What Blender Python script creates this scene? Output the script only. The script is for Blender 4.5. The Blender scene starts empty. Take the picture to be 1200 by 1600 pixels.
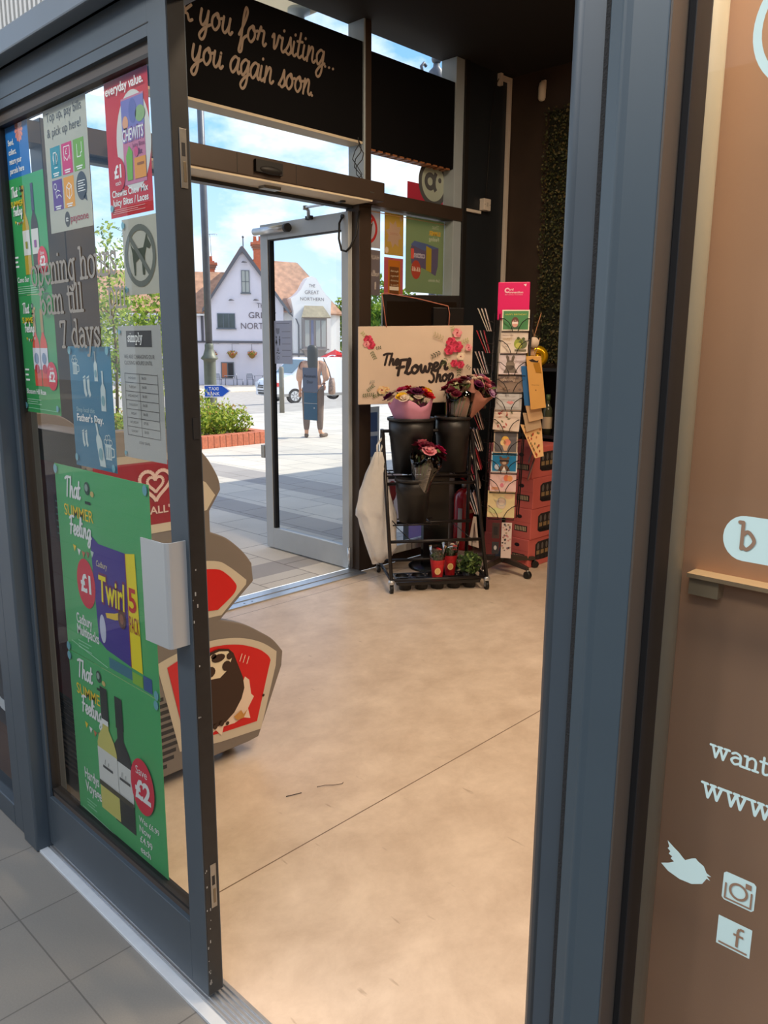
import bpy, math, random
from mathutils import Vector, Matrix
S = bpy.context.scene
COL = S.collection
# ---------------------------------------------------------------- camera
F_PX, YAW, PITCH, ROLL, CAM_H = 1250.36, -0.76753, 0.203585, 0.006746, 1.58
fw = Vector((math.sin(YAW)*math.cos(PITCH), math.cos(YAW)*math.cos(PITCH), -math.sin(PITCH)))
rt = Vector((math.cos(YAW), -math.sin(YAW), 0)); up = rt.cross(fw)
r2 = rt*math.cos(ROLL) + up*math.sin(ROLL); u2 = up*math.cos(ROLL) - rt*math.sin(ROLL)
cd = bpy.data.cameras.new('camera'); cam = bpy.data.objects.new('camera', cd); COL.objects.link(cam)
cd.sensor_fit = 'VERTICAL'; cd.sensor_height = 24.0; cd.lens = F_PX*24.0/1600.0
cd.clip_start = 0.05; cd.clip_end = 400
m3 = Matrix((r2, u2, -fw)).transposed()
cam.matrix_world = Matrix.Translation((0, 0, CAM_H)) @ m3.to_4x4()
S.camera = cam
# ---------------------------------------------------------------- view
vs = S.view_settings
S.display_settings.display_device = 'sRGB'
vs.view_transform = 'Standard'; vs.look = 'None'; vs.exposure = 0.55; vs.gamma = 1.0; vs.use_curve_mapping = False
S.cycles.use_denoising = True
S.cycles.max_bounces = 10; S.cycles.diffuse_bounces = 4; S.cycles.glossy_bounces = 4
S.cycles.transparent_max_bounces = 16; S.cycles.transmission_bounces = 6
S.cycles.caustics_reflective = False; S.cycles.caustics_refractive = False
S.cycles.sample_clamp_indirect = 6.0
# ---------------------------------------------------------------- sky
def lin(c):
    c = c/255.0
    return c/12.92 if c <= 0.04045 else ((c+0.055)/1.055)**2.4
def rgb(t): return (lin(t[0]), lin(t[1]), lin(t[2]), 1.0)
W = bpy.data.worlds.new('sky'); S.world = W; W.use_nodes = True
nt = W.node_tree; N = nt.nodes; L = nt.links; N.clear()
out = N.new('ShaderNodeOutputWorld'); bg = N.new('ShaderNodeBackground'); L.new(bg.outputs[0], out.inputs[0])
tc = N.new('ShaderNodeTexCoord'); sep = N.new('ShaderNodeSeparateXYZ'); L.new(tc.outputs['Generated'], sep.inputs[0])
grad = N.new('ShaderNodeValToRGB'); L.new(sep.outputs[2], grad.inputs[0])
e = grad.color_ramp.elements
e[0].position = 0.0; e[0].color = rgb((206, 226, 246)); e[1].position = 0.6; e[1].color = rgb((92, 146, 216))
k = e.new(0.25); k.color = rgb((136, 188, 238))
mp = N.new('ShaderNodeMapping'); mp.inputs['Scale'].default_value = (2.6, 2.6, 5.5); L.new(tc.outputs['Generated'], mp.inputs[0])
ns = N.new('ShaderNodeTexNoise'); ns.inputs['Scale'].default_value = 1.7; ns.inputs['Detail'].default_value = 9; ns.inputs['Roughness'].default_value = 0.58
L.new(mp.outputs[0], ns.inputs[0])
cr = N.new('ShaderNodeValToRGB'); cr.color_ramp.elements[0].position = 0.43; cr.color_ramp.elements[0].color = (0, 0, 0, 1)
cr.color_ramp.elements[1].position = 0.60; cr.color_ramp.elements[1].color = (1, 1, 1, 1); L.new(ns.outputs[0], cr.inputs[0])
mx = N.new('ShaderNodeMix'); mx.data_type = 'RGBA'; L.new(cr.outputs[0], mx.inputs[0]); L.new(grad.outputs[0], mx.inputs[6]); mx.inputs[7].default_value = rgb((250, 251, 252))
L.new(mx.outputs[2], bg.inputs[0]); bg.inputs[1].default_value = 1.05
# ---------------------------------------------------------------- lights
def sun(direction, strength, color, angle):
    d = bpy.data.lights.new('sun', 'SUN'); d.energy = strength; d.color = color; d.angle = angle
    o = bpy.data.objects.new('sun', d); COL.objects.link(o)
    o.rotation_euler = Vector(direction).to_track_quat('Z', 'Y').to_euler(); o.location = (-10, 10, 30)
sun((0.42, 0.60, 0.68), 3.7, (1.0, 0.93, 0.80), 0.01)
def area(name, loc, size, energy, color, rot=(0, 0, 0)):
    d = bpy.data.lights.new(name, 'AREA'); d.shape = 'RECTANGLE'; d.size = size[0]; d.size_y = size[1]; d.energy = energy; d.color = color
    o = bpy.data.objects.new(name, d); COL.objects.link(o); o.location = loc; o.rotation_euler = rot
WARM = (1.0, 0.76, 0.52)
area('ceiling_lamp', (-0.5, 1.9, 3.56), (1.2, 0.3), 36, WARM)
area('ceiling_lamp', (0.6, 3.6, 3.56), (1.2, 0.3), 48, WARM)
area('ceiling_lamp', (-2.2, 3.3, 3.56), (1.2, 0.3), 40, WARM)
area('poster_fill', (-2.6, -1.6, 3.9), (3.0, 0.5), 58, (1.0, 0.96, 0.9), (0.75, 0, 0))  # added fill light behind the camera, brightens the door posters
area('poster_fill', (1.2, -1.6, 3.9), (3.0, 0.5), 40, (1.0, 0.96, 0.9), (0.75, 0, 0))  # second added fill light for the shop front
area('display_lamp', (-0.15, 1.03, 2.75), (0.8, 0.08), 27, (1.0, 0.80, 0.58))
# ---------------------------------------------------------------- materials
MATS = {}
def mat(name, col, rough=0.6, metal=0.0, var=0.0, scale=20.0, bump=0.0, spec=0.5, trans=0.0, coat=0.0):
    if name in MATS: return MATS[name]
    m = bpy.data.materials.new(name); m.use_nodes = True; t = m.node_tree; b = t.nodes['Principled BSDF']
    c = rgb(col); b.inputs['Base Color'].default_value = c; b.inputs['Roughness'].default_value = rough; b.inputs['Metallic'].default_value = metal
    b.inputs['Specular IOR Level'].default_value = spec; b.inputs['Coat Weight'].default_value = coat
    if var or bump:
        co = t.nodes.new('ShaderNodeTexCoord'); n = t.nodes.new('ShaderNodeTexNoise'); n.inputs['Scale'].default_value = scale; n.inputs['Detail'].default_value = 6
        t.links.new(co.outputs['Object'], n.inputs[0])
        if var:
            r = t.nodes.new('ShaderNodeValToRGB'); r.color_ramp.elements[0].position = 0.3; r.color_ramp.elements[1].position = 0.7
            r.color_ramp.elements[0].color = tuple(v*(1-var) for v in c[:3])+(1,); r.color_ramp.elements[1].color = tuple(min(1, v*(1+var)) for v in c[:3])+(1,)
            t.links.new(n.outputs[0], r.inputs[0]); t.links.new(r.outputs[0], b.inputs['Base Color'])
        if bump:
            bp = t.nodes.new('ShaderNodeBump'); bp.inputs['Strength'].default_value = bump; bp.inputs['Distance'].default_value = 0.01
            t.links.new(n.outputs[0], bp.inputs['Height']); t.links.new(bp.outputs[0], b.inputs['Normal'])
    if trans:
        o = t.nodes['Material Output']; tr = t.nodes.new('ShaderNodeBsdfTranslucent'); tr.inputs[0].default_value = c
        mix = t.nodes.new('ShaderNodeMixShader'); mix.inputs[0].default_value = trans
        t.links.new(b.outputs[0], mix.inputs[1]); t.links.new(tr.outputs[0], mix.inputs[2]); t.links.new(mix.outputs[0], o.inputs[0])
    MATS[name] = m; return m
def C(r, g, b, **k):
    """plain printed or painted colour"""
    return mat('print_%d_%d_%d' % (r, g, b) + ''.join('_%s%s' % (a, v) for a, v in sorted(k.items())), (r, g, b), **({'rough': 0.5} | k))
def glass(name, tint, refl=1.0):
    m = bpy.data.materials.new(name); m.use_nodes = True; t = m.node_tree; t.nodes.clear()
    o = t.nodes.new('ShaderNodeOutputMaterial'); tr = t.nodes.new('ShaderNodeBsdfTransparent'); gl = t.nodes.new('ShaderNodeBsdfGlossy')
    tr.inputs[0].default_value = tint+(1,); gl.inputs['Roughness'].default_value = 0.0; gl.inputs[0].default_value = (1, 1, 1, 1)
    fr = t.nodes.new('ShaderNodeFresnel'); fr.inputs[0].default_value = 1.45; ml = t.nodes.new('ShaderNodeMath'); ml.operation = 'MULTIPLY'; ml.inputs[1].default_value = refl
    mx = t.nodes.new('ShaderNodeMixShader'); t.links.new(fr.outputs[0], ml.inputs[0]); t.links.new(ml.outputs[0], mx.inputs[0])
    t.links.new(tr.outputs[0], mx.inputs[1]); t.links.new(gl.outputs[0], mx.inputs[2]); t.links.new(mx.outputs[0], o.inputs[0])
    return m
GLASS = glass('window_glass', (0.96, 0.975, 0.97), 0.55); DGLASS = glass('door_glass', (0.93, 0.95, 0.95), 1.1); CLEAR = glass('clear_film', (0.93, 0.93, 0.93), 2.0)
# ---------------------------------------------------------------- mesh building
class B:
    def __init__(s): s.v = []; s.f = []; s.k = []; s.mats = []; s.sm = []
    def mi(s, m):
        if m not in s.mats: s.mats.append(m)
        return s.mats.index(m)
    def face(s, pts, m, smooth=False):
        n = len(s.v); s.v += [Vector(p) for p in pts]; s.f.append(tuple(range(n, n+len(pts)))); s.k.append(s.mi(m)); s.sm.append(smooth)
    def grid(s, rows, m, close=False, smooth=True, caps=False):
        n = len(s.v); c = len(rows[0])
        for r in rows: s.v += [Vector(p) for p in r]
        k = s.mi(m)
        for i in range(len(rows)-1):
            for j in range(c if close else c-1):
                a = n+i*c+j; b = n+i*c+(j+1) % c
                s.f.append((a, b, b+c, a+c)); s.k.append(k); s.sm.append(smooth)
        if caps:
            s.f.append(tuple(range(n+c-1, n-1, -1))); s.k.append(k); s.sm.append(False)
            q = n+(len(rows)-1)*c; s.f.append(tuple(range(q, q+c))); s.k.append(k); s.sm.append(False)
        return s
    def obox(s, c, ax, ay, az, m):
        """box from centre and three half vectors"""
        c, ax, ay, az = Vector(c), Vector(ax), Vector(ay), Vector(az); n = len(s.v)
        for z in (-1, 1):
            for y in (-1, 1):
                for x in (-1, 1): s.v.append(c+ax*x+ay*y+az*z)
        for q in ((0, 2, 3, 1), (4, 5, 7, 6), (0, 1, 5, 4), (2, 6, 7, 3), (0, 4, 6, 2), (1, 3, 7, 5)):
            s.f.append(tuple(n+i for i in q)); s.k.append(s.mi(m)); s.sm.append(False)
        return s
    def box(s, x0, x1, y0, y1, z0, z1, m):
        return s.obox(((x0+x1)/2, (y0+y1)/2, (z0+z1)/2), ((x1-x0)/2, 0, 0), (0, (y1-y0)/2, 0), (0, 0, (z1-z0)/2), m)
    def cyl(s, p0, p1, r0, m, r1=None, seg=16, caps=True, smooth=True):
        return s.tube([p0, p1], [r0, r0 if r1 is None else r1], m, seg, caps, smooth)
    def tube(s, path, r, m, seg=8, caps=True, smooth=True):
        path = [Vector(p) for p in path]; rows = []
        rr = r if isinstance(r, (list, tuple)) else [r]*len(path)
        ref = None
        for i, p in enumerate(path):
            d = (path[min(i+1, len(path)-1)]-path[max(i-1, 0)]).normalized()
            if ref is None or abs(ref.dot(d)) > 0.98: ref = Vector((0, 0, 1)) if abs(d.z) < 0.9 else Vector((1, 0, 0))
            a = (ref-d*ref.dot(d)).normalized(); b = d.cross(a); ref = a
            rows.append([p+(a*math.cos(t)+b*math.sin(t))*rr[i] for t in [2*math.pi*j/seg for j in range(seg)]])
        return s.grid(rows, m, True, smooth, caps)
    def lathe(s, prof, c, m, seg=24, axis=(0, 0, 1), smooth=True, caps=True):
        ax = Vector(axis).normalized(); a = (Vector((1, 0, 0)) if abs(ax.x) < 0.9 else Vector((0, 1, 0))); a = (a-ax*a.dot(ax)).normalized(); b = ax.cross(a); c = Vector(c)
        rows = [[c+ax*z+(a*math.cos(t)+b*math.sin(t))*r for t in [2*math.pi*j/seg for j in range(seg)]] for r, z in prof]
        return s.grid(rows, m, True, smooth, caps)
    def ball(s, c, r, m, seg=12, rings=8):
        c = Vector(c); r = r if isinstance(r, (tuple, list)) else (r, r, r); rows = []
        for i in range(rings+1):
            p = math.pi*(i/rings); p = max(0.02, min(math.pi-0.02, p))
            rows.append([c+Vector((r[0]*math.sin(p)*math.cos(t), r[1]*math.sin(p)*math.sin(t), -r[2]*math.cos(p))) for t in [2*math.pi*j/seg for j in range(seg)]])
        return s.grid(rows, m, True, True, True)
    def prism(s, poly, O, U, V, D, m, side=None):
        """extrude the outline poly (u,v) by vector D"""
        O, U, V, D = Vector(O), Vector(U), Vector(V), Vector(D)
        a = [O+U*u+V*v for u, v in poly]; b = [p+D for p in a]; n = len(a)
        s.face(a[::-1], m); s.face(b, m)
        for i in range(n): s.face([a[i], a[(i+1) % n], b[(i+1) % n], b[i]], side or m)
        return s
    def build(s, name, parent=None, loc=None, bevel=0.0, seg=2):
        if loc is None:
            if parent is not None: loc = Vector(parent.location) if parent.parent is None else Vector(parent['base'])
            else:
                xs = [p.x for p in s.v]; ys = [p.y for p in s.v]; zs = [p.z for p in s.v]
                loc = Vector(((min(xs)+max(xs))/2, (min(ys)+max(ys))/2, min(zs)))
        loc = Vector(loc)
        me = bpy.data.meshes.new(name); me.from_pydata([p-loc for p in s.v], [], s.f)
        for m in s.mats: me.materials.append(m)
        me.polygons.foreach_set('material_index', s.k); me.polygons.foreach_set('use_smooth', s.sm); me.update()
        o = bpy.data.objects.new(name, me); COL.objects.link(o); o.location = loc
        o['base'] = tuple(loc)
        if parent is not None:
            o.parent = parent; pb = Vector(parent['base']); o.location = loc-pb
        if bevel:
            md = o.modifiers.new('bevel', 'BEVEL'); md.width = bevel; md.segments = seg; md.limit_method = 'ANGLE'; md.angle_limit = 0.6
            o.modifiers.new('weld', 'WELD').merge_threshold = 0.00005
            o.modifiers.move(1, 0)
        return o
def thing(name, label, cat, loc=(0, 0, 0), group=None):
    o = bpy.data.objects.new(name, None); COL.objects.link(o); o.location = loc; o['base'] = tuple(loc); o.empty_display_size = 0.05
    return tag(o, label, cat, group)
def tag(o, label, cat, group=None, kind=None):
    if label: o['label'] = label
    if cat: o['category'] = cat
    if group: o['group'] = group
    if kind: o['kind'] = kind
    return o
def struct(o, label=None, cat=None):
    o['kind'] = 'structure'
    return tag(o, label, cat)
def copy_tree(o, parent=None, loc=None):
    c = o.copy(); COL.objects.link(c); c.parent = parent
    if loc is not None: c.location = loc; c['base'] = tuple(loc)
    for ch in o.children: copy_tree(ch, c)
    return c
# ---------------------------------------------------------------- lettering
_tc = {}
def text_geo(s, bold=0.0, shear=0.0):
    key = (s, bold, shear)
    if key in _tc: return _tc[key]
    cu = bpy.data.curves.new('t', 'FONT'); cu.body = s; cu.size = 1.0; cu.offset = bold; cu.shear = shear; cu.resolution_u = 3; cu.fill_mode = 'FRONT'
    o = bpy.data.objects.new('t', cu); COL.objects.link(o)
    dg = bpy.context.evaluated_depsgraph_get(); me = bpy.data.meshes.new_from_object(o.evaluated_get(dg))
    r = ([(v.co.x, v.co.y) for v in me.vertices], [tuple(p.vertices) for p in me.polygons])
    bpy.data.objects.remove(o); bpy.data.curves.remove(cu); bpy.data.meshes.remove(me)
    _tc[key] = r; return r
# single-stroke letters; 'c' strokes are smoothed, 'l' strokes are straight
SCRIPT = {
'a': (1.02, ['c', (.85,.85),(.5,1.0),(.14,.65),(.12,.25),(.38,.02),(.7,.4),(.86,.95),(.8,.3),(.95,.02),(1.1,.2)]),
'e': (.78, ['c', (.0,.3),(.5,.55),(.62,.85),(.38,1.0),(.12,.6),(.16,.15),(.45,.0),(.82,.3)]),
'f': (.72, ['c', (.0,.2),(.45,1.1),(.62,1.7),(.45,1.95),(.3,1.4),(.22,.0),(.1,-.75),(.35,-.7),(.42,.0),(.75,.3)]),
'g': (1.0, ['c', (.85,.85),(.5,1.0),(.12,.6),(.3,.02),(.65,.35),(.86,.95)], ['c', (.86,.95),(.76,-.4),(.45,-.8),(.2,-.55),(.55,-.1),(1.05,.2)]),
'h': (1.0, ['l', (.12,.0),(.36,1.9)], ['c', (.16,.3),(.48,.95),(.7,.88),(.68,.2),(.85,.02),(1.05,.2)]),
'i': (.48, ['c', (.15,.92),(.1,.25),(.28,.02),(.5,.2)], ['l', (.2,1.35),(.24,1.4)]),
'k': (.95, ['l', (.12,.0),(.4,1.9)], ['c', (.8,.95),(.25,.45),(.55,.4),(.75,.05),(1.0,.15)]),
'l': (.58, ['c', (.0,.2),(.42,1.2),(.5,1.8),(.34,1.88),(.2,1.2),(.16,.25),(.35,.02),(.6,.2)]),
'n': (1.0, ['l', (.18,.98),(.1,.0)], ['c', (.14,.35),(.45,.96),(.66,.85),(.64,.2),(.82,.02),(1.02,.2)]),
'o': (.98, ['c', (.5,1.0),(.16,.7),(.14,.25),(.45,.0),(.76,.4),(.62,.92),(.5,.98),(.62,.72),(1.0,.8)]),
'p': (.95, ['l', (.22,.95),(.06,-.8)], ['c', (.14,.3),(.5,1.0),(.76,.62),(.5,.05),(.18,.2)]),
'r': (.85, ['c', (.05,.3),(.28,1.1),(.36,.9),(.64,.88),(.6,.2),(.75,.02),(.92,.2)]),
's': (.7, ['c', (.0,.1),(.3,.6),(.46,1.1),(.5,.75),(.62,.3),(.4,.0),(.12,.12)], ['l', (.5,.1),(.75,.2)]),
't': (.6, ['c', (.3,1.6),(.16,.3),(.34,.02),(.6,.2)], ['l', (.0,1.02),(.55,1.08)]),
'u': (1.0, ['c', (.14,.95),(.1,.25),(.34,.02),(.62,.4),(.72,.95)], ['c', (.72,.95),(.66,.2),(.82,.02),(1.0,.2)]),
'v': (.9, ['c', (.0,.75),(.18,.95),(.26,.1),(.5,.35),(.66,.95),(.92,.85)]),
'w': (1.25, ['c', (.1,.95),(.12,.2),(.35,.02),(.55,.7),(.6,.15),(.85,.02),(1.02,.7),(.98,.98),(1.25,.85)]),
'y': (1.0, ['c', (.14,.95),(.1,.3),(.34,.04),(.62,.4),(.74,.95)], ['c', (.74,.95),(.62,-.4),(.35,-.8),(.12,-.55),(.5,-.1),(1.0,.2)]),
'T': (1.05, ['c', (.0,1.65),(.5,1.85),(1.15,1.85)], ['l', (.62,1.8),(.4,.0)]),
'F': (1.0, ['c', (.0,1.6),(.5,1.85),(1.15,1.85)], ['l', (.5,1.8),(.25,.0)], ['l', (.1,.95),(.85,1.0)]),
'S': (1.0, ['c', (.92,1.6),(.6,1.9),(.25,1.5),(.62,1.0),(.72,.4),(.35,.0),(.0,.25)]),
'.': (.45, ['l', (.12,.02),(.17,.05)])}
SLAB = {
'a': (.95, ['c', (.15,.85),(.4,1.0),(.7,.8),(.72,.2)], ['l', (.72,.3),(.74,.0),(.95,.0)], ['c', (.72,.58),(.35,.58),(.12,.3),(.35,.0),(.72,.2)]),
'b': (1.0, ['l', (.0,1.5),(.2,1.5),(.2,.0)], ['c', (.2,.75),(.5,1.0),(.86,.5),(.5,.0),(.2,.2)]),
'd': (1.0, ['l', (.55,1.5),(.76,1.5),(.76,.0),(.96,.0)], ['c', (.76,.78),(.45,1.0),(.1,.5),(.45,.0),(.76,.22)]),
'e': (.95, ['l', (.14,.52),(.84,.52)], ['c', (.84,.52),(.75,.9),(.48,1.0),(.12,.5),(.5,.0),(.86,.2)]),
'g': (.98, ['l', (.95,1.0),(.74,1.0)], ['c', (.74,1.0),(.76,.0),(.66,-.4),(.4,-.5),(.12,-.35)], ['c', (.74,.78),(.45,1.0),(.1,.5),(.45,.02),(.74,.25)]),
'h': (1.0, ['l', (.0,1.5),(.2,1.5),(.2,.0)], ['l', (.02,.0),(.4,.0)], ['c', (.2,.7),(.48,1.0),(.74,.8),(.74,.02)], ['l', (.58,.0),(.94,.0)]),
'i': (.5, ['l', (.02,1.0),(.22,1.0),(.22,.0)], ['l', (.02,.0),(.44,.0)], ['l', (.21,1.38),(.22,1.42)]),
'l': (.5, ['l', (.02,1.5),(.22,1.5),(.22,.0)], ['l', (.02,.0),(.44,.0)]),
'm': (1.5, ['l', (.0,1.0),(.2,1.0),(.2,.0)], ['l', (.02,.0),(.38,.0)], ['c', (.2,.7),(.46,1.0),(.7,.8),(.7,.02)], ['l', (.56,.0),(.86,.0)], ['c', (.7,.7),(.98,1.0),(1.22,.8),(1.22,.02)], ['l', (1.08,.0),(1.42,.0)]),
'n': (1.0, ['l', (.0,1.0),(.2,1.0),(.2,.0)], ['l', (.02,.0),(.4,.0)], ['c', (.2,.7),(.48,1.0),(.74,.8),(.74,.02)], ['l', (.58,.0),(.94,.0)]),
'o': (.98, ['c', (.48,1.0),(.2,.86),(.1,.5),(.2,.14),(.48,.0),(.76,.14),(.86,.5),(.76,.86),(.48,1.0)]),
'p': (1.0, ['l', (.0,1.0),(.2,1.0),(.2,-.5)], ['l', (.0,-.5),(.42,-.5)], ['c', (.2,.78),(.52,1.0),(.88,.5),(.52,.0),(.2,.22)]),
'r': (.78, ['l', (.0,1.0),(.2,1.0),(.2,.0)], ['l', (.0,.0),(.44,.0)], ['c', (.2,.6),(.42,.96),(.68,.95)], ['l', (.68,.98),(.68,.72)]),
's': (.8, ['c', (.66,.8),(.4,1.0),(.12,.78),(.38,.52),(.68,.26),(.4,.0),(.1,.2)], ['l', (.67,1.0),(.67,.72)], ['l', (.09,.0),(.09,.28)]),
't': (.62, ['c', (.24,1.4),(.24,.2),(.38,.0),(.58,.1)], ['l', (.02,1.0),(.52,1.0)]),
'u': (1.0, ['c', (.2,1.0),(.2,.25),(.42,.0),(.74,.3)], ['l', (.0,1.0),(.2,1.0)], ['l', (.56,1.0),(.74,1.0),(.74,.0),(.94,.0)]),
'w': (1.35, ['l', (.16,1.0),(.4,.0),(.66,1.0),(.92,.0),(1.16,1.0)], ['l', (.0,1.0),(.34,1.0)], ['l', (.98,1.0),(1.32,1.0)], ['l', (.52,1.0),(.8,1.0)]),
'y': (1.0, ['l', (.14,1.0),(.46,.05)], ['l', (.8,1.0),(.3,-.5),(.08,-.5)], ['l', (.0,1.0),(.32,1.0)], ['l', (.62,1.0),(.96,1.0)]),
'6': (1.0, ['c', (.75,1.4),(.4,1.45),(.14,.9),(.12,.4),(.46,.0),(.82,.4),(.46,.8),(.14,.45)]),
'7': (.9, ['l', (.1,1.2),(.1,1.45),(.8,1.45),(.38,.0)], ['l', (.2,.0),(.58,.0)]),
'.': (.4, ['l', (.15,.03),(.2,.05)])}
def smooth_path(p, n=6):
    q = [p[0]]+list(p)+[p[-1]]; r = []
    for i in range(1, len(q)-2):
        for j in range(n):
            t = j/n; a, b, c, d = q[i-1], q[i], q[i+1], q[i+2]
            r.append(tuple(0.5*(2*b[x]+(c[x]-a[x])*t+(2*a[x]-5*b[x]+4*c[x]-d[x])*t*t+(3*b[x]-a[x]-3*c[x]+d[x])*t**3) for x in (0, 1)))
    return r+[p[-1]]
_cnt = [0]
class Flat:
    """printed sheet: shapes in (u,v) metres stacked in thin layers on a plane"""
    def __init__(s, O, U, V, Nn, eps=0.0005):
        s.b = B(); s.O, s.U, s.V, s.N, s.e = Vector(O), Vector(U).normalized(), Vector(V).normalized(), Vector(Nn).normalized(), eps
    def P(s, u, v, l): return s.O+s.U*u+s.V*v+s.N*(l*s.e)
    def sheet(s, w, h, m, t=0.0008, u=0, v=0):
        s.b.obox(s.P(u+w/2, v+h/2, 0)-s.N*t/2, s.U*w/2, s.V*h/2, s.N*t/2, m); return s
    def poly(s, pts, m, l=1): s.b.face([s.P(u, v, l) for u, v in pts], m); return s
    def rect(s, u0, v0, u1, v1, m, l=1): return s.poly([(u0, v0), (u1, v0), (u1, v1), (u0, v1)], m, l)
    def ell(s, cu, cv, ru, rv=None, m=None, l=1, n=28):
        rv = ru if rv is None else rv
        return s.poly([(cu+ru*math.cos(2*math.pi*i/n), cv+rv*math.sin(2*math.pi*i/n)) for i in range(n)], m, l)
    def ring(s, cu, cv, r, w, m, l=1, n=36):
        for i in range(n):
            a, b = 2*math.pi*i/n, 2*math.pi*(i+1)/n
            s.poly([(cu+r*math.cos(a), cv+r*math.sin(a)), (cu+r*math.cos(b), cv+r*math.sin(b)), (cu+(r-w)*math.cos(b), cv+(r-w)*math.sin(b)), (cu+(r-w)*math.cos(a), cv+(r-w)*math.sin(a))], m, l)
        return s
    def line(s, pts, w, m, l=1, caps=True):
        for i in range(len(pts)-1):
            (x0, y0), (x1, y1) = pts[i], pts[i+1]; d = math.hypot(x1-x0, y1-y0)
            if d < 1e-9: continue
            nx, ny = -(y1-y0)/d*w/2, (x1-x0)/d*w/2; _cnt[0] = (_cnt[0]+1) % 41
            s.poly([(x0+nx, y0+ny), (x0-nx, y0-ny), (x1-nx, y1-ny), (x1+nx, y1+ny)], m, l+.006*_cnt[0])
        if caps:
            for i, (x, y) in enumerate(pts): s.ell(x, y, w/2, w/2, m, l+.006*((_cnt[0]+i*7) % 43)+.003, 8)
        return s
    def text(s, t, u, v, m, h=None, w=None, l=2, align='L', bold=0.0, shear=0.0):
        vs_, fs = text_geo(t, bold, shear)
        if not vs_: return s
        x0 = min(p[0] for p in vs_); x1 = max(p[0] for p in vs_); y0 = 0.0; y1 = 0.72
        sx = sy = (h/(y1-y0)) if h else 1.0
        if w: sx = w/(x1-x0); sy = sy if h else sx
        wd = (x1-x0)*sx; off = {'L': 0, 'C': -wd/2, 'R': -wd}[align]
        n = len(s.b.v); s.b.v += [s.P(u+off+(x-x0)*sx, v+(y-y0)*sy, l) for x, y in vs_]
        for f in fs: s.b.f.append(tuple(n+i for i in f)); s.b.k.append(s.b.mi(m)); s.b.sm.append(False)
        return s
    def strokes(s, font, t, u, v, xh, w, m, l=2, slant=0.0, gap=0.0, rot=0.0, sx=1.0, width=None):
        if width: sx = width/xh/sum(0.62 if ch == ' ' else font[ch][0]+gap for ch in t)
        x = 0.0; cr, sr = math.cos(rot), math.sin(rot)
        for ch in t:
            if ch == ' ': x += 0.62; continue
            adv, *sts = font[ch]
            for st in sts:
                p = st[1:]; p = smooth_path(p) if st[0] == 'c' and len(p) > 2 else list(p)
                q = [((x+a)*sx*xh+b*xh*slant, b*xh) for a, b in p]
                s.line([(u+a*cr-b*sr, v+a*sr+b*cr) for a, b in q], w, m, l)
            x += adv+gap
        return x*sx*xh
    def build(s, name, parent=None, **k): return s.b.build(name, parent, loc=k.get('loc', s.O if parent is None else None))
def gridwave(O, U, V, Nn, w, h, m, amp, seed=0, nx=10, ny=10, t=0):
    pass
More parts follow.
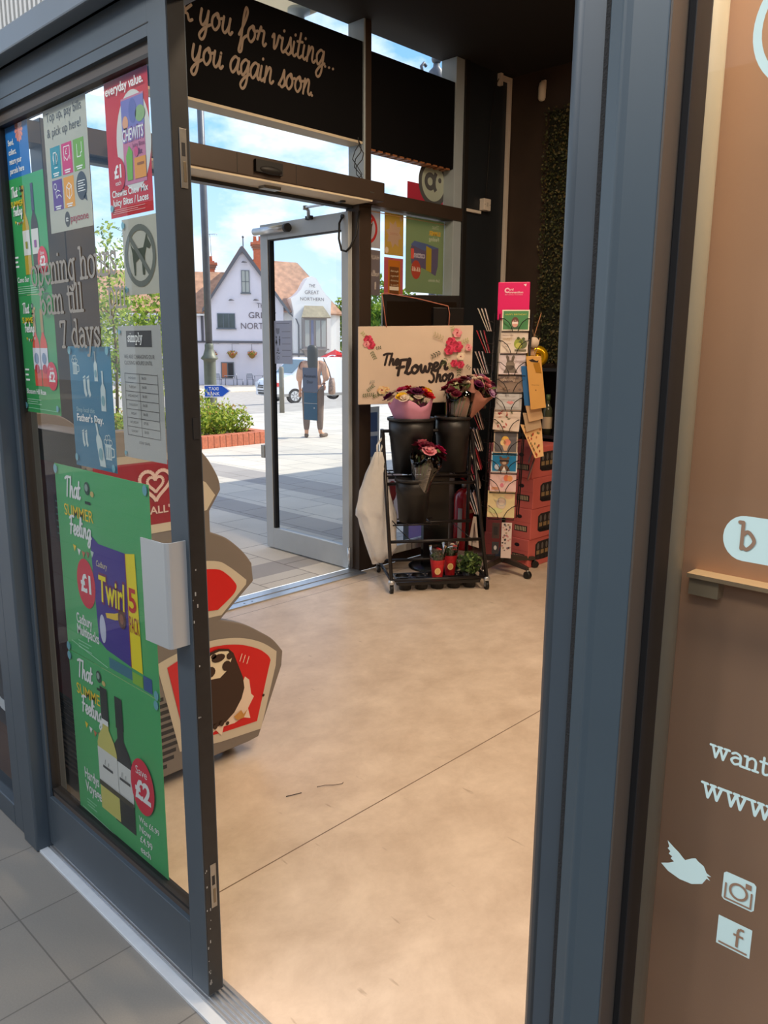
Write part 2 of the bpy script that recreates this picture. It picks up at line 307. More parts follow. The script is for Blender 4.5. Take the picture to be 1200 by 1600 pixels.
# ================================================================ SETTING
def ground_mat(name, c1, c2, cj, bw, rh, mortar, off=0.0, shift=(0, 0, 0), bands=(), cband=None, rough=0.7, nsc=60.0, nvar=0.18):
    m = bpy.data.materials.new(name); m.use_nodes = True; t = m.node_tree; b = t.nodes['Principled BSDF']; b.inputs['Roughness'].default_value = rough
    co = t.nodes.new('ShaderNodeTexCoord'); mp = t.nodes.new('ShaderNodeMapping'); mp.inputs['Location'].default_value = shift; t.links.new(co.outputs['Object'], mp.inputs[0])
    br = t.nodes.new('ShaderNodeTexBrick'); br.offset = off; br.inputs['Scale'].default_value = 1; br.inputs['Brick Width'].default_value = bw; br.inputs['Row Height'].default_value = rh
    br.inputs['Mortar Size'].default_value = mortar; br.inputs['Mortar Smooth'].default_value = 0.1; br.inputs['Bias'].default_value = 0
    br.inputs['Color1'].default_value = rgb(c1); br.inputs['Color2'].default_value = rgb(c2); br.inputs['Mortar'].default_value = rgb(cj); t.links.new(mp.outputs[0], br.inputs[0])
    col = br.outputs[0]
    if bands:
        sp = t.nodes.new('ShaderNodeSeparateXYZ'); t.links.new(co.outputs['Object'], sp.inputs[0]); acc = None
        for ax, lo, hi in bands:
            cm = t.nodes.new('ShaderNodeMath'); cm.operation = 'COMPARE'; cm.inputs[1].default_value = (lo+hi)/2; cm.inputs[2].default_value = (hi-lo)/2; t.links.new(sp.outputs[ax], cm.inputs[0])
            if acc is None: acc = cm.outputs[0]
            else:
                mm = t.nodes.new('ShaderNodeMath'); mm.operation = 'MAXIMUM'; t.links.new(acc, mm.inputs[0]); t.links.new(cm.outputs[0], mm.inputs[1]); acc = mm.outputs[0]
        mx = t.nodes.new('ShaderNodeMix'); mx.data_type = 'RGBA'; mx.blend_type = 'MULTIPLY'; t.links.new(acc, mx.inputs[0]); t.links.new(col, mx.inputs[6]); mx.inputs[7].default_value = cband; col = mx.outputs[2]
    ns = t.nodes.new('ShaderNodeTexNoise'); ns.inputs['Scale'].default_value = nsc; ns.inputs['Detail'].default_value = 8; ns.inputs['Roughness'].default_value = 0.7; t.links.new(co.outputs['Object'], ns.inputs[0])
    n2 = t.nodes.new('ShaderNodeTexNoise'); n2.inputs['Scale'].default_value = 1.3; n2.inputs['Detail'].default_value = 5; t.links.new(co.outputs['Object'], n2.inputs[0])
    ad = t.nodes.new('ShaderNodeMath'); ad.operation = 'ADD'; t.links.new(ns.outputs[0], ad.inputs[0]); t.links.new(n2.outputs[0], ad.inputs[1])
    mr = t.nodes.new('ShaderNodeMapRange'); mr.inputs[1].default_value = 0.7; mr.inputs[2].default_value = 1.3; mr.inputs[3].default_value = 1-nvar; mr.inputs[4].default_value = 1+nvar; t.links.new(ad.outputs[0], mr.inputs[0])
    ml = t.nodes.new('ShaderNodeMix'); ml.data_type = 'RGBA'; ml.blend_type = 'MULTIPLY'; ml.inputs[0].default_value = 1; t.links.new(col, ml.inputs[6]); t.links.new(mr.outputs[0], ml.inputs[7])
    t.links.new(ml.outputs[2], b.inputs['Base Color'])
    return m
def floor_mat():
    m = bpy.data.materials.new('vinyl_floor'); m.use_nodes = True; t = m.node_tree; b = t.nodes['Principled BSDF']; b.inputs['Roughness'].default_value = 0.38; b.inputs['Specular IOR Level'].default_value = 0.45
    co = t.nodes.new('ShaderNodeTexCoord'); mp = t.nodes.new('ShaderNodeMapping'); mp.inputs['Scale'].default_value = (1.0, 0.8, 1); mp.inputs['Rotation'].default_value = (0, 0, 0.5); t.links.new(co.outputs['Object'], mp.inputs[0])
    n = t.nodes.new('ShaderNodeTexNoise'); n.inputs['Scale'].default_value = 5.5; n.inputs['Detail'].default_value = 12; n.inputs['Roughness'].default_value = 0.70; n.inputs['Distortion'].default_value = 0.15; t.links.new(mp.outputs[0], n.inputs[0])
    r = t.nodes.new('ShaderNodeValToRGB'); r.color_ramp.elements[0].position = 0.3; r.color_ramp.elements[1].position = 0.72
    r.color_ramp.elements[0].color = rgb((186, 165, 144)); r.color_ramp.elements[1].color = rgb((218, 199, 178)); t.links.new(n.outputs[0], r.inputs[0])
    # scuffs: sparse stretched dark specks
    m2 = t.nodes.new('ShaderNodeMapping'); m2.inputs['Scale'].default_value = (5, 22, 1); m2.inputs['Rotation'].default_value = (0, 0, 0.9); t.links.new(co.outputs['Object'], m2.inputs[0])
    n2 = t.nodes.new('ShaderNodeTexNoise'); n2.inputs['Scale'].default_value = 1.6; n2.inputs['Detail'].default_value = 3; t.links.new(m2.outputs[0], n2.inputs[0])
    r2_ = t.nodes.new('ShaderNodeValToRGB'); r2_.color_ramp.elements[0].position = 0.70; r2_.color_ramp.elements[0].color = (1, 1, 1, 1); r2_.color_ramp.elements[1].position = 0.76; r2_.color_ramp.elements[1].color = (0.55, 0.5, 0.46, 1); t.links.new(n2.outputs[0], r2_.inputs[0])
    mu = t.nodes.new('ShaderNodeMix'); mu.data_type = 'RGBA'; mu.blend_type = 'MULTIPLY'; mu.inputs[0].default_value = 0.6; t.links.new(r.outputs[0], mu.inputs[6]); t.links.new(r2_.outputs[0], mu.inputs[7])
    # welded seams every two metres
    sp = t.nodes.new('ShaderNodeSeparateXYZ'); t.links.new(co.outputs['Object'], sp.inputs[0])
    a = t.nodes.new('ShaderNodeMath'); a.operation = 'ADD'; a.inputs[1].default_value = 1.793+100; t.links.new(sp.outputs[0], a.inputs[0])
    w = t.nodes.new('ShaderNodeMath'); w.operation = 'PINGPONG'; w.inputs[1].default_value = 1.0; t.links.new(a.outputs[0], w.inputs[0])
    l = t.nodes.new('ShaderNodeMath'); l.operation = 'LESS_THAN'; l.inputs[1].default_value = 0.0022; t.links.new(w.outputs[0], l.inputs[0])
    mv = t.nodes.new('ShaderNodeMix'); mv.data_type = 'RGBA'; t.links.new(l.outputs[0], mv.inputs[0]); t.links.new(mu.outputs[2], mv.inputs[6]); mv.inputs[7].default_value = rgb((112, 90, 70))
    t.links.new(mv.outputs[2], b.inputs['Base Color'])
    return m
FRAME = mat('frame_paint', (62, 72, 80), 0.42, 0.0, 0.05, 8)
FRAME_D = mat('frame_paint_dark', (46, 50, 54), 0.45, 0, 0.12, 14)
RUBBER = mat('gasket', (20, 19, 19), 0.6)
ALU = mat('aluminium', (196, 200, 204), 0.32, 0.75, 0.06, 30)
STEEL = mat('steel', (150, 148, 142), 0.35, 0.9, 0.1, 60)
BLACKWALL = mat('black_wall', (27, 33, 40), 0.55, 0, 0.1, 3)
BROWNWALL = mat('brown_wall', (58, 45, 36), 0.7, 0, 0.15, 5)
CEIL = mat('black_ceiling', (20, 15, 13), 0.8, 0, 0.1, 6)
MULL = mat('mullion_brown', (62, 50, 42), 0.5, 0.1, 0.08, 6)
PALE = mat('grey_daylit', (166, 180, 190), 0.45, 0, 0.05, 6)  # light grey, lifted and blued to paint outside daylight on the reveals
SOFFIT = mat('soffit_daylit', (205, 192, 168), 0.6, 0, 0.06, 4)  # board and header undersides; outside daylight put into the cream
b = B(); b.face([(-3.97, 0.93, 0), (4, 0.93, 0), (4, 5.49, 0), (-3.97, 5.49, 0)], floor_mat())
for p in ((-3.97, 0.93), (4, 0.93)): pass
b.build('floor', loc=(0, 0, 0))['kind'] = 'structure'
PAVE = ground_mat('grey_tile', (122, 119, 112), (116, 113, 107), (90, 87, 82), 0.3125, 0.62, 0.0022, 0.0, (2.407-2.5, -0.71+1.24, 0), (), None, 0.62, 220.0, 0.12)
b = B(); b.face([(-14, -16, -0.002), (14, -16, -0.002), (14, 0.94, -0.002), (-14, 0.94, -0.002)], PAVE); struct(b.build('floor_concourse', loc=(0, 0, -0.002)))
PLAZA = ground_mat('plaza_paving', (212, 204, 190), (196, 190, 180), (150, 144, 136), 0.6, 0.45, 0.006, 0.5, (0, 0, 0), ((1, 4.42, 4.84), (1, 5.62, 6.22), (0, -4.62, -4.34)), (0.62, 0.62, 0.66, 1), 0.75, 160.0, 0.14)
b = B(); b.face([(-15.5, -14, 0), (-4.09, -14, 0), (-4.09, 40, 0), (-15.5, 40, 0)], PLAZA); struct(b.build('floor_plaza', loc=(0, 0, 0)))
ROAD = mat('road_asphalt', (172, 166, 158), 0.85, 0, 0.12, 3)
b = B(); b.grid([[(-15.5, -30, 0), (-15.5, 70, 0)], [(-18, -30, -0.05), (-18, 70, -0.05)], [(-29, -30, -1.0), (-29, 70, -1.0)], [(-36, -30, -1.38), (-36, 70, -1.38)], [(-90, -30, -1.5), (-90, 70, -1.5)]], ROAD); struct(b.build('road', loc=(0, 0, 0)))
KERB = mat('kerb_stone', (205, 196, 180), 0.8, 0, 0.1, 5)
b = B(); b.obox((-46, 20, -1.42), (2.2, 0, 0), (0, 40, 0), (0, 0, 0.07), KERB); struct(b.build('pavement_far'))
b = B(); b.box(-16, 16, -7.3, -7.0, 0, 4.4, mat('opposite_wall', (92, 78, 66), 0.85, 0, 0.15, 1)); struct(b.build('wall_opposite'))
# ---- shop shell
b = B(); b.box(-4.12, 4, 0.96, 5.6, 3.61, 3.75, CEIL); struct(b.build('ceiling'))
b = B(); b.box(-4.3, 6, 0.93, 26, 3.78, 5.7, mat('roof_cladding', (120, 122, 124), 0.7)); b.box(-4.2, 6, 5.62, 26, 0, 3.78, mat('roof_cladding', (120, 122, 124), 0.7)); struct(b.build('wall_building_mass'))
b = B(); b.box(-4.09, -3.97, 4.945, 5.49, 0, 3.61, BLACKWALL); struct(b.build('wall_left'))
b = B(); b.box(-4.09, 4.0, 5.49, 5.6, 0, 3.61, BROWNWALL); struct(b.build('wall_back'))
b = B(); b.box(4.0, 4.1, 0.9, 5.6, 0, 3.75, mat('cream_wall', (190, 160, 130), 0.7)); struct(b.build('wall_right'))
b = B(); b.box(0.75, 4.0, 0.9, 1.0, 0, 3.75, mat('cream_wall', (190, 160, 130), 0.7)); struct(b.build('wall_front'))
# ---- glazed wall beside the plaza (plane x = -3.97)
def trim(n, boxes, m, bevel=0.003):
    b = B()
    for q in boxes: b.box(*q, q_m(q, m)) if False else b.box(*q, m)
    return struct(b.build('trim_%d' % n, bevel=bevel))
trim(1, [(-4.115, -3.97, 3.918, 3.972, 2.50, 3.61)], MULL)                    # mullion between the bays
trim(2, [(-4.10, -3.97, 3.862, 3.975, 0, 2.50)], MULL)                        # hinge jamb
trim(3, [(-4.118, -3.972, 3.906, 3.919, 2.62, 3.61)], PALE, 0.001)              # pale reveal
trim(4, [(-4.115, -3.972, 4.835, 4.946, 0, 3.61)], PALE)                        # end reveal
trim(5, [(-3.973, -3.955, 4.925, 4.975, 0, 3.61)], mat('dark_trim', (24, 22, 22), 0.6))
trim(6, [(-4.10, -3.962, 3.975, 4.945, 2.50, 2.592)], MULL)                   # right transom
trim(7, [(-4.10, -3.97, 3.975, 4.84, 0.0, 0.10)], MULL)
trim(8, [(-4.10, -3.97, 1.775, 1.86, 0, 2.62)], mat('jamb_blue_black', (38, 44, 52), 0.4)); trim(9, [(-4.10, -3.965, 1.86, 2.012, 0, 2.62)], mat('jamb_brown', (38, 31, 29), 0.5))
trim(10, [(-4.10, -3.965, 0.98, 1.775, 2.50, 2.60)], mat('jamb_brown', (38, 31, 29), 0.5)); trim(11, [(-4.1, -3.97, 0.98, 1.775, 0.0, 0.10)], MULL)
trim(12, [(-4.10, -3.97, 0.92, 0.99, 0, 3.61)], MULL)
# dark boards over the glazing
b = B(); b.box(-4.10, -3.985, 1.0, 3.917, 2.885, 3.478, mat('sign_black', (9, 9, 12), 0.85, 0, 0, 1, 0, .15))
board = b.build('sign_board', bevel=0.002)
tag(board, 'long black board over the plaza door with pale handwritten farewell lettering', 'sign')
b = B(); b.box(-4.11, -3.986, 1.0, 3.912, 2.87, 2.885, SOFFIT); b.build('underside', board)
f = Flat((-3.985, 2.3, 2.88), (0, 1, 0), (0, 0, 1), (1, 0, 0), 0.001)
TXT = mat('sign_letter', (150, 132, 116), 0.6)
f.strokes(SCRIPT, 'k you for visiting...', 0.27, 0.375, 0.086, 0.0145, TXT, 1, 0.16, width=1.10)
f.strokes(SCRIPT, 'you again soon.', 0.325, 0.188, 0.086, 0.0145, TXT, 1, 0.16, width=0.87)
f.build('lettering', board, loc=board['base'])
b = B(); b.box(-4.10, -3.985, 3.975, 4.838, 2.857, 3.442, mat('sign_black2', (9, 9, 12), 0.85, 0, 0, 1, 0, .15)); o = b.build('wall_panel', bevel=0.002)
tag(o, 'plain black board over the window with the small posters', 'panel')
b = B()
for i in range(12): b.box(-4.06, -3.99, 3.99+i*0.07, 3.99+i*0.07+0.042, 2.845, 2.857, mat('clip_tan', (150, 98, 62), 0.6))
b.build('scalloped_strip', o)
# header with door operator
hd = thing('door_operator', 'long brown door operator box over the open plaza door', 'door operator', (-3.9, 3.0, 2.5))
b = B(); b.box(-3.97, -3.84, 2.19, 3.968, 2.505, 2.622, MULL); b.build('housing', hd, bevel=0.006)
b = B(); b.box(-4.10, -3.97, 2.012, 3.968, 2.50, 2.62, MULL); b.build('backplate', hd)
b = B(); b.box(-4.09, -3.845, 2.20, 3.86, 2.494, 2.505, SOFFIT); b.build('underside', hd)
b = B(); b.box(-4.095, -4.03, 2.012, 3.86, 2.474, 2.50, FRAME_D); b.build('head_stop', hd)
b = B()
b.box(-3.842, -3.818, 2.915, 3.105, 2.535, 2.60, RUBBER); b.ball((-3.822, 3.02, 2.552), (0.02, 0.085, 0.022), RUBBER); b.build('sensor', hd)
for yy in (2.80, 3.22): b = B(); b.box(-3.8395, -3.839, yy, yy+.003, 2.51, 2.618, RUBBER); b.build('seam', hd)
b = B(); b.box(-3.8395, -3.8385, 3.83, 3.87, 2.545, 2.552, STEEL); b.build('maker_plate', hd)
b = B(); b.box(-3.98, -3.92, 3.05, 3.17, 2.478, 2.494, STEEL); b.build('stop_block', hd)
b = B()
for yy, ph in ((3.80, 0), (3.815, 1.2), (3.83, 2.4)):
    b.tube([(-3.93+0.02*math.sin(t*1.7+ph), yy+0.028*math.sin(t*1.3+ph), 2.62+0.265*t/6) for t in range(7)], 0.003, RUBBER, 6)
tag(b.build('cable_bundle'), 'thin dark cables rising from the door operator past the window', 'cable')
# panes
def pane(n, x, y0, y1, z0, z1):
    b = B(); b.face([(x, y0, z0), (x, y1, z0), (x, y1, z1), (x, y0, z1)], GLASS); return struct(b.build('window_%d' % n))
pane(1, -4.09, 2.02, 3.91, 2.625, 2.87); pane(2, -4.09, 2.02, 3.91, 3.478, 3.61); pane(3, -4.09, 3.975, 4.835, 3.442, 3.61)
pane(4, -4.09, 3.975, 4.835, 2.592, 2.845); pane(5, -4.07, 3.975, 4.84, 0.10, 2.50); pane(6, -4.07, 0.99, 1.775, 0.10, 2.5)
# ---- shop front (plane y = 0.9): sliding leaf, jambs, head
trim(13, [(-2.46, -2.36, 0.872, 0.985, 0, 2.32)], FRAME, 0.006)                # left jamb
trim(14, [(-2.49, -2.462, 0.895, 0.96, 0, 2.32)], FRAME_D)
trim(15, [(-4.0, -0.40, 0.868, 1.0, 2.262, 2.315)], mat('head_sky_tint', (96, 106, 116), 0.4, 0, 0.04, 6), 0.004)                 # head box; sky reflection painted into a lighter frame colour
trim(16, [(-4.0, -0.40, 0.96, 1.02, 2.262, 2.31), (-4.0, -0.3, 0.955, 1.0, 2.3, 3.62)], FRAME_D)
b = B(); RIB = mat('ribbed_metal', (190, 190, 186), 0.5, 0.1, 0.05, 20)
b.box(-4.2, 4.2, 0.895, 0.93, 2.315, 4.6, RIB)
for i in range(170): b.box(-4.2+i*0.024, -4.2+i*0.024+0.012, 0.885, 0.895, 2.325, 4.4, RIB)
struct(b.build('wall_ribbed_fascia'))
# sidelight left of the leaf
trim(17, [(-2.56, -2.49, 0.885, 0.955, 0, 2.262), (-4.0, -2.56, 0.885, 0.955, 0, 0.075), (-4.0, -3.9, 0.885, 0.955, 0, 2.262)], FRAME, 0.004)
b = B(); b.face([(-4.0, 0.915, 0.07), (-2.555, 0.915, 0.07), (-2.555, 0.915, 2.262), (-4.0, 0.915, 2.262)], GLASS); struct(b.build('window_7'))
# threshold
THR = mat('threshold_light', (206, 212, 216), 0.42, 0.25, 0.04, 30)
b = B(); b.box(-2.42, 1.2, 0.880, 0.908, -0.02, 0.006, THR); b.box(-2.42, 1.2, 0.904, 0.985, -0.02, 0.002, ALU)
for i in range(6): b.box(-2.36, 1.2, 0.912+i*0.012, 0.917+i*0.012, 0, 0.0065, ALU)
tag(b.build('threshold_strip', bevel=0.0012), 'ribbed aluminium threshold strip under the near sliding door', 'threshold')
b = B(); b.box(-4.06, -3.90, 2.01, 3.865, -0.02, 0.008, ALU); b.box(-4.0, -3.975, 2.01, 3.865, 0, 0.012, ALU)
for i in range(2): b.cyl((-3.935, 2.83+i*0.06, 0.0075), (-3.935, 2.83+i*0.06, 0.0085), 0.007, RUBBER, seg=10)
tag(b.build('threshold_strip', bevel=0.0015), 'flat aluminium threshold strip at the plaza door', 'threshold')
# sliding leaf
d1 = thing('door_1', 'dark grey sliding door leaf covered in posters', 'door', (-1.91, 0.935, 0.02)); d1['kind'] = 'structure'
b = B(); b.box(-2.355, -2.332, 0.914, 0.957, 0.02, 2.30, FRAME); b.build('hinge_stile', d1, bevel=0.002)
b = B(); b.box(-1.536, -1.467, 0.914, 0.957, 0.02, 2.30, FRAME); b.box(-1.4672, -1.4660, 0.9165, 0.9545, 0.022, 2.298, mat('edge_black', (22, 21, 20), 0.5, 0, 0.3, 40)); b.build('lock_stile', d1, bevel=0.002)
b = B(); b.box(-2.332, -1.536, 0.914, 0.957, 0.02, 0.19, FRAME); b.build('bottom_rail', d1, bevel=0.0015)
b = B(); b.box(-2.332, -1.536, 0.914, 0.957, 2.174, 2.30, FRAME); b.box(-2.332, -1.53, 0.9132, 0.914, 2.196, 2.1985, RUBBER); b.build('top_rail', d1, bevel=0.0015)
b = B(); b.box(-2.355, -1.467, 0.906, 0.9139, 2.262, 2.31, RUBBER); b.build('head_gap_shade', d1)  # black strip painting the shade in the gap under the head box
b = B()
for q in ((-2.332, -2.328, .19, 2.174), (-1.548, -1.536, .19, 2.174), (-2.332, -1.536, .19, .212), (-2.332, -1.536, 2.148, 2.174)): b.box(q[0], q[1], 0.926, 0.95, q[2], q[3], mat('bead_brown', (70, 62, 56), 0.5))
for q in ((-2.330, -2.326, .19, 2.174), (-1.552, -1.546, .19, 2.174), (-2.332, -1.536, .208, .216), (-2.332, -1.536, 2.142, 2.15)): b.box(q[0], q[1], 0.924, 0.951, q[2], q[3], RUBBER)
b.build('glazing_gasket', d1)
b = B(); b.face([(-2.332, 0.934, .19), (-1.536, 0.934, .19), (-1.536, 0.934, 2.174), (-2.332, 0.934, 2.174)], GLASS); b.build('glass', d1)
b = B()
prof = [(-1.478, 0.914), (-1.478, 0.878)] + [(-1.484+0.006*math.cos(t), 0.872-0.006*math.sin(t)) if False else (-1.488+0.010*math.cos(t), 0.876-0.012*math.sin(t)) for t in (0.3, 0.8, 1.3)] + [(-1.575, 0.860), (-1.575, 0.8635), (-1.489, 0.8675), (-1.4825, 0.874), (-1.4825, 0.914)]
b.prism([(x, y) for x, y in prof], (0, 0, 0.928), (1, 0, 0), (0, 1, 0), (0, 0, 0.238), mat('handle_silver', (176, 180, 180), 0.38, 0.35)); b.build('handle', d1)
for z0, z1 in ((1.887, 1.998), (0.257, 0.372)):
    b = B(); b.box(-1.468, -1.4645, 0.932, 0.948, z0, z1, STEEL); b.box(-1.4648, -1.4641, 0.936, 0.944, z0+0.06, z0+0.085, RUBBER); b.box(-1.4648, -1.4638, 0.938, 0.945, z0+0.012, z0+0.05, mat('worn_brass', (120, 108, 88), 0.4, 0.7)); b.build('lock_plate', d1, bevel=0.0008)
b = B(); b.box(-1.4665, -1.4645, 0.936, 0.950, 1.385, 1.43, RUBBER); b.build('latch_keep', d1)
rng = random.Random(4); b = B()
for i in range(26):
    z = 0.05+rng.random()**2*1.2; y = 0.9165+rng.random()*0.012; s_ = 0.0012+rng.random()*0.0022
    b.box(-1.4661, -1.4655, y, y+s_, z, z+s_*rng.uniform(1, 3), mat('chipped_paint', (150, 148, 142), 0.7))
b.build('paint_chip', d1)
# right jamb profiles
b = B(); rows = []
for z in (0, 3.7):
    rows.append([(-0.556-0.021*math.cos(t), 0.935-0.032*math.sin(t), z) for t in [2*math.pi*i/20 for i in range(20)]])
b.grid(rows, FRAME, True, True, True); b.box(-0.556, -0.518, 0.904, 0.965, 0, 3.7, FRAME); struct(b.build('trim_18'))
trim(19, [(-0.519, -0.513, 0.896, 0.96, 0, 3.7)], mat('brush_strip', (34, 34, 34), 0.95, 0, 0.4, 400, 0.4), 0)
b = B(); rows = []
pr = [(-0.513, 0.97), (-0.513, 0.895), (-0.495, 0.888), (-0.490, 0.8855), (-0.485, 0.887), (-0.481, 0.888), (-0.437, 0.886), (-0.437, 0.97)]
b.grid([[(x, y, z) for x, y in pr] for z in (0, 3.7)], mat('frame_right', (64, 77, 85), 0.42, 0, 0.04, 6), True, False, True); struct(b.build('trim_20', bevel=0.002))
trim(21, [(-0.4375, -0.4345, 0.8865, 0.965, 0, 3.7)], mat('reveal_reflection', (78, 70, 62), 0.5), 0.001)  # frame return, coloured brown to paint in the display's reflection
trim(22, [(-0.4345, -0.425, 0.924, 0.965, 0, 3.7)], RUBBER, 0.001)
b = B(); b.face([(-0.426, 0.935, 0.0), (0.75, 0.935, 0.0), (0.75, 0.935, 3.7), (-0.426, 0.935, 3.7)], GLASS); struct(b.build('window_8'))

# unseen beam and cases invented for the fill lights; ceiling lights over the shop floor
trim(30, [(-6, 4.5, -1.78, -1.66, 3.98, 4.10), (-5.5, -5.4, -1.7, 0.9, 4.0, 4.08), (4.2, 4.3, -1.7, 0.9, 4.0, 4.08)], FRAME_D)
trim(31, [(-4.1, -1.1, -1.72, -1.62, 3.93, 3.98), (-0.3, 2.7, -1.72, -1.62, 3.93, 3.98)], PALE)
trim(32, [(-1.1, 0.1, 1.75, 2.05, 3.575, 3.61), (0.0, 1.2, 3.45, 3.75, 3.575, 3.61), (-2.8, -1.6, 3.15, 3.45, 3.575, 3.61)], PALE)
# ================================================================ OUTSIDE
def leafmat(n, c, tr=0.35): return mat(n, c, 0.6, 0, 0.25, 40, 0, 0.3, tr)
LEAFS = [leafmat('leaf_a', (96, 128, 40)), leafmat('leaf_b', (142, 168, 58)), leafmat('leaf_c', (70, 104, 36)), leafmat('leaf_d', (178, 190, 78))]
def leaves(b, rng, n, center, rad, size, mats, shell=0.0):
    c = Vector(center)
    for i in range(n):
        while True:
            p = Vector((rng.uniform(-1, 1), rng.uniform(-1, 1), rng.uniform(-1, 1)))
            if shell*shell < p.length_squared < 1: break
        p = c+Vector((p.x*rad[0], p.y*rad[1], p.z*rad[2]))
        a = Vector((rng.gauss(0, 1), rng.gauss(0, 1), rng.gauss(0, 1))).normalized(); q = a.cross(Vector((rng.gauss(0, 1), rng.gauss(0, 1), rng.gauss(0, 1)))).normalized()
        s_ = size*rng.uniform(0.6, 1.3); b.face([p-a*s_, p+q*s_*0.45, p+a*s_, p-q*s_*0.45], rng.choice(mats))
# canopy over the plaza door
cn = thing('canopy', 'pale station canopy jutting out high over the plaza door', 'canopy', (-6.0, 0.5, 4.5))
CAN = mat('canopy_panel', (222, 214, 196), 0.6, 0, 0.1, 2, 0, 0.3, 0.6)
b = B(); b.box(-6.9, -4.2, -6, 5.244, 4.5, 4.53, CAN); b.build('roof_sheet', cn)
b = B(); b.box(-6.95, -4.2, 5.15, 5.244, 4.53, 4.62, PALE); b.box(-6.95, -6.87, -6, 5.244, 4.47, 4.62, PALE); b.build('edge_trim', cn)
b = B(); b.lathe([(0.10, 4.5), (0.10, 4.47), (0.05, 4.45), (0.05, 4.30)], (-6.0, 5.09, 0), PALE, 16); b.build('spotlight', cn)
# ---- open leaf of the plaza door
LF = mat('leaf_grey', (176, 184, 190), 0.4, 0.05, 0.05, 6)
lf = thing('door_2', 'grey glazed door leaf standing open onto the sunny plaza', 'door', (-4.52, 3.86, 0.0)); lf['kind'] = 'structure'
def lbox(n, q, m, bev=0.003):
    b = B(); b.box(*q, m); return b.build(n, lf, bevel=bev)
lbox('outer_stile', (-5.0, -4.912, 3.835, 3.885, 0.012, 2.455), LF); lbox('hinge_stile', (-4.108, -4.04, 3.828, 3.89, 0.012, 2.455), LF)
lbox('bottom_rail', (-4.912, -4.108, 3.835, 3.885, 0.012, 0.172), LF, 0.002); lbox('top_rail', (-4.912, -4.108, 3.835, 3.885, 2.345, 2.455), LF, 0.002)
b = B(); b.box(-4.914, -4.892, 3.84, 3.88, .172, 2.345, RUBBER); b.box(-4.112, -4.106, 3.84, 3.88, .172, 2.345, RUBBER); b.box(-4.9, -4.108, 3.84, 3.88, 2.338, 2.346, RUBBER); b.build('glazing_gasket', lf)
b = B(); b.face([(-4.9, 3.862, .172), (-4.108, 3.862, .172), (-4.108, 3.862, 2.345), (-4.9, 3.862, 2.345)], DGLASS); b.build('glass', lf)
b = B(); b.box(-5.045, -5.0, 3.83, 3.87, .72, .82, STEEL); b.build('handle', lf, bevel=0.003)
b = B(); b.cyl((-4.04, 3.83, 0.03), (-4.04, 3.83, 0.17), 0.014, ALU, seg=12); b.build('hinge', lf)
b = B(); b.cyl((-5.02, 3.80, 2.405), (-4.66, 3.80, 2.402), 0.026, ALU); b.box(-4.98, -4.95, 3.80, 3.836, 2.39, 2.42, ALU); b.box(-4.73, -4.70, 3.80, 3.836, 2.39, 2.42, ALU); s1 = b.build('safety_sensor', lf)
b = B(); b.cyl((-4.66, 3.80, 2.402), (-4.625, 3.80, 2.402), 0.03, RUBBER); b.build('end_cap', s1)
b = B(); b.obox((-4.14, 3.71, 2.492), (0.185, 0.006, 0.0), (0, 0.012, 0), (0, 0, 0.005), ALU); b.cyl((-3.96, 3.705, 2.485), (-3.96, 3.705, 2.512), 0.018, RUBBER); b.tube([(-4.325, 3.705, 2.49), (-4.36, 3.76, 2.485), (-4.43, 3.82, 2.452)], 0.012, ALU); b.cyl((-4.325, 3.705, 2.478), (-4.325, 3.705, 2.502), 0.018, STEEL); b.box(-4.46, -4.40, 3.815, 3.837, 2.438, 2.462, RUBBER); b.build('closer_arm', lf)
b = B(); b.tube([(-4.092, 3.826, 2.425), (-4.096, 3.80, 2.38), (-4.09, 3.79, 2.28), (-4.06, 3.785, 2.205), (-4.02, 3.79, 2.195), (-3.99, 3.80, 2.22), (-3.965, 3.83, 2.30), (-3.962, 3.855, 2.45)], 0.0075, RUBBER); b.cyl((-4.092, 3.836, 2.425), (-4.092, 3.818, 2.425), 0.014, RUBBER); tag(b.build('door_loop_cable'), 'black cable looping from the open grey leaf to the door frame', 'cable')
f = Flat((-4.56, 3.858, 1.253), (1, 0, 0), (0, 0, 1), (0, -1, 0)); BLU = C(140, 160, 192, trans=0.35)
f.sheet(0.165, 0.175, BLU); f.text('Automatic', 0.083, 0.105, C(40, 44, 52), h=0.022, w=0.135, align='C'); f.text('Door', 0.083, 0.062, C(40, 44, 52), h=0.022, align='C')
tag(f.build('door_sticker'), 'blue-grey square sticker reading Automatic Door on the open leaf', 'sticker')
f = Flat((-4.55, 3.858, 1.05), (1, 0, 0), (0, 0, 1), (0, -1, 0)); f.sheet(0.148, 0.2, C(92, 140, 178, trans=0.3)); f.line([(0.0, .12), (.148, .123)], .003, C(200, 215, 225), 1, False); f.ell(.115, .09, .005, .005, C(225, 235, 240))
tag(f.build('notice_sheet'), 'plain mid-blue sheet under the square sticker on the open leaf', 'notice')
f = Flat((-4.882, 3.858, 1.45), (1, 0, 0), (0, 0, 1), (0, -1, 0)); f.sheet(0.208, 0.315, C(196, 203, 222, trans=0.4)); IN = C(120, 126, 146); DK = C(52, 56, 70)
f.line([(0.03, .295), (.18, .293)], .004, IN, 1, False); f.poly([(.02, .26), (.065, .26), (.06, .225), (.042, .215), (.026, .225)], IN)
for k in range(5): f.line([(0.09, .235-k*.045), (.19, .235-k*.045)], .004, IN, 1, False)
for uu in (.024, .062):
    f.ell(uu, .195, .006, .008, DK); f.poly([(uu-.008, .185), (uu+.008, .185), (uu+.005, .135), (uu-.005, .135)] if uu > .05 else [(uu, .187), (uu+.013, .15), (uu+.004, .148), (uu+.003, .135), (uu-.003, .135), (uu-.004, .148), (uu-.013, .15)], DK)
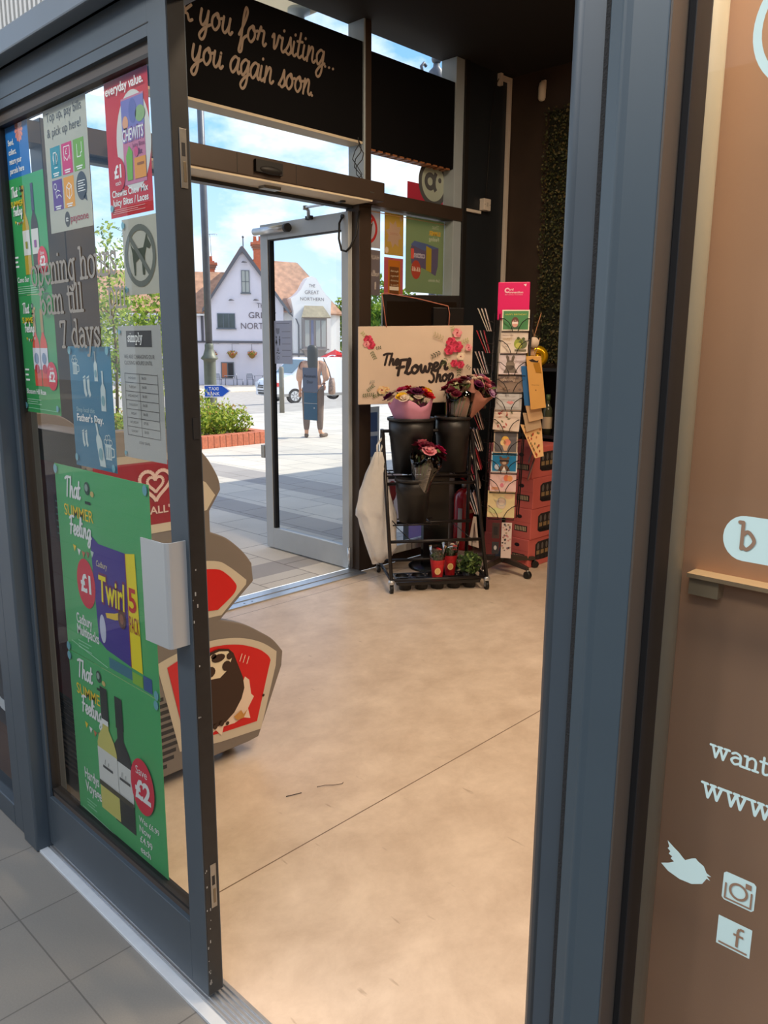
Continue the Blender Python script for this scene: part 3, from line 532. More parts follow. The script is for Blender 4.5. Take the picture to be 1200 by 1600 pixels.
f.ell(.042, .112, .006, .007, IN); f.ell(.042, .098, .013, .008, IN); f.line([(.02, .078), (.035, .083), (.05, .076), (.066, .08)], .006, DK); f.ring(.043, .045, .014, .004, IN)
tag(f.build('notice_sheet'), 'tall pale lilac notice with rows of figures on the open leaf', 'notice')
# ---- brick planter with shrubs
pl = thing('planter', 'low red brick planter edging the sunny plaza', 'planter', (-12.0, 5.6, 0))
BRK = ground_mat('red_brick', (186, 92, 62), (168, 80, 54), (200, 170, 146), 0.075, 0.3, 0.008, 0.0, (0, 0, 0), (), None, 0.8, 90, 0.2)
bm_ = mat('brick_top', (190, 112, 84), 0.8, 0, 0.2, 30)
b = B(); yy = 1.0; rng = random.Random(1)
while yy < 8.32:
    b.box(-10.83, -10.62, yy, yy+0.10, 0, 0.19+rng.uniform(-.003, .003), bm_); yy += 0.112
b.box(-10.82, -10.63, 1.0, 8.33, 0, 0.175, mat('mortar', (190, 165, 142), 0.9)); xx = -13.2
while xx < -10.85: b.box(xx, xx+0.10, 8.14, 8.34, 0, 0.19, bm_); xx += 0.112
b.build('brick_edge', pl, bevel=0.004); b = B(); b.box(-13.3, -10.8, 1.0, 8.2, 0, 0.13, mat('soil', (96, 78, 58), 0.95, 0, 0.3, 20)); b.build('soil', pl)
rng = random.Random(7); STEM = mat('stem', (104, 92, 60), 0.8)
for i in range(34):
    row = i // 17; y = 1.3+(i % 17)*0.415+.15*row; x = -11.12-.62*row; h = (0.36+0.12*rng.random())*(1.3 if i % 6 == 2 else 1.0)
    s0 = thing('shrub', None, None, (x, y, .13)); b = B()
    for k in range(7):
        a = rng.uniform(0, 6.28); b.tube([(x, y, .12), (x+.10*math.cos(a), y+.10*math.sin(a), .12+h*.5), (x+.18*math.cos(a), y+.18*math.sin(a), .12+h*rng.uniform(.8, 1.1))], [.008, .006, .003], STEM, 5)
    b.build('stem', s0); b = B(); leaves(b, rng, 560, (x, y, .14+h*.5), (.30, .27, h*.52), 0.036, [LEAFS[1], LEAFS[3], LEAFS[3], LEAFS[0]]); leaves(b, rng, 60, (x, y, .12+h*1.05), (.2, .2, h*.28), 0.03, [LEAFS[3], LEAFS[3], leafmat('leaf_rust', (196, 150, 80))]); b.build('foliage', s0)
    tag(s0, 'yellow-green leafy shrub in the rows inside the red brick planter', 'shrub', 'shrubs in the brick planter')
def tree(label, base, h, crown, n, size, mats, seed, group=None, r=0.06):
    rng = random.Random(seed); t = thing('tree', label, 'tree', base, group); b = B(); x, y, z = base; top = (x+.1, y-.05, z+h*.8)
    b.tube([base, (x+.06, y+.03, z+h*.4), top], [r, r*.75, r*.3], STEM, 8); tips = []
    for k in range(12):
        a = rng.uniform(0, 6.28); zz = z+h*rng.uniform(.35, .9); l = crown[0]*rng.uniform(.5, .9); tip = (x+l*math.cos(a), y+l*math.sin(a), zz+l*rng.uniform(.2, .9)); tips.append(tip); b.tube([(x+.05, y, zz-.1), tip], [r*.35, r*.1], STEM, 5)
    b.build('trunk', t); b = B(); leaves(b, rng, n//2, (x, y, z+h*.62), crown, size, mats, 0.35)
    for tip in tips: leaves(b, rng, n//24, tip, tuple(c*.38 for c in crown), size, mats)
    b.build('crown', t); return t
tree('slender young tree with sparse yellow-green leaves rising from the brick planter', (-12.3, 6.42, .12), 3.3, (.55, .5, 1.35), 1700, .045, [LEAFS[1], LEAFS[3], LEAFS[0]], 3, None, .03)
tree('dense bright green bush tree behind the slender young tree', (-15.0, 8.35, 0), 2.4, (.85, .75, 1.25), 2600, .06, [LEAFS[1], LEAFS[0], LEAFS[3]], 5, None, .05)
# ---- lamp posts
LP = mat('lamp_iron', (98, 100, 106), 0.45, 0.3, 0.1, 8); LPB = mat('lamp_iron_base', (108, 112, 100), 0.5, 0.2, 0.15, 6)
lp = thing('lamp_post', 'tall slim grey lamp post behind the brick planter with flared collar', 'lamp post', (-13.5, 9.06, 0))
b = B(); b.lathe([(.068, 1.5), (.066, 4), (.06, 7.6)], (-13.5, 9.06, 0), LP, 20); b.build('shaft', lp)
b = B(); b.lathe([(.072, 1.62), (.085, 1.60), (.085, 1.53), (.09, 1.5), (.12, 1.40), (.165, 1.345), (.165, 1.325), (.12, 1.30), (.115, 1.24), (.12, .35), (.16, .28), (.17, 0)], (-13.5, 9.06, 0), LPB, 20); b.build('pedestal', lp)
lo = thing('lamp_post', 'ornate lamp post with ball finial and scroll arm seen above the boards', 'lamp post', (-8, 9.29, 0))
b = B(); b.lathe([(.12, 0), (.1, .3), (.06, .35), (.055, 5.0), (.075, 5.05), (.075, 5.12), (.04, 5.16)], (-8, 9.29, 0), LP, 16); b.build('shaft', lo)
b = B(); b.lathe([(.03, 5.15), (.10, 5.22), (.11, 5.36), (.05, 5.42), (.045, 5.46)], (-8, 9.29, 0), LP, 16); b.build('collar', lo)
b = B(); b.ball((-8, 9.29, 5.53), .075, LP); b.ball((-8, 9.29, 5.63), (.035, .035, .05), LP); b.lathe([(.03, 5.66), (.012, 5.74), (.002, 5.82)], (-8, 9.29, 0), LP, 10); b.build('finial', lo)
b = B(); b.tube([(-8, 9.36, 5.30), (-8, 9.55, 5.42), (-8, 9.75, 5.47), (-8, 10.1, 5.42), (-8, 10.3, 5.3)], .022, LP); b.tube([(-8, 9.36, 5.2), (-8, 9.6, 5.3), (-8, 9.9, 5.43)], .014, LP)
b.tube([(-8, 9.22, 5.26), (-8, 9.1, 5.24), (-8, 9.0, 5.28), (-8, 8.97, 5.36), (-8, 9.02, 5.41), (-8, 9.07, 5.38)], .022, LP); b.build('scroll_arm', lo)
b = B(); b.lathe([(.16, 5.28), (.2, 5.1), (.12, 4.8), (.05, 4.78)], (-8, 10.3, 0), LP, 12); b.build('lantern', lo)
ts = thing('street_sign', 'blue arrow street sign reading TAXI RANK on the slim lamp post', 'sign', (-13.31, 9.08, .6))
U_ = Vector((.56, .83, 0)).normalized(); O_ = Vector((-13.38, 8.84, .575)); N_ = Vector((.83, -.56, 0)).normalized()
f = Flat(O_+N_*.02, U_, (0, 0, 1), N_, 0.002); ol = [(0, .02), (0, .26), (.34, .26), (.50, .145), (.34, .02)]
f.b.prism(ol, f.O, f.U, f.V, -f.N*.02, C(236, 240, 246)); f.poly([(.0, .038), (.0, .242), (.332, .242), (.468, .142), (.332, .038)], C(28, 92, 205)); WH = C(240, 243, 250)
f.text('TAXI', .17, .158, WH, h=.062, align='C', bold=.02); f.text('RANK', .17, .062, WH, h=.062, align='C', bold=.02); f.b.build('plate', ts)
b = B(); b.box(-13.44, -13.36, 8.95, 9.12, .68, .72, STEEL); b.build('bracket', ts)
bl = B(); bl.lathe([(.06, 0), (.06, 1.05), (.04, 1.1)], (-15.3, 12.28, 0), mat('bollard_grey', (120, 116, 104), 0.7), 14); tag(bl.build('bollard'), 'grey post standing at the road edge beside the white van', 'bollard')
# ---- pub
R_ = Vector((.592, .805, 0)).normalized(); Q_ = Vector((-.805, .592, 0)).normalized(); G0 = Vector((-51.8, 38.0, 0)); GZ = -1.45
def pp(a, z, q=0.0): return G0+R_*a+Q_*q+Vector((0, 0, z))
RENDER = mat('pub_render', (226, 220, 226), 0.8, 0, 0.03, 1); RTILE = mat('clay_tile', (178, 136, 108), 0.85, 0, 0.28, 2.2, 0.4); BARGE = mat('barge_board', (104, 102, 106), 0.7); TIMB = mat('dark_timber', (92, 90, 96), 0.7)
pb = thing('pub', 'white rendered pub with steep gable, tiled roofs and curved front gable', 'building', tuple(pp(0, GZ)))
def pbuild(b, n, par=None, **k): return b.build(n, par or pb, **k)
b = B(); gp = [(-2.75, GZ), (-2.75, 4.55), (0, 8.7), (3.05, 4.55), (3.05, GZ)]; b.prism(gp, pp(0, 0), R_, (0, 0, 1), Q_*9, RENDER); pbuild(b, 'gable_wall')
def slab(b, p, th, m):
    n = (Vector(p[1])-Vector(p[0])).cross(Vector(p[2])-Vector(p[0])).normalized()*th; a = [Vector(q) for q in p]; c = [q+n for q in a]; b.face(a, m); b.face(c, m)
    for i in range(len(a)): b.face([a[i], a[(i+1) % len(a)], c[(i+1) % len(a)], c[i]], m)
b = B(); slab(b, [pp(-3.05, 4.15, -.25), pp(0, 8.85, -.25), pp(0, 8.85, 9), pp(-3.05, 4.15, 9)], .12, RTILE); slab(b, [pp(0, 8.85, -.25), pp(3.45, 4.1, -.25), pp(3.45, 4.1, 9), pp(0, 8.85, 9)], .12, RTILE); pbuild(b, 'gable_roof')
b = B(); b.prism([(-3.1, 4.0), (-3.1, 4.3), (0, 8.98), (3.5, 4.25), (3.5, 3.95), (0, 8.55)], pp(0, 0, -.3), R_, (0, 0, 1), Q_*.12, BARGE); b.obox(pp(0.1, 9.25, -.2), R_*.04, Q_*.04, (0, 0, .35), BARGE); b.ball(pp(0.1, 9.6, -.2), .09, BARGE); pbuild(b, 'barge_board')
b = B(); b.obox(pp(.15, 1.87, -.05), R_*2.95, Q_*.06, (0, 0, .08), BARGE); pbuild(b, 'band')
GL = mat('pub_pane', (72, 84, 86), 0.15, 0, 0.25, 1); FR = mat('pub_frame', (112, 116, 118), 0.6); CUR = mat('net_curtain', (176, 178, 170), 0.8)
def win(a0, a1, z0, z1, mull, par=None, q=-.03, cur=False, fr=FR):
    b = B(); b.obox(pp((a0+a1)/2, (z0+z1)/2, q), R_*((a1-a0)/2+.06), Q_*.05, (0, 0, (z1-z0)/2+.06), fr); b.obox(pp((a0+a1)/2, z0-.09, q-.05), R_*((a1-a0)/2+.14), Q_*.09, (0, 0, .04), fr); w = pbuild(b, 'window', par)
    b = B(); b.obox(pp((a0+a1)/2, (z0+z1)/2, q-.05), R_*(a1-a0)/2, Q_*.012, (0, 0, (z1-z0)/2), CUR if cur else GL); pbuild(b, 'pane', w)
    b = B()
    for u in mull[0]: b.obox(pp(a0+(a1-a0)*u, (z0+z1)/2, q-.07), R_*.025, Q_*.015, (0, 0, (z1-z0)/2), fr)
    for u in mull[1]: b.obox(pp((a0+a1)/2, z0+(z1-z0)*u, q-.07), R_*(a1-a0)/2, Q_*.015, (0, 0, .025), fr)
    pbuild(b, 'glazing_bar', w)
win(-.05, .45, 5.6, 7.15, ((.5,), (.5,)), cur=True); win(-1.95, -.72, 2.95, 3.95, ((.33, .66), ()), fr=mat('steel_frame', (104, 112, 120), 0.5))
b = B(); b.obox(pp(-1.35, -.28, -.03), R_*.5, Q_*.06, (0, 0, .62), FR); w = pbuild(b, 'ground_window')
for u, c in ((-1.58, (190, 112, 74)), (-1.12, (44, 40, 42))): b = B(); b.obox(pp(u, -.28, -.1), R_*.19, Q_*.02, (0, 0, .54), C(*c)); pbuild(b, 'pane', w)
f = Flat(pp(0, 0, -.02), R_, (0, 0, 1), -Q_, .012); LT = mat('pub_letter', (118, 108, 112), 0.7)
for s_, z, h, w in (('THE', 4.46, .36, .80), ('GREAT', 3.68, .46, 2.1), ('NORTHERN', 2.86, .48, 3.3)): f.text(s_, 1.42, z, LT, h=h, w=w, align='C')
f.b.build('lettering', pb)
for a, z in ((.15, 7.75), (-.9, 4.95), (.95, 4.98)):
    b = B(); b.lathe([(.02, .12), (.12, .1), (.24, 0)], pp(a, z, -.35), BARGE, 10); b.tube([pp(a, z+.1, -.35), pp(a, z+.12, 0)], .02, BARGE, 5); pbuild(b, 'wall_lamp')
# left wing
b = B(); b.prism([(-17, GZ), (-17, 4.1), (-2.7, 4.1), (-2.7, GZ)], pp(0, 0, 1.0), R_, (0, 0, 1), Q_*7, RENDER); pbuild(b, 'left_wing')
b = B(); slab(b, [pp(-17, 4.0, .6), pp(-1.0, 4.0, .6), pp(-1.0, 7.3, 4.5), pp(-17, 7.3, 4.5)], .15, RTILE); slab(b, [pp(-17, 4.0, 8.4), pp(-1.0, 4.0, 8.4), pp(-1.0, 7.3, 4.5), pp(-17, 7.3, 4.5)], -.15, RTILE); pbuild(b, 'left_roof')
b = B(); b.obox(pp(-9, 3.9, .65), R_*8, Q_*.08, (0, 0, .07), C(235, 235, 232)); b.obox(pp(-9.8, 1.87, .95), R_*7.2, Q_*.05, (0, 0, .07), TIMB)
for a in (-16, -12.6, -9.5, -6.4, -3.2): b.obox(pp(a, 3, .95), R_*.09, Q_*.05, (0, 0, 1.1), TIMB)
for a in (-15.2, -8.7, -5.6): b.obox(pp(a, 2.9, .95), R_*.55+Vector((0, 0, .9)), Q_*.05, R_*-.06+Vector((0, 0, .04)), TIMB)
pbuild(b, 'timber_frame'); win(-7.9, -7.2, 2.4, 3.5, ((.5,), (.5,)), None, .97); win(-11.5, -10.7, 2.4, 3.5, ((.5,), (.5,)), None, .97)
# right wing, turned a little towards the sun
R2 = (R_*math.cos(.2)+Q_*math.sin(.2)).normalized(); Q2 = (Q_*math.cos(.2)-R_*math.sin(.2)).normalized(); H0 = pp(3.1, 0, .6)
def p2(a, z, q=0.0): return H0+R2*a+Q2*q+Vector((0, 0, z))
WHT = mat('pub_white', (246, 244, 240), 0.8)
b = B(); b.prism([(0, GZ), (0, 4.4), (4.6, 4.4), (4.6, GZ)], p2(0, 0), R2, (0, 0, 1), Q2*7, WHT); pbuild(b, 'right_wing')
b = B(); slab(b, [p2(-1.8, 4.2, -.3), p2(4.75, 4.0, -.3), p2(2.0, 8.2, 3.6), p2(-1.6, 8.3, 3.6)], .14, RTILE); slab(b, [p2(4.75, 4.0, -.3), p2(4.9, 4.0, 7.3), p2(2.0, 8.2, 3.6)], .14, RTILE); pbuild(b, 'right_roof')
dg = [(.55, GZ), (.55, 4.2), (.35, 5.2), (.75, 5.45), (1.15, 5.85), (1.45, 6.4), (1.7, 6.75), (2.05, 6.9), (2.4, 6.75), (2.65, 6.35), (2.9, 5.9), (3.3, 5.4), (3.6, 5.1), (3.55, 4.2), (3.55, GZ)]
b = B(); b.prism(dg, p2(0, 0, -.9), R2, (0, 0, 1), Q2*1.2, WHT); pbuild(b, 'curved_gable')
f = Flat(p2(0, 0, -.93), R2, (0, 0, 1), -Q2, .012)
for s_, z, h, w in (('THE', 6.05, .26, .5), ('GREAT', 5.55, .28, 1.15), ('NORTHERN', 5.05, .26, 1.9)): f.text(s_, 2.03, z, LT, h=h, w=w, align='C')
f.b.build('lettering', pb)
b = B(); BAYM = mat('bay_timber', (150, 140, 132), 0.7)
b.prism([(1.15, 1.35), (3.05, 1.35), (3.05, 3.75), (1.15, 3.75)], p2(0, 0, -1.5), R2, (0, 0, 1), Q2*.6, BAYM); b.prism([(1.0, 1.28), (3.2, 1.28), (3.2, 1.4), (1.0, 1.4)], p2(0, 0, -1.6), R2, (0, 0, 1), Q2*.7, BAYM)
b.grid([[p2(1.15, 1.28, -1.5), p2(3.05, 1.28, -1.5), p2(3.05, 1.28, -.9), p2(1.15, 1.28, -.9)], [p2(1.7, .3, -1.0), p2(2.5, .3, -1.0), p2(2.5, .3, -.9), p2(1.7, .3, -.9)]], BAYM, True, False, True); by = pbuild(b, 'bay_window')
b = B()
for a in (1.27, 2.15, 2.6): b.obox(p2(a+.17, 2.55, -1.52), R2*.17, Q2*.012, (0, 0, 1.0), CUR)
b.obox(p2(1.85, 2.55, -1.53), R2*.1, Q2*.01, (0, 0, 1.0), C(120, 122, 150)); pbuild(b, 'pane', by)
b = B(); slab(b, [p2(.95, 3.72, -1.7), p2(3.3, 3.72, -1.7), p2(2.9, 4.6, -.9), p2(1.4, 4.6, -.9)], .1, mat('bay_tile', (150, 138, 112), 0.8, 0, 0.2, 3)); pbuild(b, 'bay_roof', by)
b = B(); b.tube([p2(.3, 4.2, -.2), p2(.75, 3.6, -.95), p2(.9, 3.2, -.98), p2(.9, GZ, -.98)], .05, BARGE, 6); b.tube([p2(3.62, 4.0, -.3), p2(3.62, GZ, -.3)], .05, BARGE, 6); pbuild(b, 'drainpipe')
b = B(); b.obox(p2(2.3, .95, -.97), R2*2.3, Q2*.05, (0, 0, .08), BARGE); pbuild(b, 'band')
b = B(); b.obox(p2(.25, .15, -.06), R2*.22, Q2*.05, (0, 0, .7), mat('pub_door_green', (150, 150, 90), 0.7)); pbuild(b, 'side_window')
# chimneys
CH = ground_mat('chimney_brick', (206, 108, 70), (190, 96, 62), (216, 170, 140), 0.35, 0.12, 0.02, .5, (0, 0, 0), (), None, .85, 30, .15); CHC = mat('chimney_clay', (196, 118, 86), 0.8, 0, 0.15, 4)
def chim(a, q, z0, z1, w, pots):
    b = B(); b.obox(pp(a, (z0+z1)/2, q), R_*w, Q_*w*.9, (0, 0, (z1-z0)/2), CHC)
    for k, (dz, g) in enumerate(((-.55, .06), (-.38, .14), (-.22, .22))): b.obox(pp(a, z1+dz, q), R_*(w+g), Q_*(w*.9+g), (0, 0, .09), C(150, 104, 80) if k < 2 else CHC)
    o = pbuild(b, 'chimney')
    for k in range(pots): b = B(); b.lathe([(.16, 0), (.13, .45), (.17, .5)], pp(a+(k-(pots-1)/2)*.42, z1-.12, q), CHC, 10); pbuild(b, 'chimney_pot', o)
chim(1.45, 3.5, 7.2, 9.75, .55, 3); chim(-2.55, 5.5, 6.6, 8.35, .3, 1)
b = B(); b.tube([pp(-2.45, 8.2, 5.5), pp(-2.55, 10.5, 5.5)], .025, STEEL, 5); b.tube([pp(-3.1, 10.4, 5.5), pp(-1.9, 10.5, 5.5)], .02, STEEL, 5)
for k in range(6): b.tube([pp(-2.9+k*.18, 10.42, 5.2), pp(-2.9+k*.18, 10.42, 5.8)], .015, STEEL, 4)
pbuild(b, 'aerial')
# hanging baskets, chairs, tables and parasol in front of the pub
for k, (a, lb) in enumerate(((-.95, 'flower basket hanging between the pub ground window and its gable centre'), (.55, 'rounder yellow flower basket hanging on the pub wall under its lettering'), (-2.45, 'reddish flower basket hanging on the pub wall beside the lamp post'))):
    h = thing('hanging_basket', lb, 'hanging basket', tuple(pp(a, .65, -.4)), 'flower baskets on the pub wall'); rng = random.Random(k)
    b = B(); b.lathe([(.03, .62), (.2, .72), (.32, .95), (.33, 1.0)], pp(a, 0, -.4), mat('basket_liner', (150, 116, 60), 0.9), 12); b.build('basket', h)
    b = B(); b.tube([pp(a+.5, 1.75, 0), pp(a+.5, 1.75, -.4), pp(a, 1.72, -.4), pp(a, 1.0, -.4)], .02, BARGE, 5); b.build('bracket', h)
    b = B(); leaves(b, rng, 160, pp(a, 1.02, -.4), (.42, .42, .2), .07, [LEAFS[0], leafmat('petal_y', (222, 180, 60)), leafmat('petal_r', (190, 70, 80))] if k < 2 else [leafmat('petal_r', (190, 70, 80)), LEAFS[2]]); b.build('flowers', h)
CM = mat('chair_metal', (136, 140, 152), 0.4, 0.5)
def cafe_chair(a, q, rot, label):
    c = thing('cafe_chair', label, 'chair', tuple(pp(a, GZ+.09, q)), 'metal chairs outside the pub'); A = (R_*math.cos(rot)+Q_*math.sin(rot)); D = (Q_*math.cos(rot)-R_*math.sin(rot)); o = pp(a, GZ+.09, q)
    def P(x, y, z): return o+A*x+D*y+Vector((0, 0, z))
    b = B(); b.obox(P(0, 0, .45), A*.24, D*.24, (0, 0, .015), CM); b.build('seat', c)
    for x in (-.22, .22):
        for y in (-.22, .22): b = B(); b.tube([P(x, y, 0), P(x, y, .45)], .022, CM, 6); b.build('leg', c)
    b = B()
    for x in (-.22, .22): b.tube([P(x, .22, .45), P(x, .28, .9)], .022, CM, 6)
    for z in (.55, .63, .71, .79, .87): b.obox(P(0, .235+.1*(z-.45), z), A*.22, D*.01, (0, 0, .028), CM)
    b.build('backrest', c)
for a, q, r, l in ((-2.05, -1.7, 2.9, 'metal cafe chair nearest the lamp post outside the pub'), (-.42, -1.6, 1.5, 'metal cafe chair seen side-on outside the pub door'), (.35, -1.7, 3.0, 'metal cafe chair showing its back between the two pub tables'), (1.72, -1.6, 1.5, 'metal cafe chair next to the white van nose outside the pub')): cafe_chair(a, q, r, l)
for a, l in ((-1.2, 'small metal cafe table outside the pub nearest the lamp post'), (1.0, 'small metal cafe table outside the pub nearest the van')):
    t = thing('cafe_table', l, 'table', tuple(pp(a, GZ+.09, -1.7)), 'metal tables outside the pub'); b = B(); b.obox(pp(a, GZ+.81, -1.7), R_*.38, Q_*.38, (0, 0, .015), CM); b.build('tabletop', t)
    for sx in (-.3, .3):
        for sy in (-.3, .3): b = B(); b.tube([pp(a+sx, GZ+.09, -1.7+sy), pp(a+sx, GZ+.8, -1.7+sy)], .022, CM, 6); b.build('leg', t)
us = thing('parasol', 'red parasol with a white swirl behind the white van', 'parasol', tuple(pp(6.6, GZ, -4))); RED = mat('parasol_red', (214, 52, 56), 0.8, 0, 0, 1, 0, .3, .3)
b = B(); c = pp(6.6, 1.35, -4); rim = [pp(6.6+1.75*math.cos(t), .55, -4+1.75*math.sin(t)) for t in [math.pi/6+2*math.pi*i/6 for i in range(6)]]
for i in range(6): b.face([c, rim[i], rim[(i+1) % 6]], RED); b.face([rim[i], rim[(i+1) % 6], rim[(i+1) % 6]-Vector((0, 0, .18)), rim[i]-Vector((0, 0, .18))], RED)
b.build('canopy', us); b = B(); b.tube([pp(6.6, GZ, -4), pp(6.6, 1.4, -4)], .03, BARGE, 8); b.build('pole', us)
nrm = (rim[3]-c).cross(rim[4]-c).normalized(); nrm = nrm if nrm.z > 0 else -nrm; cc = (c*0.30+rim[3]*0.25+rim[4]*0.45); uu = (rim[4]-rim[3]).normalized(); vv = nrm.cross(uu)
f = Flat(cc, uu, vv, nrm, .02)
for i in range(14):
    a0, a1 = .7+i*.34, .7+(i+1)*.34; f.poly([(.36*math.cos(a0), .36*math.sin(a0)), (.36*math.cos(a1), .36*math.sin(a1)), (.24*math.cos(a1), .24*math.sin(a1)), (.24*math.cos(a0), .24*math.sin(a0))], C(246, 240, 238))
f.b.build('swirl_emblem', us)
# ---- white van
VR = Vector((.592, .805, 0)).normalized(); h_ = math.radians(25); VS = (R_*math.cos(h_)+Q_*math.sin(h_)).normalized(); VW = (Q_*math.cos(h_)-R_*math.sin(h_)).normalized(); V0 = Vector((-27.3, 21.56, -.86))
def pv(s, w, z): return V0+VS*s+VW*w+Vector((0, 0, z))
VWH = mat('van_white', (236, 238, 242), 0.25, 0, 0, 1, 0, .5, 0, .6); VBK = mat('van_black', (34, 36, 40), 0.4); VGL = mat('van_glass', (92, 118, 124), 0.1)
vn = thing('van', 'white panel van parked across the road behind the open door leaf', 'van', tuple(V0))
prof = [(0, .3), (-.02, .7), (.1, .98), (.85, 1.22), (1.6, 1.88), (1.9, 1.95), (4.9, 1.95), (5.0, 1.7), (5.0, .3)]
b = B(); rows = []
for w, k in ((0, .04), (.1, 0), (1.8, 0), (1.9, .04)): rows.append([pv(s, w, z-(k if z > .5 else 0)) for s, z in prof])
b.grid(rows, VWH, True, False, True); b.build('body', vn, bevel=.05)
b = B(); b.face([pv(.92, .18, 1.285), pv(.92, 1.72, 1.285), pv(1.55, 1.66, 1.845), pv(1.55, .24, 1.845)], VGL); o = b.build('windscreen', vn); o.location += Vector((-.01, 0, .012))
b = B(); b.prism([(1.05, 1.22), (1.65, 1.8), (2.5, 1.8), (2.5, 1.2)], pv(0, -.008, 0), VS, (0, 0, 1), VW*.006, VGL); b.build('side_window', vn)
b = B()
for z in (.72, .64, .5): b.prism([(.25, z), (1.65, z), (1.65, z+.05), (.25, z+.05)], pv(-.035, 0, 0), VW, (0, 0, 1), VS*.03, VBK)
b.prism([(.3, .36), (1.6, .36), (1.6, .46), (.3, .46)], pv(-.03, 0, 0), VW, (0, 0, 1), VS*.03, VBK); b.build('grille', vn)
f = Flat(pv(-.045, .95, .68), VW, (0, 0, 1), -VS, .004); f.ring(0, 0, .1, .018, C(225, 228, 232)); f.line([(-.06, .06), (-.03, -.0), (0, .05), (.03, 0), (.06, .06)], .016, C(225, 228, 232)); f.line([(-.07, .0), (-.035, -.08), (0, -.01), (.035, -.08), (.07, 0)], .016, C(225, 228, 232)); f.b.build('emblem', vn)
for w in (.12, 1.62): b = B(); b.obox(pv(.0, w+.08, .78), VW*.14, VS*.05, (0, 0, .1), C(206, 212, 220)); b.build('headlamp', vn)
b = B(); b.obox(pv(.12, -.005, .82), VS*.08, VW*.012, (0, 0, .08), C(214, 60, 56)); b.build('side_light', vn)
for s in (.95, 3.95):
    for w in (.0, 1.72):
        b = B(); b.cyl(pv(s, w-.012, .32), pv(s, w+.2, .32), .325, mat('tyre', (40, 40, 42), 0.9), seg=24); wl = b.build('wheel', vn)
        b = B(); b.cyl(pv(s, w-.02, .32), pv(s, w-.014, .32), .215, C(206, 208, 210), seg=20)
        for k in range(7): t = 2*math.pi*k/7; b.obox(pv(s, w-.024, .32)+(VS*math.cos(t)+Vector((0, 0, 1))*math.sin(t))*.13, (VS*math.cos(t)+Vector((0, 0, 1))*math.sin(t))*.07, VW*.004, (VS*-math.sin(t)+Vector((0, 0, 1))*math.cos(t))*.016, C(120, 120, 124))
        b.build('hub_cap', wl)
b = B(); b.prism([(-.0, .3), (5.0, .3), (5.0, .42), (.0, .42)], pv(0, -.012, 0), VS, (0, 0, 1), VW*.01, C(150, 148, 144)); b.build('sill_trim', vn)
# ---- trees beyond
tree('broad green tree rising behind the curved white pub gable', tuple(pp(9.8, GZ, 6)), 7.2, (2.6, 2.4, 2.8), 3000, .22, [LEAFS[0], LEAFS[2], LEAFS[1]], 11, None, .16)
tree('green tree glimpsed between the small posters and the flower sign', (-40, 42.3, GZ), 6.3, (2.2, 2.2, 2.3), 2600, .22, [LEAFS[0], LEAFS[1], LEAFS[2]], 12, None, .16)
tree('far green tree showing under the olive poster beyond the window', (-40, 50.5, GZ), 7.8, (3.0, 3.0, 3.0), 2600, .24, [LEAFS[0], LEAFS[1], LEAFS[2]], 13, None, .16)
# ---- person outside, seen from behind
PP = Vector((-10.72, 9.30, 0)); PF = Vector((-.75, .66, 0)).normalized(); PR = Vector((.66, .75, 0)).normalized()
def lp_(p): return PP+PR*p[0]+PF*p[1]+Vector((0, 0, p[2]))
def skin(name, verts, edges, m, parent, root=0, sub=2):
    base = Vector(parent['base']); me = bpy.data.meshes.new(name)
    me.from_pydata([lp_(v[:3])-base for v in verts], edges, []); me.update()
    o = bpy.data.objects.new(name, me); COL.objects.link(o); o.parent = parent; o['base'] = tuple(base)
    md = o.modifiers.new('skin', 'SKIN'); md.use_smooth_shade = True; md.branch_smoothing = 0.6
    sv = me.skin_vertices[0].data
    for i, v in enumerate(verts):
        r = v[3]; sv[i].radius = (r, r) if not isinstance(r, tuple) else r; sv[i].use_root = (i == root)
    sd = o.modifiers.new('sub', 'SUBSURF'); sd.levels = sub; sd.render_levels = sub
    me.materials.append(m); return o
pn = thing('person', 'person with long dark hair, peach top and brown leggings standing on the sunny plaza', 'person', tuple(PP))
SKIN_ = mat('skin', (214, 160, 130), 0.6, 0, 0.04, 20); TOP = mat('peach_top', (226, 178, 146), 0.85, 0, 0.05, 30); LEG = mat('brown_leggings', (112, 94, 86), 0.85, 0, 0.08, 30); HAIR = mat('dark_hair', (48, 42, 34), 0.5, 0, 0.3, 60)
bv = [(0, 0, .94, .115), (0, .0, 1.10, .105), (0, 0, 1.26, .115), (0, .0, 1.36, .06), (0, .015, 1.43, .05), (0, .03, 1.52, .085), (0, .03, 1.60, .075)]
be = [(0, 1), (1, 2), (2, 3), (3, 4), (4, 5), (5, 6)]
def limb(prev, pts):
    for p in pts: bv.append(p); be.append((prev, len(bv)-1)); prev = len(bv)-1
    return prev
for sx in (-1, 1):
    e_ = limb(2, [(sx*.17, 0, 1.30, .055), (sx*.225, -.02, 1.05, .043), (sx*(.23 if sx < 0 else .20), .10 if sx < 0 else .16, .86 if sx < 0 else .98, .030)])
    x, y, z, _ = bv[e_]; pm = limb(e_, [(x-sx*.005, y+.05, z-.06, .027)])
    for k, ln in enumerate((.062, .072, .068, .055)): limb(pm, [(x+sx*(.022-.015*k), y+.085, z-.10+.004*k, .0085), (x+sx*(.020-.013*k), y+.09, z-.10-ln*.5, .008), (x+sx*(.015-.012*k), y+.075, z-.10-ln, .007)])
    limb(e_, [(x-sx*.03, y+.055, z-.04, .010), (x-sx*.045, y+.075, z-.075, .009)])
    limb(0, [(sx*.095, 0, .86, .10), (sx*.11, .01, .50, .062), (sx*.115, -.03, .28, .052), (sx*.12, -.02, .09, .036), (sx*.125+(.07 if sx > 0 else 0), .10, .035, .032), (sx*.13+(.1 if sx > 0 else 0), .16, .028, .026)])
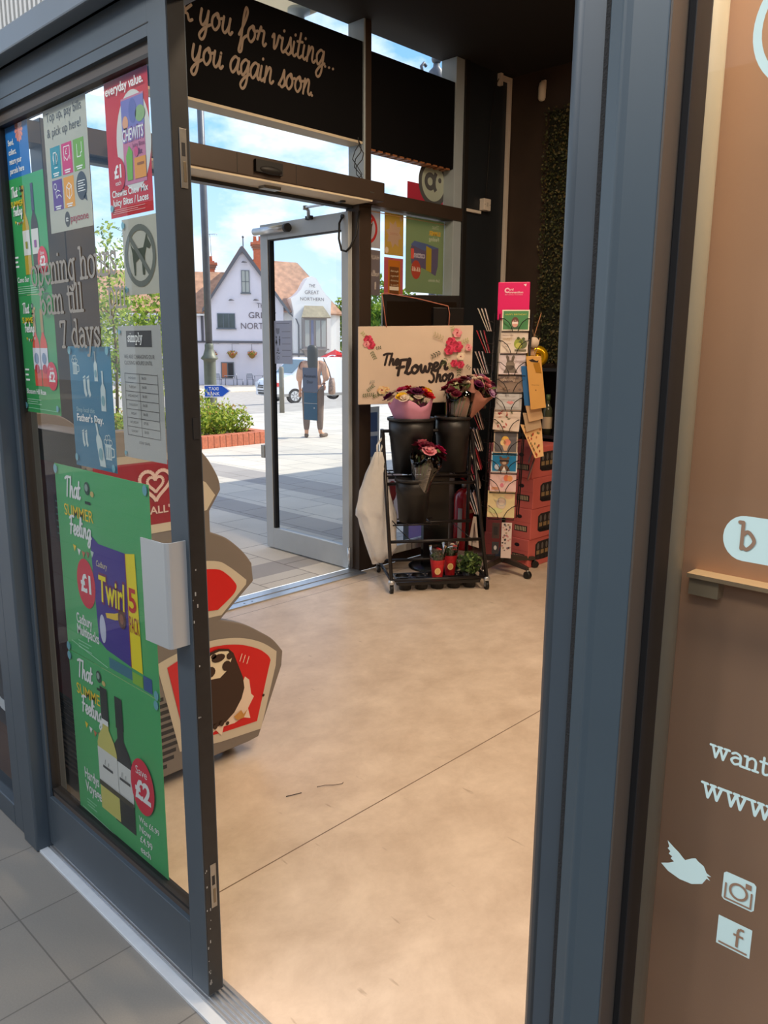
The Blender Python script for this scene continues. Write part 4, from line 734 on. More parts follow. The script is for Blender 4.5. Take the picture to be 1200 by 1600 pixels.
skin('body', bv, be, SKIN_, pn)
skin('top', [(0, 0, .90, (.17, .135)), (0, 0, 1.08, (.145, .125)), (0, 0, 1.25, (.16, .13)), (0, 0, 1.35, (.085, .08)), (.18, 0, 1.29, .075), (.235, -.02, 1.06, .065), (.225, .07, 1.0, .055), (-.18, 0, 1.29, .075), (-.235, -.02, 1.06, .065), (-.235, .04, .97, .055)], [(0, 1), (1, 2), (2, 3), (2, 4), (4, 5), (5, 6), (2, 7), (7, 8), (8, 9)], TOP, pn)
skin('leggings', [(0, 0, .93, (.155, .125)), (.10, 0, .82, .115), (.115, .01, .50, .075), (.118, -.03, .28, .066), (.12, -.02, .12, .046), (-.10, 0, .82, .115), (-.115, .01, .50, .075), (-.118, -.03, .28, .066), (-.12, -.02, .12, .046)], [(0, 1), (1, 2), (2, 3), (3, 4), (0, 5), (5, 6), (6, 7), (7, 8)], LEG, pn)
skin('hair', [(0, .015, 1.60, .098), (0, -.015, 1.52, .105), (0, -.06, 1.38, (.10, .06)), (0, -.085, 1.22, (.095, .045)), (0, -.09, 1.10, (.06, .03))], [(0, 1), (1, 2), (2, 3), (3, 4)], HAIR, pn)
for sx in (-1, 1): skin('shoe', [(sx*.12, -.05, .04, .042), (sx*.125+(.07 if sx > 0 else 0), .10, .035, .042), (sx*.13+(.11 if sx > 0 else 0), .19, .03, .036)], [(0, 1), (1, 2)], mat('shoe_brown', (96, 78, 66), 0.7), pn)
b = B(); b.ball(lp_((0, .125, 1.525)), (.014, .014, .018), SKIN_, 8, 6)
b.build('nose', pn); b = B()
for sx in (-.032, .032): b = B(); b.ball(lp_((sx, .108, 1.555)), .011, C(240, 238, 232), 8, 6); b.ball(lp_((sx, .116, 1.555)), .006, C(40, 30, 24), 8, 6); b.build('eye', pn)
b = B(); b.ball(lp_((0, .108, 1.478)), (.022, .010, .008), C(176, 96, 90), 10, 6); b.build('mouth', pn)
bgz = thing('handbag', 'tan and white patterned handbag on the shoulder of the person outside', 'handbag', tuple(lp_((.27, -.02, .78))))
BAG = mat('bag_tan', (150, 122, 104), 0.6, 0, 0.5, 40)
b = B(); rows = []
for z, w, d in ((.76, .13, .06), (.80, .155, .07), (.95, .14, .06), (1.04, .10, .035)): rows.append([lp_((.31+w*.42*math.cos(t)+.02, -.02+w*1.0*math.sin(t), z)) for t in [2*math.pi*i/16 for i in range(16)]])
b.grid(rows, BAG, True, True, True); b.build('bag_body', bgz)
b = B(); b.tube([lp_((.32, -.09, 1.02)), lp_((.27, -.07, 1.2)), lp_((.19, -.02, 1.375)), lp_((.25, .07, 1.2)), lp_((.32, .06, 1.02))], .010, C(120, 92, 76), 6); b.build('strap', bgz)
# ================================================================ POSTERS ON THE SLIDING DOOR
WHT_ = C(244, 246, 243); GRN = C(74, 176, 104, rough=0.35); GRN2 = C(58, 158, 88, rough=0.35); YEL = C(252, 214, 40); REDD = C(222, 40, 66); DOT = mat('glue_dot', (110, 176, 190), 0.3)
PY = 0.944
def sheet(x0, x1, z0, z1, m, y=PY): return Flat((x0, y, z0), (1, 0, 0), (0, 0, 1), (0, -1, 0)).sheet(x1-x0, z1-z0, m)
def done(f, name, label, cat, w=None, h=None, dots=(), r=0.011):
    o = f.build(name); tag(o, label, cat)
    for u, v in dots:
        g = Flat(f.O, f.U, f.V, f.N); g.ell(u, v, r*.8, r, DOT, 8, 14); g.b.obox(g.P(u, v, 4), g.U*r*.5, g.V*r*.5, g.N*.0015, DOT); g.b.build('glue_dot', o, loc=f.O).location = (0, 0, 0)
    return o
def blines(f, u, v, n, w, dv, m, t=.0022):
    for i in range(n): f.line([(u, v-i*dv), (u+w*(1-.22*(i % 2)), v-i*dv)], t, m, 2, False)
def bottle(f, u, v, w, h, body, cap, label, l=2, foil=.30, tilt=0.0):
    n = w*.30; sh = h*.62
    def T(p): return [(u+a+tilt*b_, v+b_) for a, b_ in p]
    f.poly(T([(-w/2, .0), (w/2, 0), (w/2, sh*.86), (w*.40, sh*.97), (n/2, sh*1.10), (n/2, h), (-n/2, h), (-n/2, sh*1.10), (-w*.40, sh*.97), (-w/2, sh*.86)]), body, l)
    f.poly(T([(-n*.62, h*(1-foil)), (n*.62, h*(1-foil)), (n*.58, h), (-n*.58, h)]), cap, l+1)
    if label: f.poly(T([(-w*.51, h*.22), (w*.51, h*.22), (w*.51, h*.50), (-w*.51, h*.50)]), label, l+1)
def summer(f, u, v, s):
    """the three-line summer heading, s = height of the whole block"""
    f.strokes(SCRIPT, 'That', u+.04*s, v+.66*s, .15*s, .036*s, WHT_, 3, .10, 0, 0, .82); f.text('SUMMER', u-.03*s, v+.38*s, YEL, h=.17*s, w=.86*s, l=3, bold=.008)
    f.strokes(SCRIPT, 'Feeling', u+.10*s, v+.13*s, .14*s, .034*s, WHT_, 4, .10, 0, 0, .80)
    f.ell(u+.70*s, v+.84*s, .075*s, .09*s, C(40, 70, 56), 3); f.ell(u+.69*s, v+.85*s, .045*s, .05*s, C(150, 170, 160), 4); f.rect(u+.62*s, v+.62*s, u+.78*s, v+.66*s, C(24, 40, 34), 3); f.ell(u+.84*s, v+.78*s, .05*s, .04*s, C(214, 186, 110), 3)
    for i, c in enumerate(((246, 206, 44), (240, 240, 236), (206, 120, 80), (160, 110, 90), (190, 210, 200))): f.poly([(u+(.16+.13*i)*s, v-.02*s-.05*s*math.sin(i*.8)), (u+(.26+.13*i)*s, v-.03*s-.05*s*math.sin(i*.8)), (u+(.20+.13*i)*s, v-.12*s-.05*s*math.sin(i*.8))], C(*c), 3)
# blue parcels notice
f = sheet(-2.332, -2.186, 2.013, 2.168, C(22, 122, 200, trans=.2)); b_ = f
for k, s_ in enumerate(('Send,', 'collect,', 'return your', 'parcels here')): f.text(s_, .022, .083-k*.0235, WHT_, h=.0145, w=(.036, .048, .078, .090)[k], bold=.02)
for i in range(12): a = i*math.pi/6; f.poly([(.094, .112), (.094+.022*math.cos(a-.22), .112+.026*math.sin(a-.22)), (.094+.026*math.cos(a), .112+.030*math.sin(a)), (.094+.022*math.cos(a+.22), .112+.026*math.sin(a+.22))], C(226, 140, 122))
done(f, 'poster', 'small blue poster about sending and collecting parcels, top corner of the sliding door', 'poster')
# pale bill payment poster
f = sheet(-2.09, -1.866, 1.855, 2.170, C(206, 212, 204, trans=.45)); D_ = C(58, 62, 66)
f.text('Top up, pay bills', .018, .258, D_, h=.021, w=.185); f.text('& pick up here!', .018, .222, D_, h=.021, w=.178)
for u, v, c in ((.026, .128, (0, 140, 160)), (.088, .128, (206, 28, 110)), (.150, .128, (108, 168, 46)), (.026, .052, (92, 52, 140)), (.088, .052, (232, 160, 20))): f.rect(u, v, u+.054, v+.070, C(*c))
f.ring(.053, .172, .013, .002, WHT_, 2); f.line([(.045, .15), (.061, .15)], .0025, WHT_); f.rect(.046, .156, .060, .182, C(0, 140, 160), 3); f.line([(.046, .158), (.046, .184), (.060, .184), (.060, .158)], .002, WHT_, 4)
f.line([(.100, .160), (.100, .190), (.130, .190), (.130, .160)], .002, WHT_); f.text('£', .115, .172, WHT_, h=.014, align='C', l=3); f.line([(.103, .168), (.115, .158), (.127, .168)], .002, WHT_)
f.line([(.168, .186), (.168, .158), (.186, .158), (.186, .166), (.192, .166), (.192, .188)], .002, WHT_)
f.ring(.042, .107, .008, .002, WHT_, 2); f.line([(.046, .080), (.042, .094), (.054, .098), (.066, .094), (.072, .080), (.064, .086), (.054, .086), (.046, .080)], .002, WHT_)
f.line([(.102, .100), (.115, .108), (.128, .100), (.115, .092), (.102, .100), (.102, .080), (.115, .071), (.128, .080), (.128, .100)], .002, WHT_); f.line([(.115, .092), (.115, .071)], .002, WHT_)
for u, v in ((.053, .137), (.115, .137), (.177, .137), (.053, .060), (.115, .060)): f.line([(u-.016, v), (u+.016, v)], .003, WHT_, 2, False); f.line([(u-.012, v-.005), (u+.012, v-.005)], .003, WHT_, 2, False)
f.ell(.181, .093, .027, .032, C(58, 68, 76)); f.poly([(.186, .066), (.206, .056), (.200, .078)], C(58, 68, 76)); blines(f, .163, .104, 5, .036, .0055, WHT_, .002)
f.ell(.096, .026, .014, .018, C(40, 44, 48)); f.text('α:', .096, .021, WHT_, h=.011, align='C', l=3, bold=.03); f.text('payzone', .114, .018, C(158, 32, 62), h=.017, w=.092, bold=.01)
done(f, 'poster', 'pale poster with five coloured icon tiles about paying bills', 'poster')
# red sweets poster
f = sheet(-1.777, -1.594, 1.860, 2.173, C(214, 44, 54, trans=.25)); f.ell(.116, .148, .072, .100, C(214, 216, 210), 1, 40)
f.rect(.072, .062, .165, .236, C(196, 120, 150), 2); f.rect(.072, .172, .165, .232, C(110, 116, 186), 3); f.ell(.12, .206, .016, .024, C(86, 100, 170), 4); f.ell(.150, .196, .020, .016, C(130, 170, 110), 4); f.ell(.088, .186, .012, .014, C(220, 160, 120), 4)
f.text('CHEWITS', .117, .150, C(150, 120, 190), h=.025, w=.092, align='C', l=4, bold=.09, shear=.1); f.text('CHEWITS', .117, .150, WHT_, h=.024, w=.088, align='C', l=5, bold=.01, shear=.1)
f.text('Juicy Bites', .137, .134, C(130, 40, 90), h=.009, w=.05, align='C', l=4); f.text('Mix', .140, .118, C(110, 40, 90), h=.012, align='C', l=4, bold=.02)
f.rect(.118, .070, .165, .112, C(226, 150, 40), 4); f.poly([(.086, .070), (.108, .070), (.112, .126), (.098, .140), (.084, .120)], C(110, 178, 56), 4); f.ell(.128, .124, .009, .010, C(206, 70, 120), 5); f.rect(.130, .096, .158, .101, C(150, 90, 20), 5)
f.ell(.046, .088, .031, .036, C(200, 26, 40), 5); f.text('£1', .046, .082, WHT_, h=.026, align='C', l=6, bold=.04); f.text('each', .046, .066, WHT_, h=.010, align='C', l=6)
f.text('Shop here for', .012, .285, C(236, 150, 146), h=.015, w=.10); f.text('everyday value.', .012, .252, WHT_, h=.019, w=.160, l=8, bold=.02)
f.text('Chewits Chew Mix', .012, .043, WHT_, h=.0145, w=.155, bold=.02); f.text('Juicy Bites / Laces', .012, .024, WHT_, h=.0145, w=.155, bold=.02); blines(f, .012, .016, 3, .14, .004, C(240, 180, 176), .0012)
done(f, 'poster', 'red poster with a sweets bag and a £1 roundel, upper corner beside the lock edge', 'poster', dots=((.012, .02),), r=.008)
# no dogs
def nodog(f, cu, cv, r, rc, dogc):
    dog = [(-.62, .45), (-.5, .1), (-.42, -.62), (-.34, -.62), (-.3, -.2), (.08, -.02), (.12, -.62), (.26, -.62), (.3, .0), (.42, .25), (.6, .18), (.72, .3), (.52, .52), (.46, .72), (.36, .5), (.22, .25), (-.36, .22), (-.5, .3)]
    f.poly([(cu+a*r, cv+b2*r) for a, b2 in dog], dogc, 2); f.ring(cu, cv, r, r*.19, rc, 3)
    f.line([(cu-.66*r, cv+.66*r), (cu+.66*r, cv-.66*r)], r*.17, rc, 3, False)
f = sheet(-1.731, -1.584, 1.690, 1.853, C(204, 210, 204, trans=.45)); nodog(f, .0735, .082, .066, C(98, 106, 98), C(52, 66, 48)); done(f, 'sign', 'pale square no-dogs sign with grey ring on the sliding door', 'sign', dots=((.010, .150), (.010, .012)), r=.008)
# two wine posters on the left
f = sheet(-2.338, -2.114, 1.712, 2.013, C(58, 164, 92, rough=.35)); summer(f, .020, .195, .090); bottle(f, .098, .052, .042, .225, C(190, 160, 40), C(176, 146, 36), C(222, 222, 216)); bottle(f, .152, .052, .042, .225, C(50, 42, 44), C(70, 70, 96), C(222, 222, 216))
f.rect(.092, .118, .106, .136, C(150, 150, 40), 5); f.rect(.146, .118, .160, .136, C(150, 80, 150), 5); f.ell(.190, .082, .030, .036, REDD, 5); f.text('£2', .190, .070, WHT_, h=.024, align='C', l=6, bold=.04); f.text('Save', .190, .097, WHT_, h=.010, align='C', l=6)
f.text('Cono Sur', .018, .034, WHT_, h=.014, w=.075, bold=.02); blines(f, .018, .022, 4, .15, .0055, C(190, 226, 200), .0015); blines(f, .014, .100, 3, .022, .012, WHT_, .005)
done(f, 'poster', 'green wine poster with one yellow and one dark bottle, upper left of the sliding door', 'poster')
f = sheet(-2.336, -2.112, 1.393, 1.711, GRN2); summer(f, .030, .208, .095); PK = C(226, 84, 62); GF = C(176, 146, 96)
for u in (.102, .150): bottle(f, u, .075, .044, .205, PK, GF, C(222, 222, 232)); f.ell(u, .150, .013, .015, C(130, 150, 180), 5); f.ell(u, .122, .014, .012, C(196, 40, 60), 5)
f.ell(.192, .104, .031, .038, REDD, 5); f.text('£2', .192, .090, WHT_, h=.026, align='C', l=6, bold=.04); f.text('Save', .192, .120, WHT_, h=.010, align='C', l=6); f.text('Blossom Hill Rose', .018, .052, WHT_, h=.014, w=.125, bold=.02); blines(f, .018, .036, 3, .09, .006, C(190, 226, 200), .0015); f.line([(.01, .012), (.21, .010)], .002, C(150, 214, 172), 2, False); blines(f, .018, .118, 3, .026, .014, WHT_, .005)
done(f, 'poster', 'green wine poster with two pink rose bottles, left side of the sliding door', 'poster', dots=((.012, .018), (.212, .018)), r=.009)
# father's day
TE = C(4, 112, 146, rough=.4); PW = C(200, 218, 216)
f = sheet(-2.041, -1.822, 1.270, 1.576, TE)
def mug(u, v, s, m=PW):
    f.rect(u, v, u+.6*s, v+.75*s, m); f.line([(u+.6*s, v+.6*s), (u+.85*s, v+.55*s), (u+.85*s, v+.2*s), (u+.6*s, v+.15*s)], .07*s, m)
    for a in (.12, .32, .5): f.line([(u+a*s, v+.1*s), (u+a*s, v+.6*s)], .035*s, TE, 3)
    for a, b2 in ((.05, .85), (.2, 1.05), (.42, 1.08), (.6, .85)): f.ring(u+a*s, v+b2*s, .14*s, .04*s, m, 2, 18)
def socks(u, v, s):
    for d in (0, .36): f.poly([(u+d*s, v+.9*s), (u+(d+.26)*s, v+s), (u+(d+.24)*s, v+.4*s), (u+(d+.34)*s, v+.12*s), (u+(d+.2)*s, v), (u+(d+.06)*s, v+.2*s)], PW); f.line([(u+(d+.01)*s, v+.8*s), (u+(d+.25)*s, v+.88*s)], .03*s, TE, 3, False)
def pbottle(u, v, s, t): bottle(f, u, v, .25*s, s, PW, PW, None, 2, .04, t); f.ell(u+t*.26*s, v+.26*s, .085*s, .13*s, C(120, 168, 176), 4)
mug(.018, .236, .040); pbottle(.142, .222, .072, .0); socks(.070, .180, .056); pbottle(.172, .150, .098, .02); socks(.045, .052, .046); pbottle(.150, .010, .120, -.22); mug(.166, .030, .052)
f.text("Shop local this", .024, .142, C(170, 206, 212), h=.012, w=.098); f.text("Father's Day.", .024, .118, WHT_, h=.019, w=.142, bold=.025)
done(f, 'poster', "teal blue Father's Day poster with white mugs, socks and bottles", 'poster', dots=((.010, .296), (.209, .296), (.012, .022), (.208, .012)), r=.010)
# opening times sheet
f = sheet(-1.778, -1.590, 1.318, 1.623, C(196, 202, 202, trans=.35)); GY = C(84, 88, 92); f.rect(.038, .258, .150, .294, C(58, 62, 66)); f.strokes(SLAB, 'simply', .046, .270, .0125, .0028, WHT_, 3, 0, .05, 0, .95)
f.text('WE ARE CHANGING OUR', .024, .232, GY, h=.009, w=.135); f.text('CLOSING HOURS UNTIL', .024, .218, GY, h=.009, w=.125)
for i in range(8): f.line([(.022, .198-i*.0205), (.168, .196-i*.0205)], .0014, GY, 2, False)
for u in (.022, .088, .168): f.line([(u, .198), (u, .0535)], .0014, GY, 2, False)
for i, (d, h) in enumerate((('MONDAY', '06:00'), ('TUESDAY', '06:00'), ('WEDNESDAY', '06:00'), ('THURSDAY', '06:00'), ('FRIDAY', '06:00'), ('SATURDAY', '07:00'), ('SUNDAY', '08:00'))): f.text(d, .055, .185-i*.0205, GY, h=.0055, align='C'); f.text(h, .098, .185-i*.0205, GY, h=.0065)
f.text('STAY SAFE,', .072, .036, GY, h=.006, w=.05)
done(f, 'notice', 'white opening times sheet with a ruled table beside the lock edge', 'notice', dots=((.012, .292), (.010, .010)), r=.006)
# purple chocolate pack poster
PU = C(66, 44, 144); YP = C(250, 230, 10)
f = sheet(-2.179, -1.676, .718, 1.260, GRN); summer(f, .052, .330, .195)
f.poly([(.186, .372), (.232, .352), (.372, .352), (.405, .358), (.418, .050), (.372, .050), (.240, .062), (.200, .078)], PU, 2); f.poly([(.372, .352), (.420, .360), (.428, .048), (.372, .050)], YP, 3); f.line([(.372, .352), (.372, .050)], .003, C(160, 60, 60), 4, False)
f.rect(.250, .014, .372, .044, C(60, 120, 140), 2); f.rect(.372, .008, .425, .040, C(140, 190, 60), 2); f.rect(.428, .006, .470, .046, C(60, 90, 150), 2)
f.strokes(SCRIPT, 'adbury', .222, .292, .010, .0028, C(240, 228, 180), 4, .1, 0, 0, .8) if False else f.text('Cadbury', .214, .290, C(240, 228, 180), h=.017, w=.060, l=4, shear=.25)
f.text('Twirl', .222, .196, C(120, 20, 90), h=.076, w=.142, l=4, bold=.07, shear=.12); f.text('Twirl', .222, .197, YP, h=.073, w=.138, l=5, bold=.02, shear=.12)
f.poly([(.250, .168), (.300, .178), (.330, .188), (.340, .170), (.300, .160), (.255, .156)], C(240, 200, 40), 5); f.ell(.338, .172, .020, .026, C(92, 46, 28), 6); f.ell(.338, .172, .010, .014, C(150, 92, 60), 7); f.ell(.228, .118, .017, .040, C(206, 210, 230), 4)
f.text('5', .397, .205, C(206, 34, 30), h=.064, align='C', l=5, bold=.02); f.text('PACK', .400, .148, C(170, 40, 30), h=.046, w=.047, align='C', l=5)
f.ell(.146, .226, .053, .070, REDD, 3, 40); f.text('£1', .146, .203, WHT_, h=.050, align='C', l=5, bold=.04)
f.text('Cadbury', .072, .100, WHT_, h=.030, w=.092, l=3, bold=.02); f.text('Multipacks', .072, .066, WHT_, h=.030, w=.128, l=3, bold=.02); blines(f, .072, .046, 3, .08, .010, C(160, 220, 180), .003); f.line([(.03, .034), (.24, .010)], .002, C(190, 232, 204), 2, False)
done(f, 'poster', 'green poster with a purple and yellow five-bar chocolate pack and £1 roundel', 'poster', dots=((.012, .528), (.490, .528), (.010, .012), (.492, .012)), r=.013)
# white wine poster at the bottom
f = sheet(-2.179, -1.680, .191, .716, GRN); summer(f, .045, .330, .195); KB = C(36, 36, 38); LB = C(226, 228, 222)
bottle(f, .285, .080, .110, .385, C(40, 40, 42), KB, LB, 3, .24); bottle(f, .205, .085, .110, .385, C(214, 206, 112), KB, LB, 5, .27); f.rect(.188, .360, .224, .375, WHT_, 8)
for u in (.205, .300): f.rect(u-.028, .222, u+.028, .230, C(60, 60, 60), 8); f.line([(u-.016, .234), (u-.012, .250)], .002, C(120, 120, 116), 8, False); f.line([(u+.004, .234), (u+.006, .246)], .002, C(120, 120, 116), 8, False); blines(f, u-.03, .212, 4, .05, .008, C(150, 150, 146), .0015)
f.rect(.150, .160, .342, .176, C(70, 64, 50), 9)
f.ell(.396, .250, .060, .080, REDD, 9, 40); f.text('Save', .396, .282, WHT_, h=.024, align='C', l=11); f.text('£2', .398, .212, WHT_, h=.056, align='C', l=11, bold=.04)
f.text('Hardys', .050, .140, WHT_, h=.034, w=.088, l=3, bold=.02); f.text('Voyage', .050, .098, WHT_, h=.034, w=.098, l=3, bold=.02); blines(f, .052, .070, 3, .06, .010, C(160, 220, 180), .003); f.line([(.02, .032), (.42, .016)], .002, C(190, 232, 204), 2, False)
for k, (s_, h) in enumerate((('Was £6.99', .017), ('Now', .021), ('£4.99', .021), ('each', .021))): f.text(s_, .362, .136-k*.031, WHT_, h=h, l=3, bold=.01)
done(f, 'poster', 'green poster with a white wine and a dark wine bottle at the door bottom', 'poster', dots=((.010, .510), (.488, .512), (.014, .012), (.484, .012)), r=.013)
# cut vinyl letters on the door glass
VL = mat('vinyl_letter', (136, 132, 124), 0.6)
f = Flat((-2.205, .933, 1.5), (1, 0, 0), (0, 0, 1), (0, -1, 0)); f.strokes(SLAB, 'opening hours', .0, .232, .047, .0075, VL, 1, rot=.018, width=.462); f.strokes(SLAB, '6am till', .042, .158, .043, .0075, VL, 1, rot=.016, width=.245); f.strokes(SLAB, 'pm', .412, .164, .043, .0065, VL, 1, rot=.016, width=.085); f.strokes(SLAB, '7 days', .148, .074, .043, .0075, VL, 1, rot=.016, width=.215)
f.b.build('lettering', d1)
# ---- sidelight and right-hand window lettering
MINT = mat('mint_vinyl', (206, 230, 224), 0.6)
f = Flat((-3.95, .925, .306), (1, 0, 0), (0, 0, 1), (0, -1, 0)); f.sheet(1.395, 1.5, C(20, 24, 40, rough=.3)); f.ring(1.27, .18, .125, .04, C(214, 222, 228)); tag(f.build('poster'), 'navy poster with a white ring in the narrow window left of the sliding door', 'poster')
f = Flat((-3.95, .945, .07), (1, 0, 0), (0, 0, 1), (0, -1, 0)); f.sheet(1.395, .236, C(92, 68, 58)); f.text('simplyf.', 1.29, .085, C(176, 166, 156), h=.028, w=.13); tag(f.build('window_panel'), 'brown panel with small pale lettering low in the window left of the sliding door', 'panel')
def win_flat(): return Flat((-.43, .9335, 0), (1, 0, 0), (0, 0, 1), (0, -1, 0))
u0 = .43; BR_ = C(150, 118, 94)
def stick(f, lb):
    o = f.b.build('window_sticker', loc=(-.3, .9335, min(p.z for p in f.b.v))); tag(o, lb, 'sticker')
pill = [(-.348+.024-.024*math.cos(t), 1.3665+.0265*math.sin(t)) for t in [-math.pi/2+math.pi*i/12 for i in range(13)]]
f = win_flat(); f.poly([(u+u0, v) for u, v in pill]+[(.25+u0, 1.393), (.25+u0, 1.340)], MINT, 1); f.strokes(SLAB, 'b', u0-.330, 1.3545, .0205, .0042, BR_, 3, 0, 0, 0, 1.0); stick(f, 'pale mint pill-shaped sticker with a brown letter b on the right window')
f = win_flat(); f.strokes(SLAB, 'want', u0-.339, 1.089, .0148, .0030, MINT, 1, 0, .02, 0, 1.18); stick(f, 'pale mint word want on the right window')
f = win_flat(); f.strokes(SLAB, 'www.', u0-.345, 1.033, .0178, .0034, MINT, 1, 0, .0, 0, 1.18); stick(f, 'larger pale mint letters www under the word want')
f = win_flat(); f.ring(u0-.30, 1.905, .066, .009, MINT, 1, 48); stick(f, 'pale mint ring sticker cut by the top right of the window')
bd = [(-.388, .916), (-.378, .909), (-.362, .905), (-.346, .906), (-.333, .913), (-.328, .923), (-.3235, .922), (-.3285, .9265), (-.3225, .928), (-.329, .9305), (-.333, .938), (-.341, .9415), (-.344, .944), (-.349, .9415), (-.357, .935), (-.360, .937), (-.366, .942), (-.373, .946), (-.382, .952), (-.379, .944), (-.381, .941), (-.377, .938), (-.379, .934), (-.374, .932), (-.376, .9285), (-.371, .926), (-.378, .921)]
f = win_flat(); f.poly([(u+u0, v) for u, v in bd], MINT, 1); stick(f, 'pale mint bird-shaped sticker low on the right window')
f = win_flat(); f.poly([(u0-.308, .909), (u0-.305, .906), (u0-.272, .906), (u0-.269, .909), (u0-.269, .942), (u0-.272, .945), (u0-.305, .945), (u0-.308, .942)], MINT, 1); f.ring(u0-.2885, .925, .0115, .003, BR_, 3); f.line([(u0-.304, .930), (u0-.304, .910), (u0-.273, .910), (u0-.273, .930)], .0022, BR_, 3); f.rect(u0-.281, .934, u0-.274, .941, BR_, 3); stick(f, 'pale mint square camera icon sticker beside the bird')
f = win_flat(); f.rect(u0-.309, .842, u0-.268, .882, MINT, 1); f.rect(u0-.306, .845, u0-.271, .8475, BR_, 3); f.line([(u0-.277, .876), (u0-.282, .876), (u0-.284, .872), (u0-.284, .850)], .0032, BR_, 3, False); f.line([(u0-.289, .866), (u0-.277, .866)], .0030, BR_, 3, False); stick(f, 'pale mint square sticker with a letter f under the camera icon')
# interior seen behind the right-hand glass
rp = thing('display_partition', 'brown display panel standing just behind the window at the right', 'panel', (.1, 1.14, 0))
b = B(); b.box(-.62, .75, 1.12, 1.16, 0, 3.4, mat('display_brown', (196, 152, 118), 0.55, 0, 0.06, 2)); b.build('panel_board', rp)
b = B(); b.lathe([(.028, 0), (.028, 3.4)], (-.486, 1.082, 0), mat('display_post', (156, 148, 128), 0.5, 0, 0.05, 3), 16); b.build('edge_post', rp)
b = B(); b.box(-.452, .75, 1.09, 1.12, 1.262, 1.268, C(164, 140, 108)); b.box(-.452, -.41, 1.10, 1.12, 1.235, 1.262, C(160, 140, 110)); b.build('shelf_lip', rp)
# ================================================================ POSTERS ON THE PLAZA WINDOW (printed side faces outside)
def wsheet(y0, y1, z0, z1, c, x=-4.058): return Flat((x, y1, z0), (0, -1, 0), (0, 0, 1), (1, 0, 0)).sheet(y1-y0, z1-z0, C(*[int(v+(255-v)*.30) for v in c], trans=.7))
f = wsheet(3.980, 4.150, 2.245, 2.492, (196, 186, 178)); nodog(f, .135, .125, .105, C(206, 60, 58, trans=.4), C(96, 66, 52, trans=.3)); done(f, 'sign', 'no-dogs sign with red ring on the plaza window', 'sign')
f = wsheet(4.0, 4.150, 1.93, 2.232, (126, 108, 104)); f.text('HALF', .010, .24, C(196, 188, 184), h=.03, w=.08); f.strokes(SCRIPT, 'rolls', .012, .13, .02, .004, C(200, 192, 186)); f.rect(.04, .04, .055, .09, C(190, 180, 176)); done(f, 'poster', 'dull grey-brown poster under the red-ringed no-dogs sign', 'poster')
f = wsheet(4.192, 4.385, 2.213, 2.492, (206, 160, 50)); st = []
for i in range(16): a = i*math.pi/8+.2; r = .085 if i % 2 == 0 else .055; st.append((.097+r*math.cos(a), .142+r*1.15*math.sin(a)))
f.poly(st, C(214, 190, 176, trans=.5)); f.text('OFFERS', .097, .136, C(196, 150, 130), h=.016, w=.085, align='C', l=3); f.ell(.17, .03, .018, .022, C(216, 196, 176)); f.ell(.025, .255, .016, .02, C(216, 196, 176)); done(f, 'poster', 'mustard yellow poster with a pale star on the plaza window', 'poster')
f = wsheet(4.190, 4.385, 1.90, 2.195, (206, 84, 84)); f.rect(.03, .0, .155, .28, C(222, 150, 54, trans=.5)); f.rect(.045, .04, .14, .235, C(140, 92, 54, trans=.4), 2)
for k, s_ in enumerate(('Aperitifs', 'Beverages', 'Lemonade', 'Drinks £')): f.text(s_, .05, .20-k*.032, C(226, 206, 176), h=.014, w=.08, l=4)
f.rect(.045, .075, .14, .10, C(236, 224, 206), 3); done(f, 'poster', 'red and orange menu-like poster under the mustard star poster', 'poster')
f = wsheet(4.412, 4.832, 1.972, 2.492, (134, 150, 92)); f.text('That', .06, .46, C(216, 222, 200), h=.03); f.text('SUMMER', .04, .415, C(226, 180, 50), h=.03, w=.13, bold=.03); f.text('Feeling', .06, .375, C(216, 222, 200), h=.03, w=.11)
f.poly([(.06, .33), (.20, .35), (.33, .36), (.37, .31), (.36, .20), (.21, .17), (.09, .13), (.065, .20)], C(120, 110, 150, trans=.4), 2); f.poly([(.06, .33), (.20, .35), (.33, .36), (.37, .33), (.22, .30)], C(110, 130, 190, trans=.4), 3); f.poly([(.14, .32), (.20, .335), (.20, .165), (.14, .15)], C(216, 190, 60, trans=.4), 4); f.text('cotton', .215, .245, C(206, 200, 220), h=.045, w=.12, l=5, bold=.02); f.rect(.335, .235, .368, .305, C(214, 90, 80), 5)
f.ell(.310, .160, .052, .066, C(216, 92, 76, trans=.4), 5); f.text('£6.65', .31, .15, C(232, 206, 190), h=.03, w=.09, align='C', l=7, bold=.03); f.text('Soft drinks', .04, .085, C(220, 224, 206), h=.022, w=.13, l=4); done(f, 'poster', 'large olive green poster with a boxed multipack on the plaza window', 'poster')
b = B(); b.cyl((-4.04, 3.98, 2.478), (-4.04, 4.83, 2.472), .003, C(214, 170, 120), seg=6); tag(b.build('hanging_wire'), 'thin wire above the posters on the plaza window', 'wire')
sg = Flat((-4.075, 4.832, 2.592), (0, -1, 0), (0, 0, 1), (1, 0, 0)); sg.sheet(.39, .14, C(206, 70, 96, trans=.4), .003); sg.ell(.113, .165, .163, .163, C(84, 88, 92), 2, 48); sg.ell(.113, .165, .128, .128, C(206, 220, 206, trans=.3), 3, 48)
GA = C(84, 88, 92)
sg.ring(.150, .170, .062, .034, GA, 5); sg.line([(.085, .235), (.100, .205), (.108, .165), (.100, .130), (.085, .110)], .034, GA, 5, False); sg.line([(.12, .15), (.088, .117)], .03, GA, 5, False); sg.ell(.042, .190, .018, .018, GA, 5); tag(sg.build('shop_sign'), 'round grey logo sign over a red block in the strip window above the posters', 'sign')
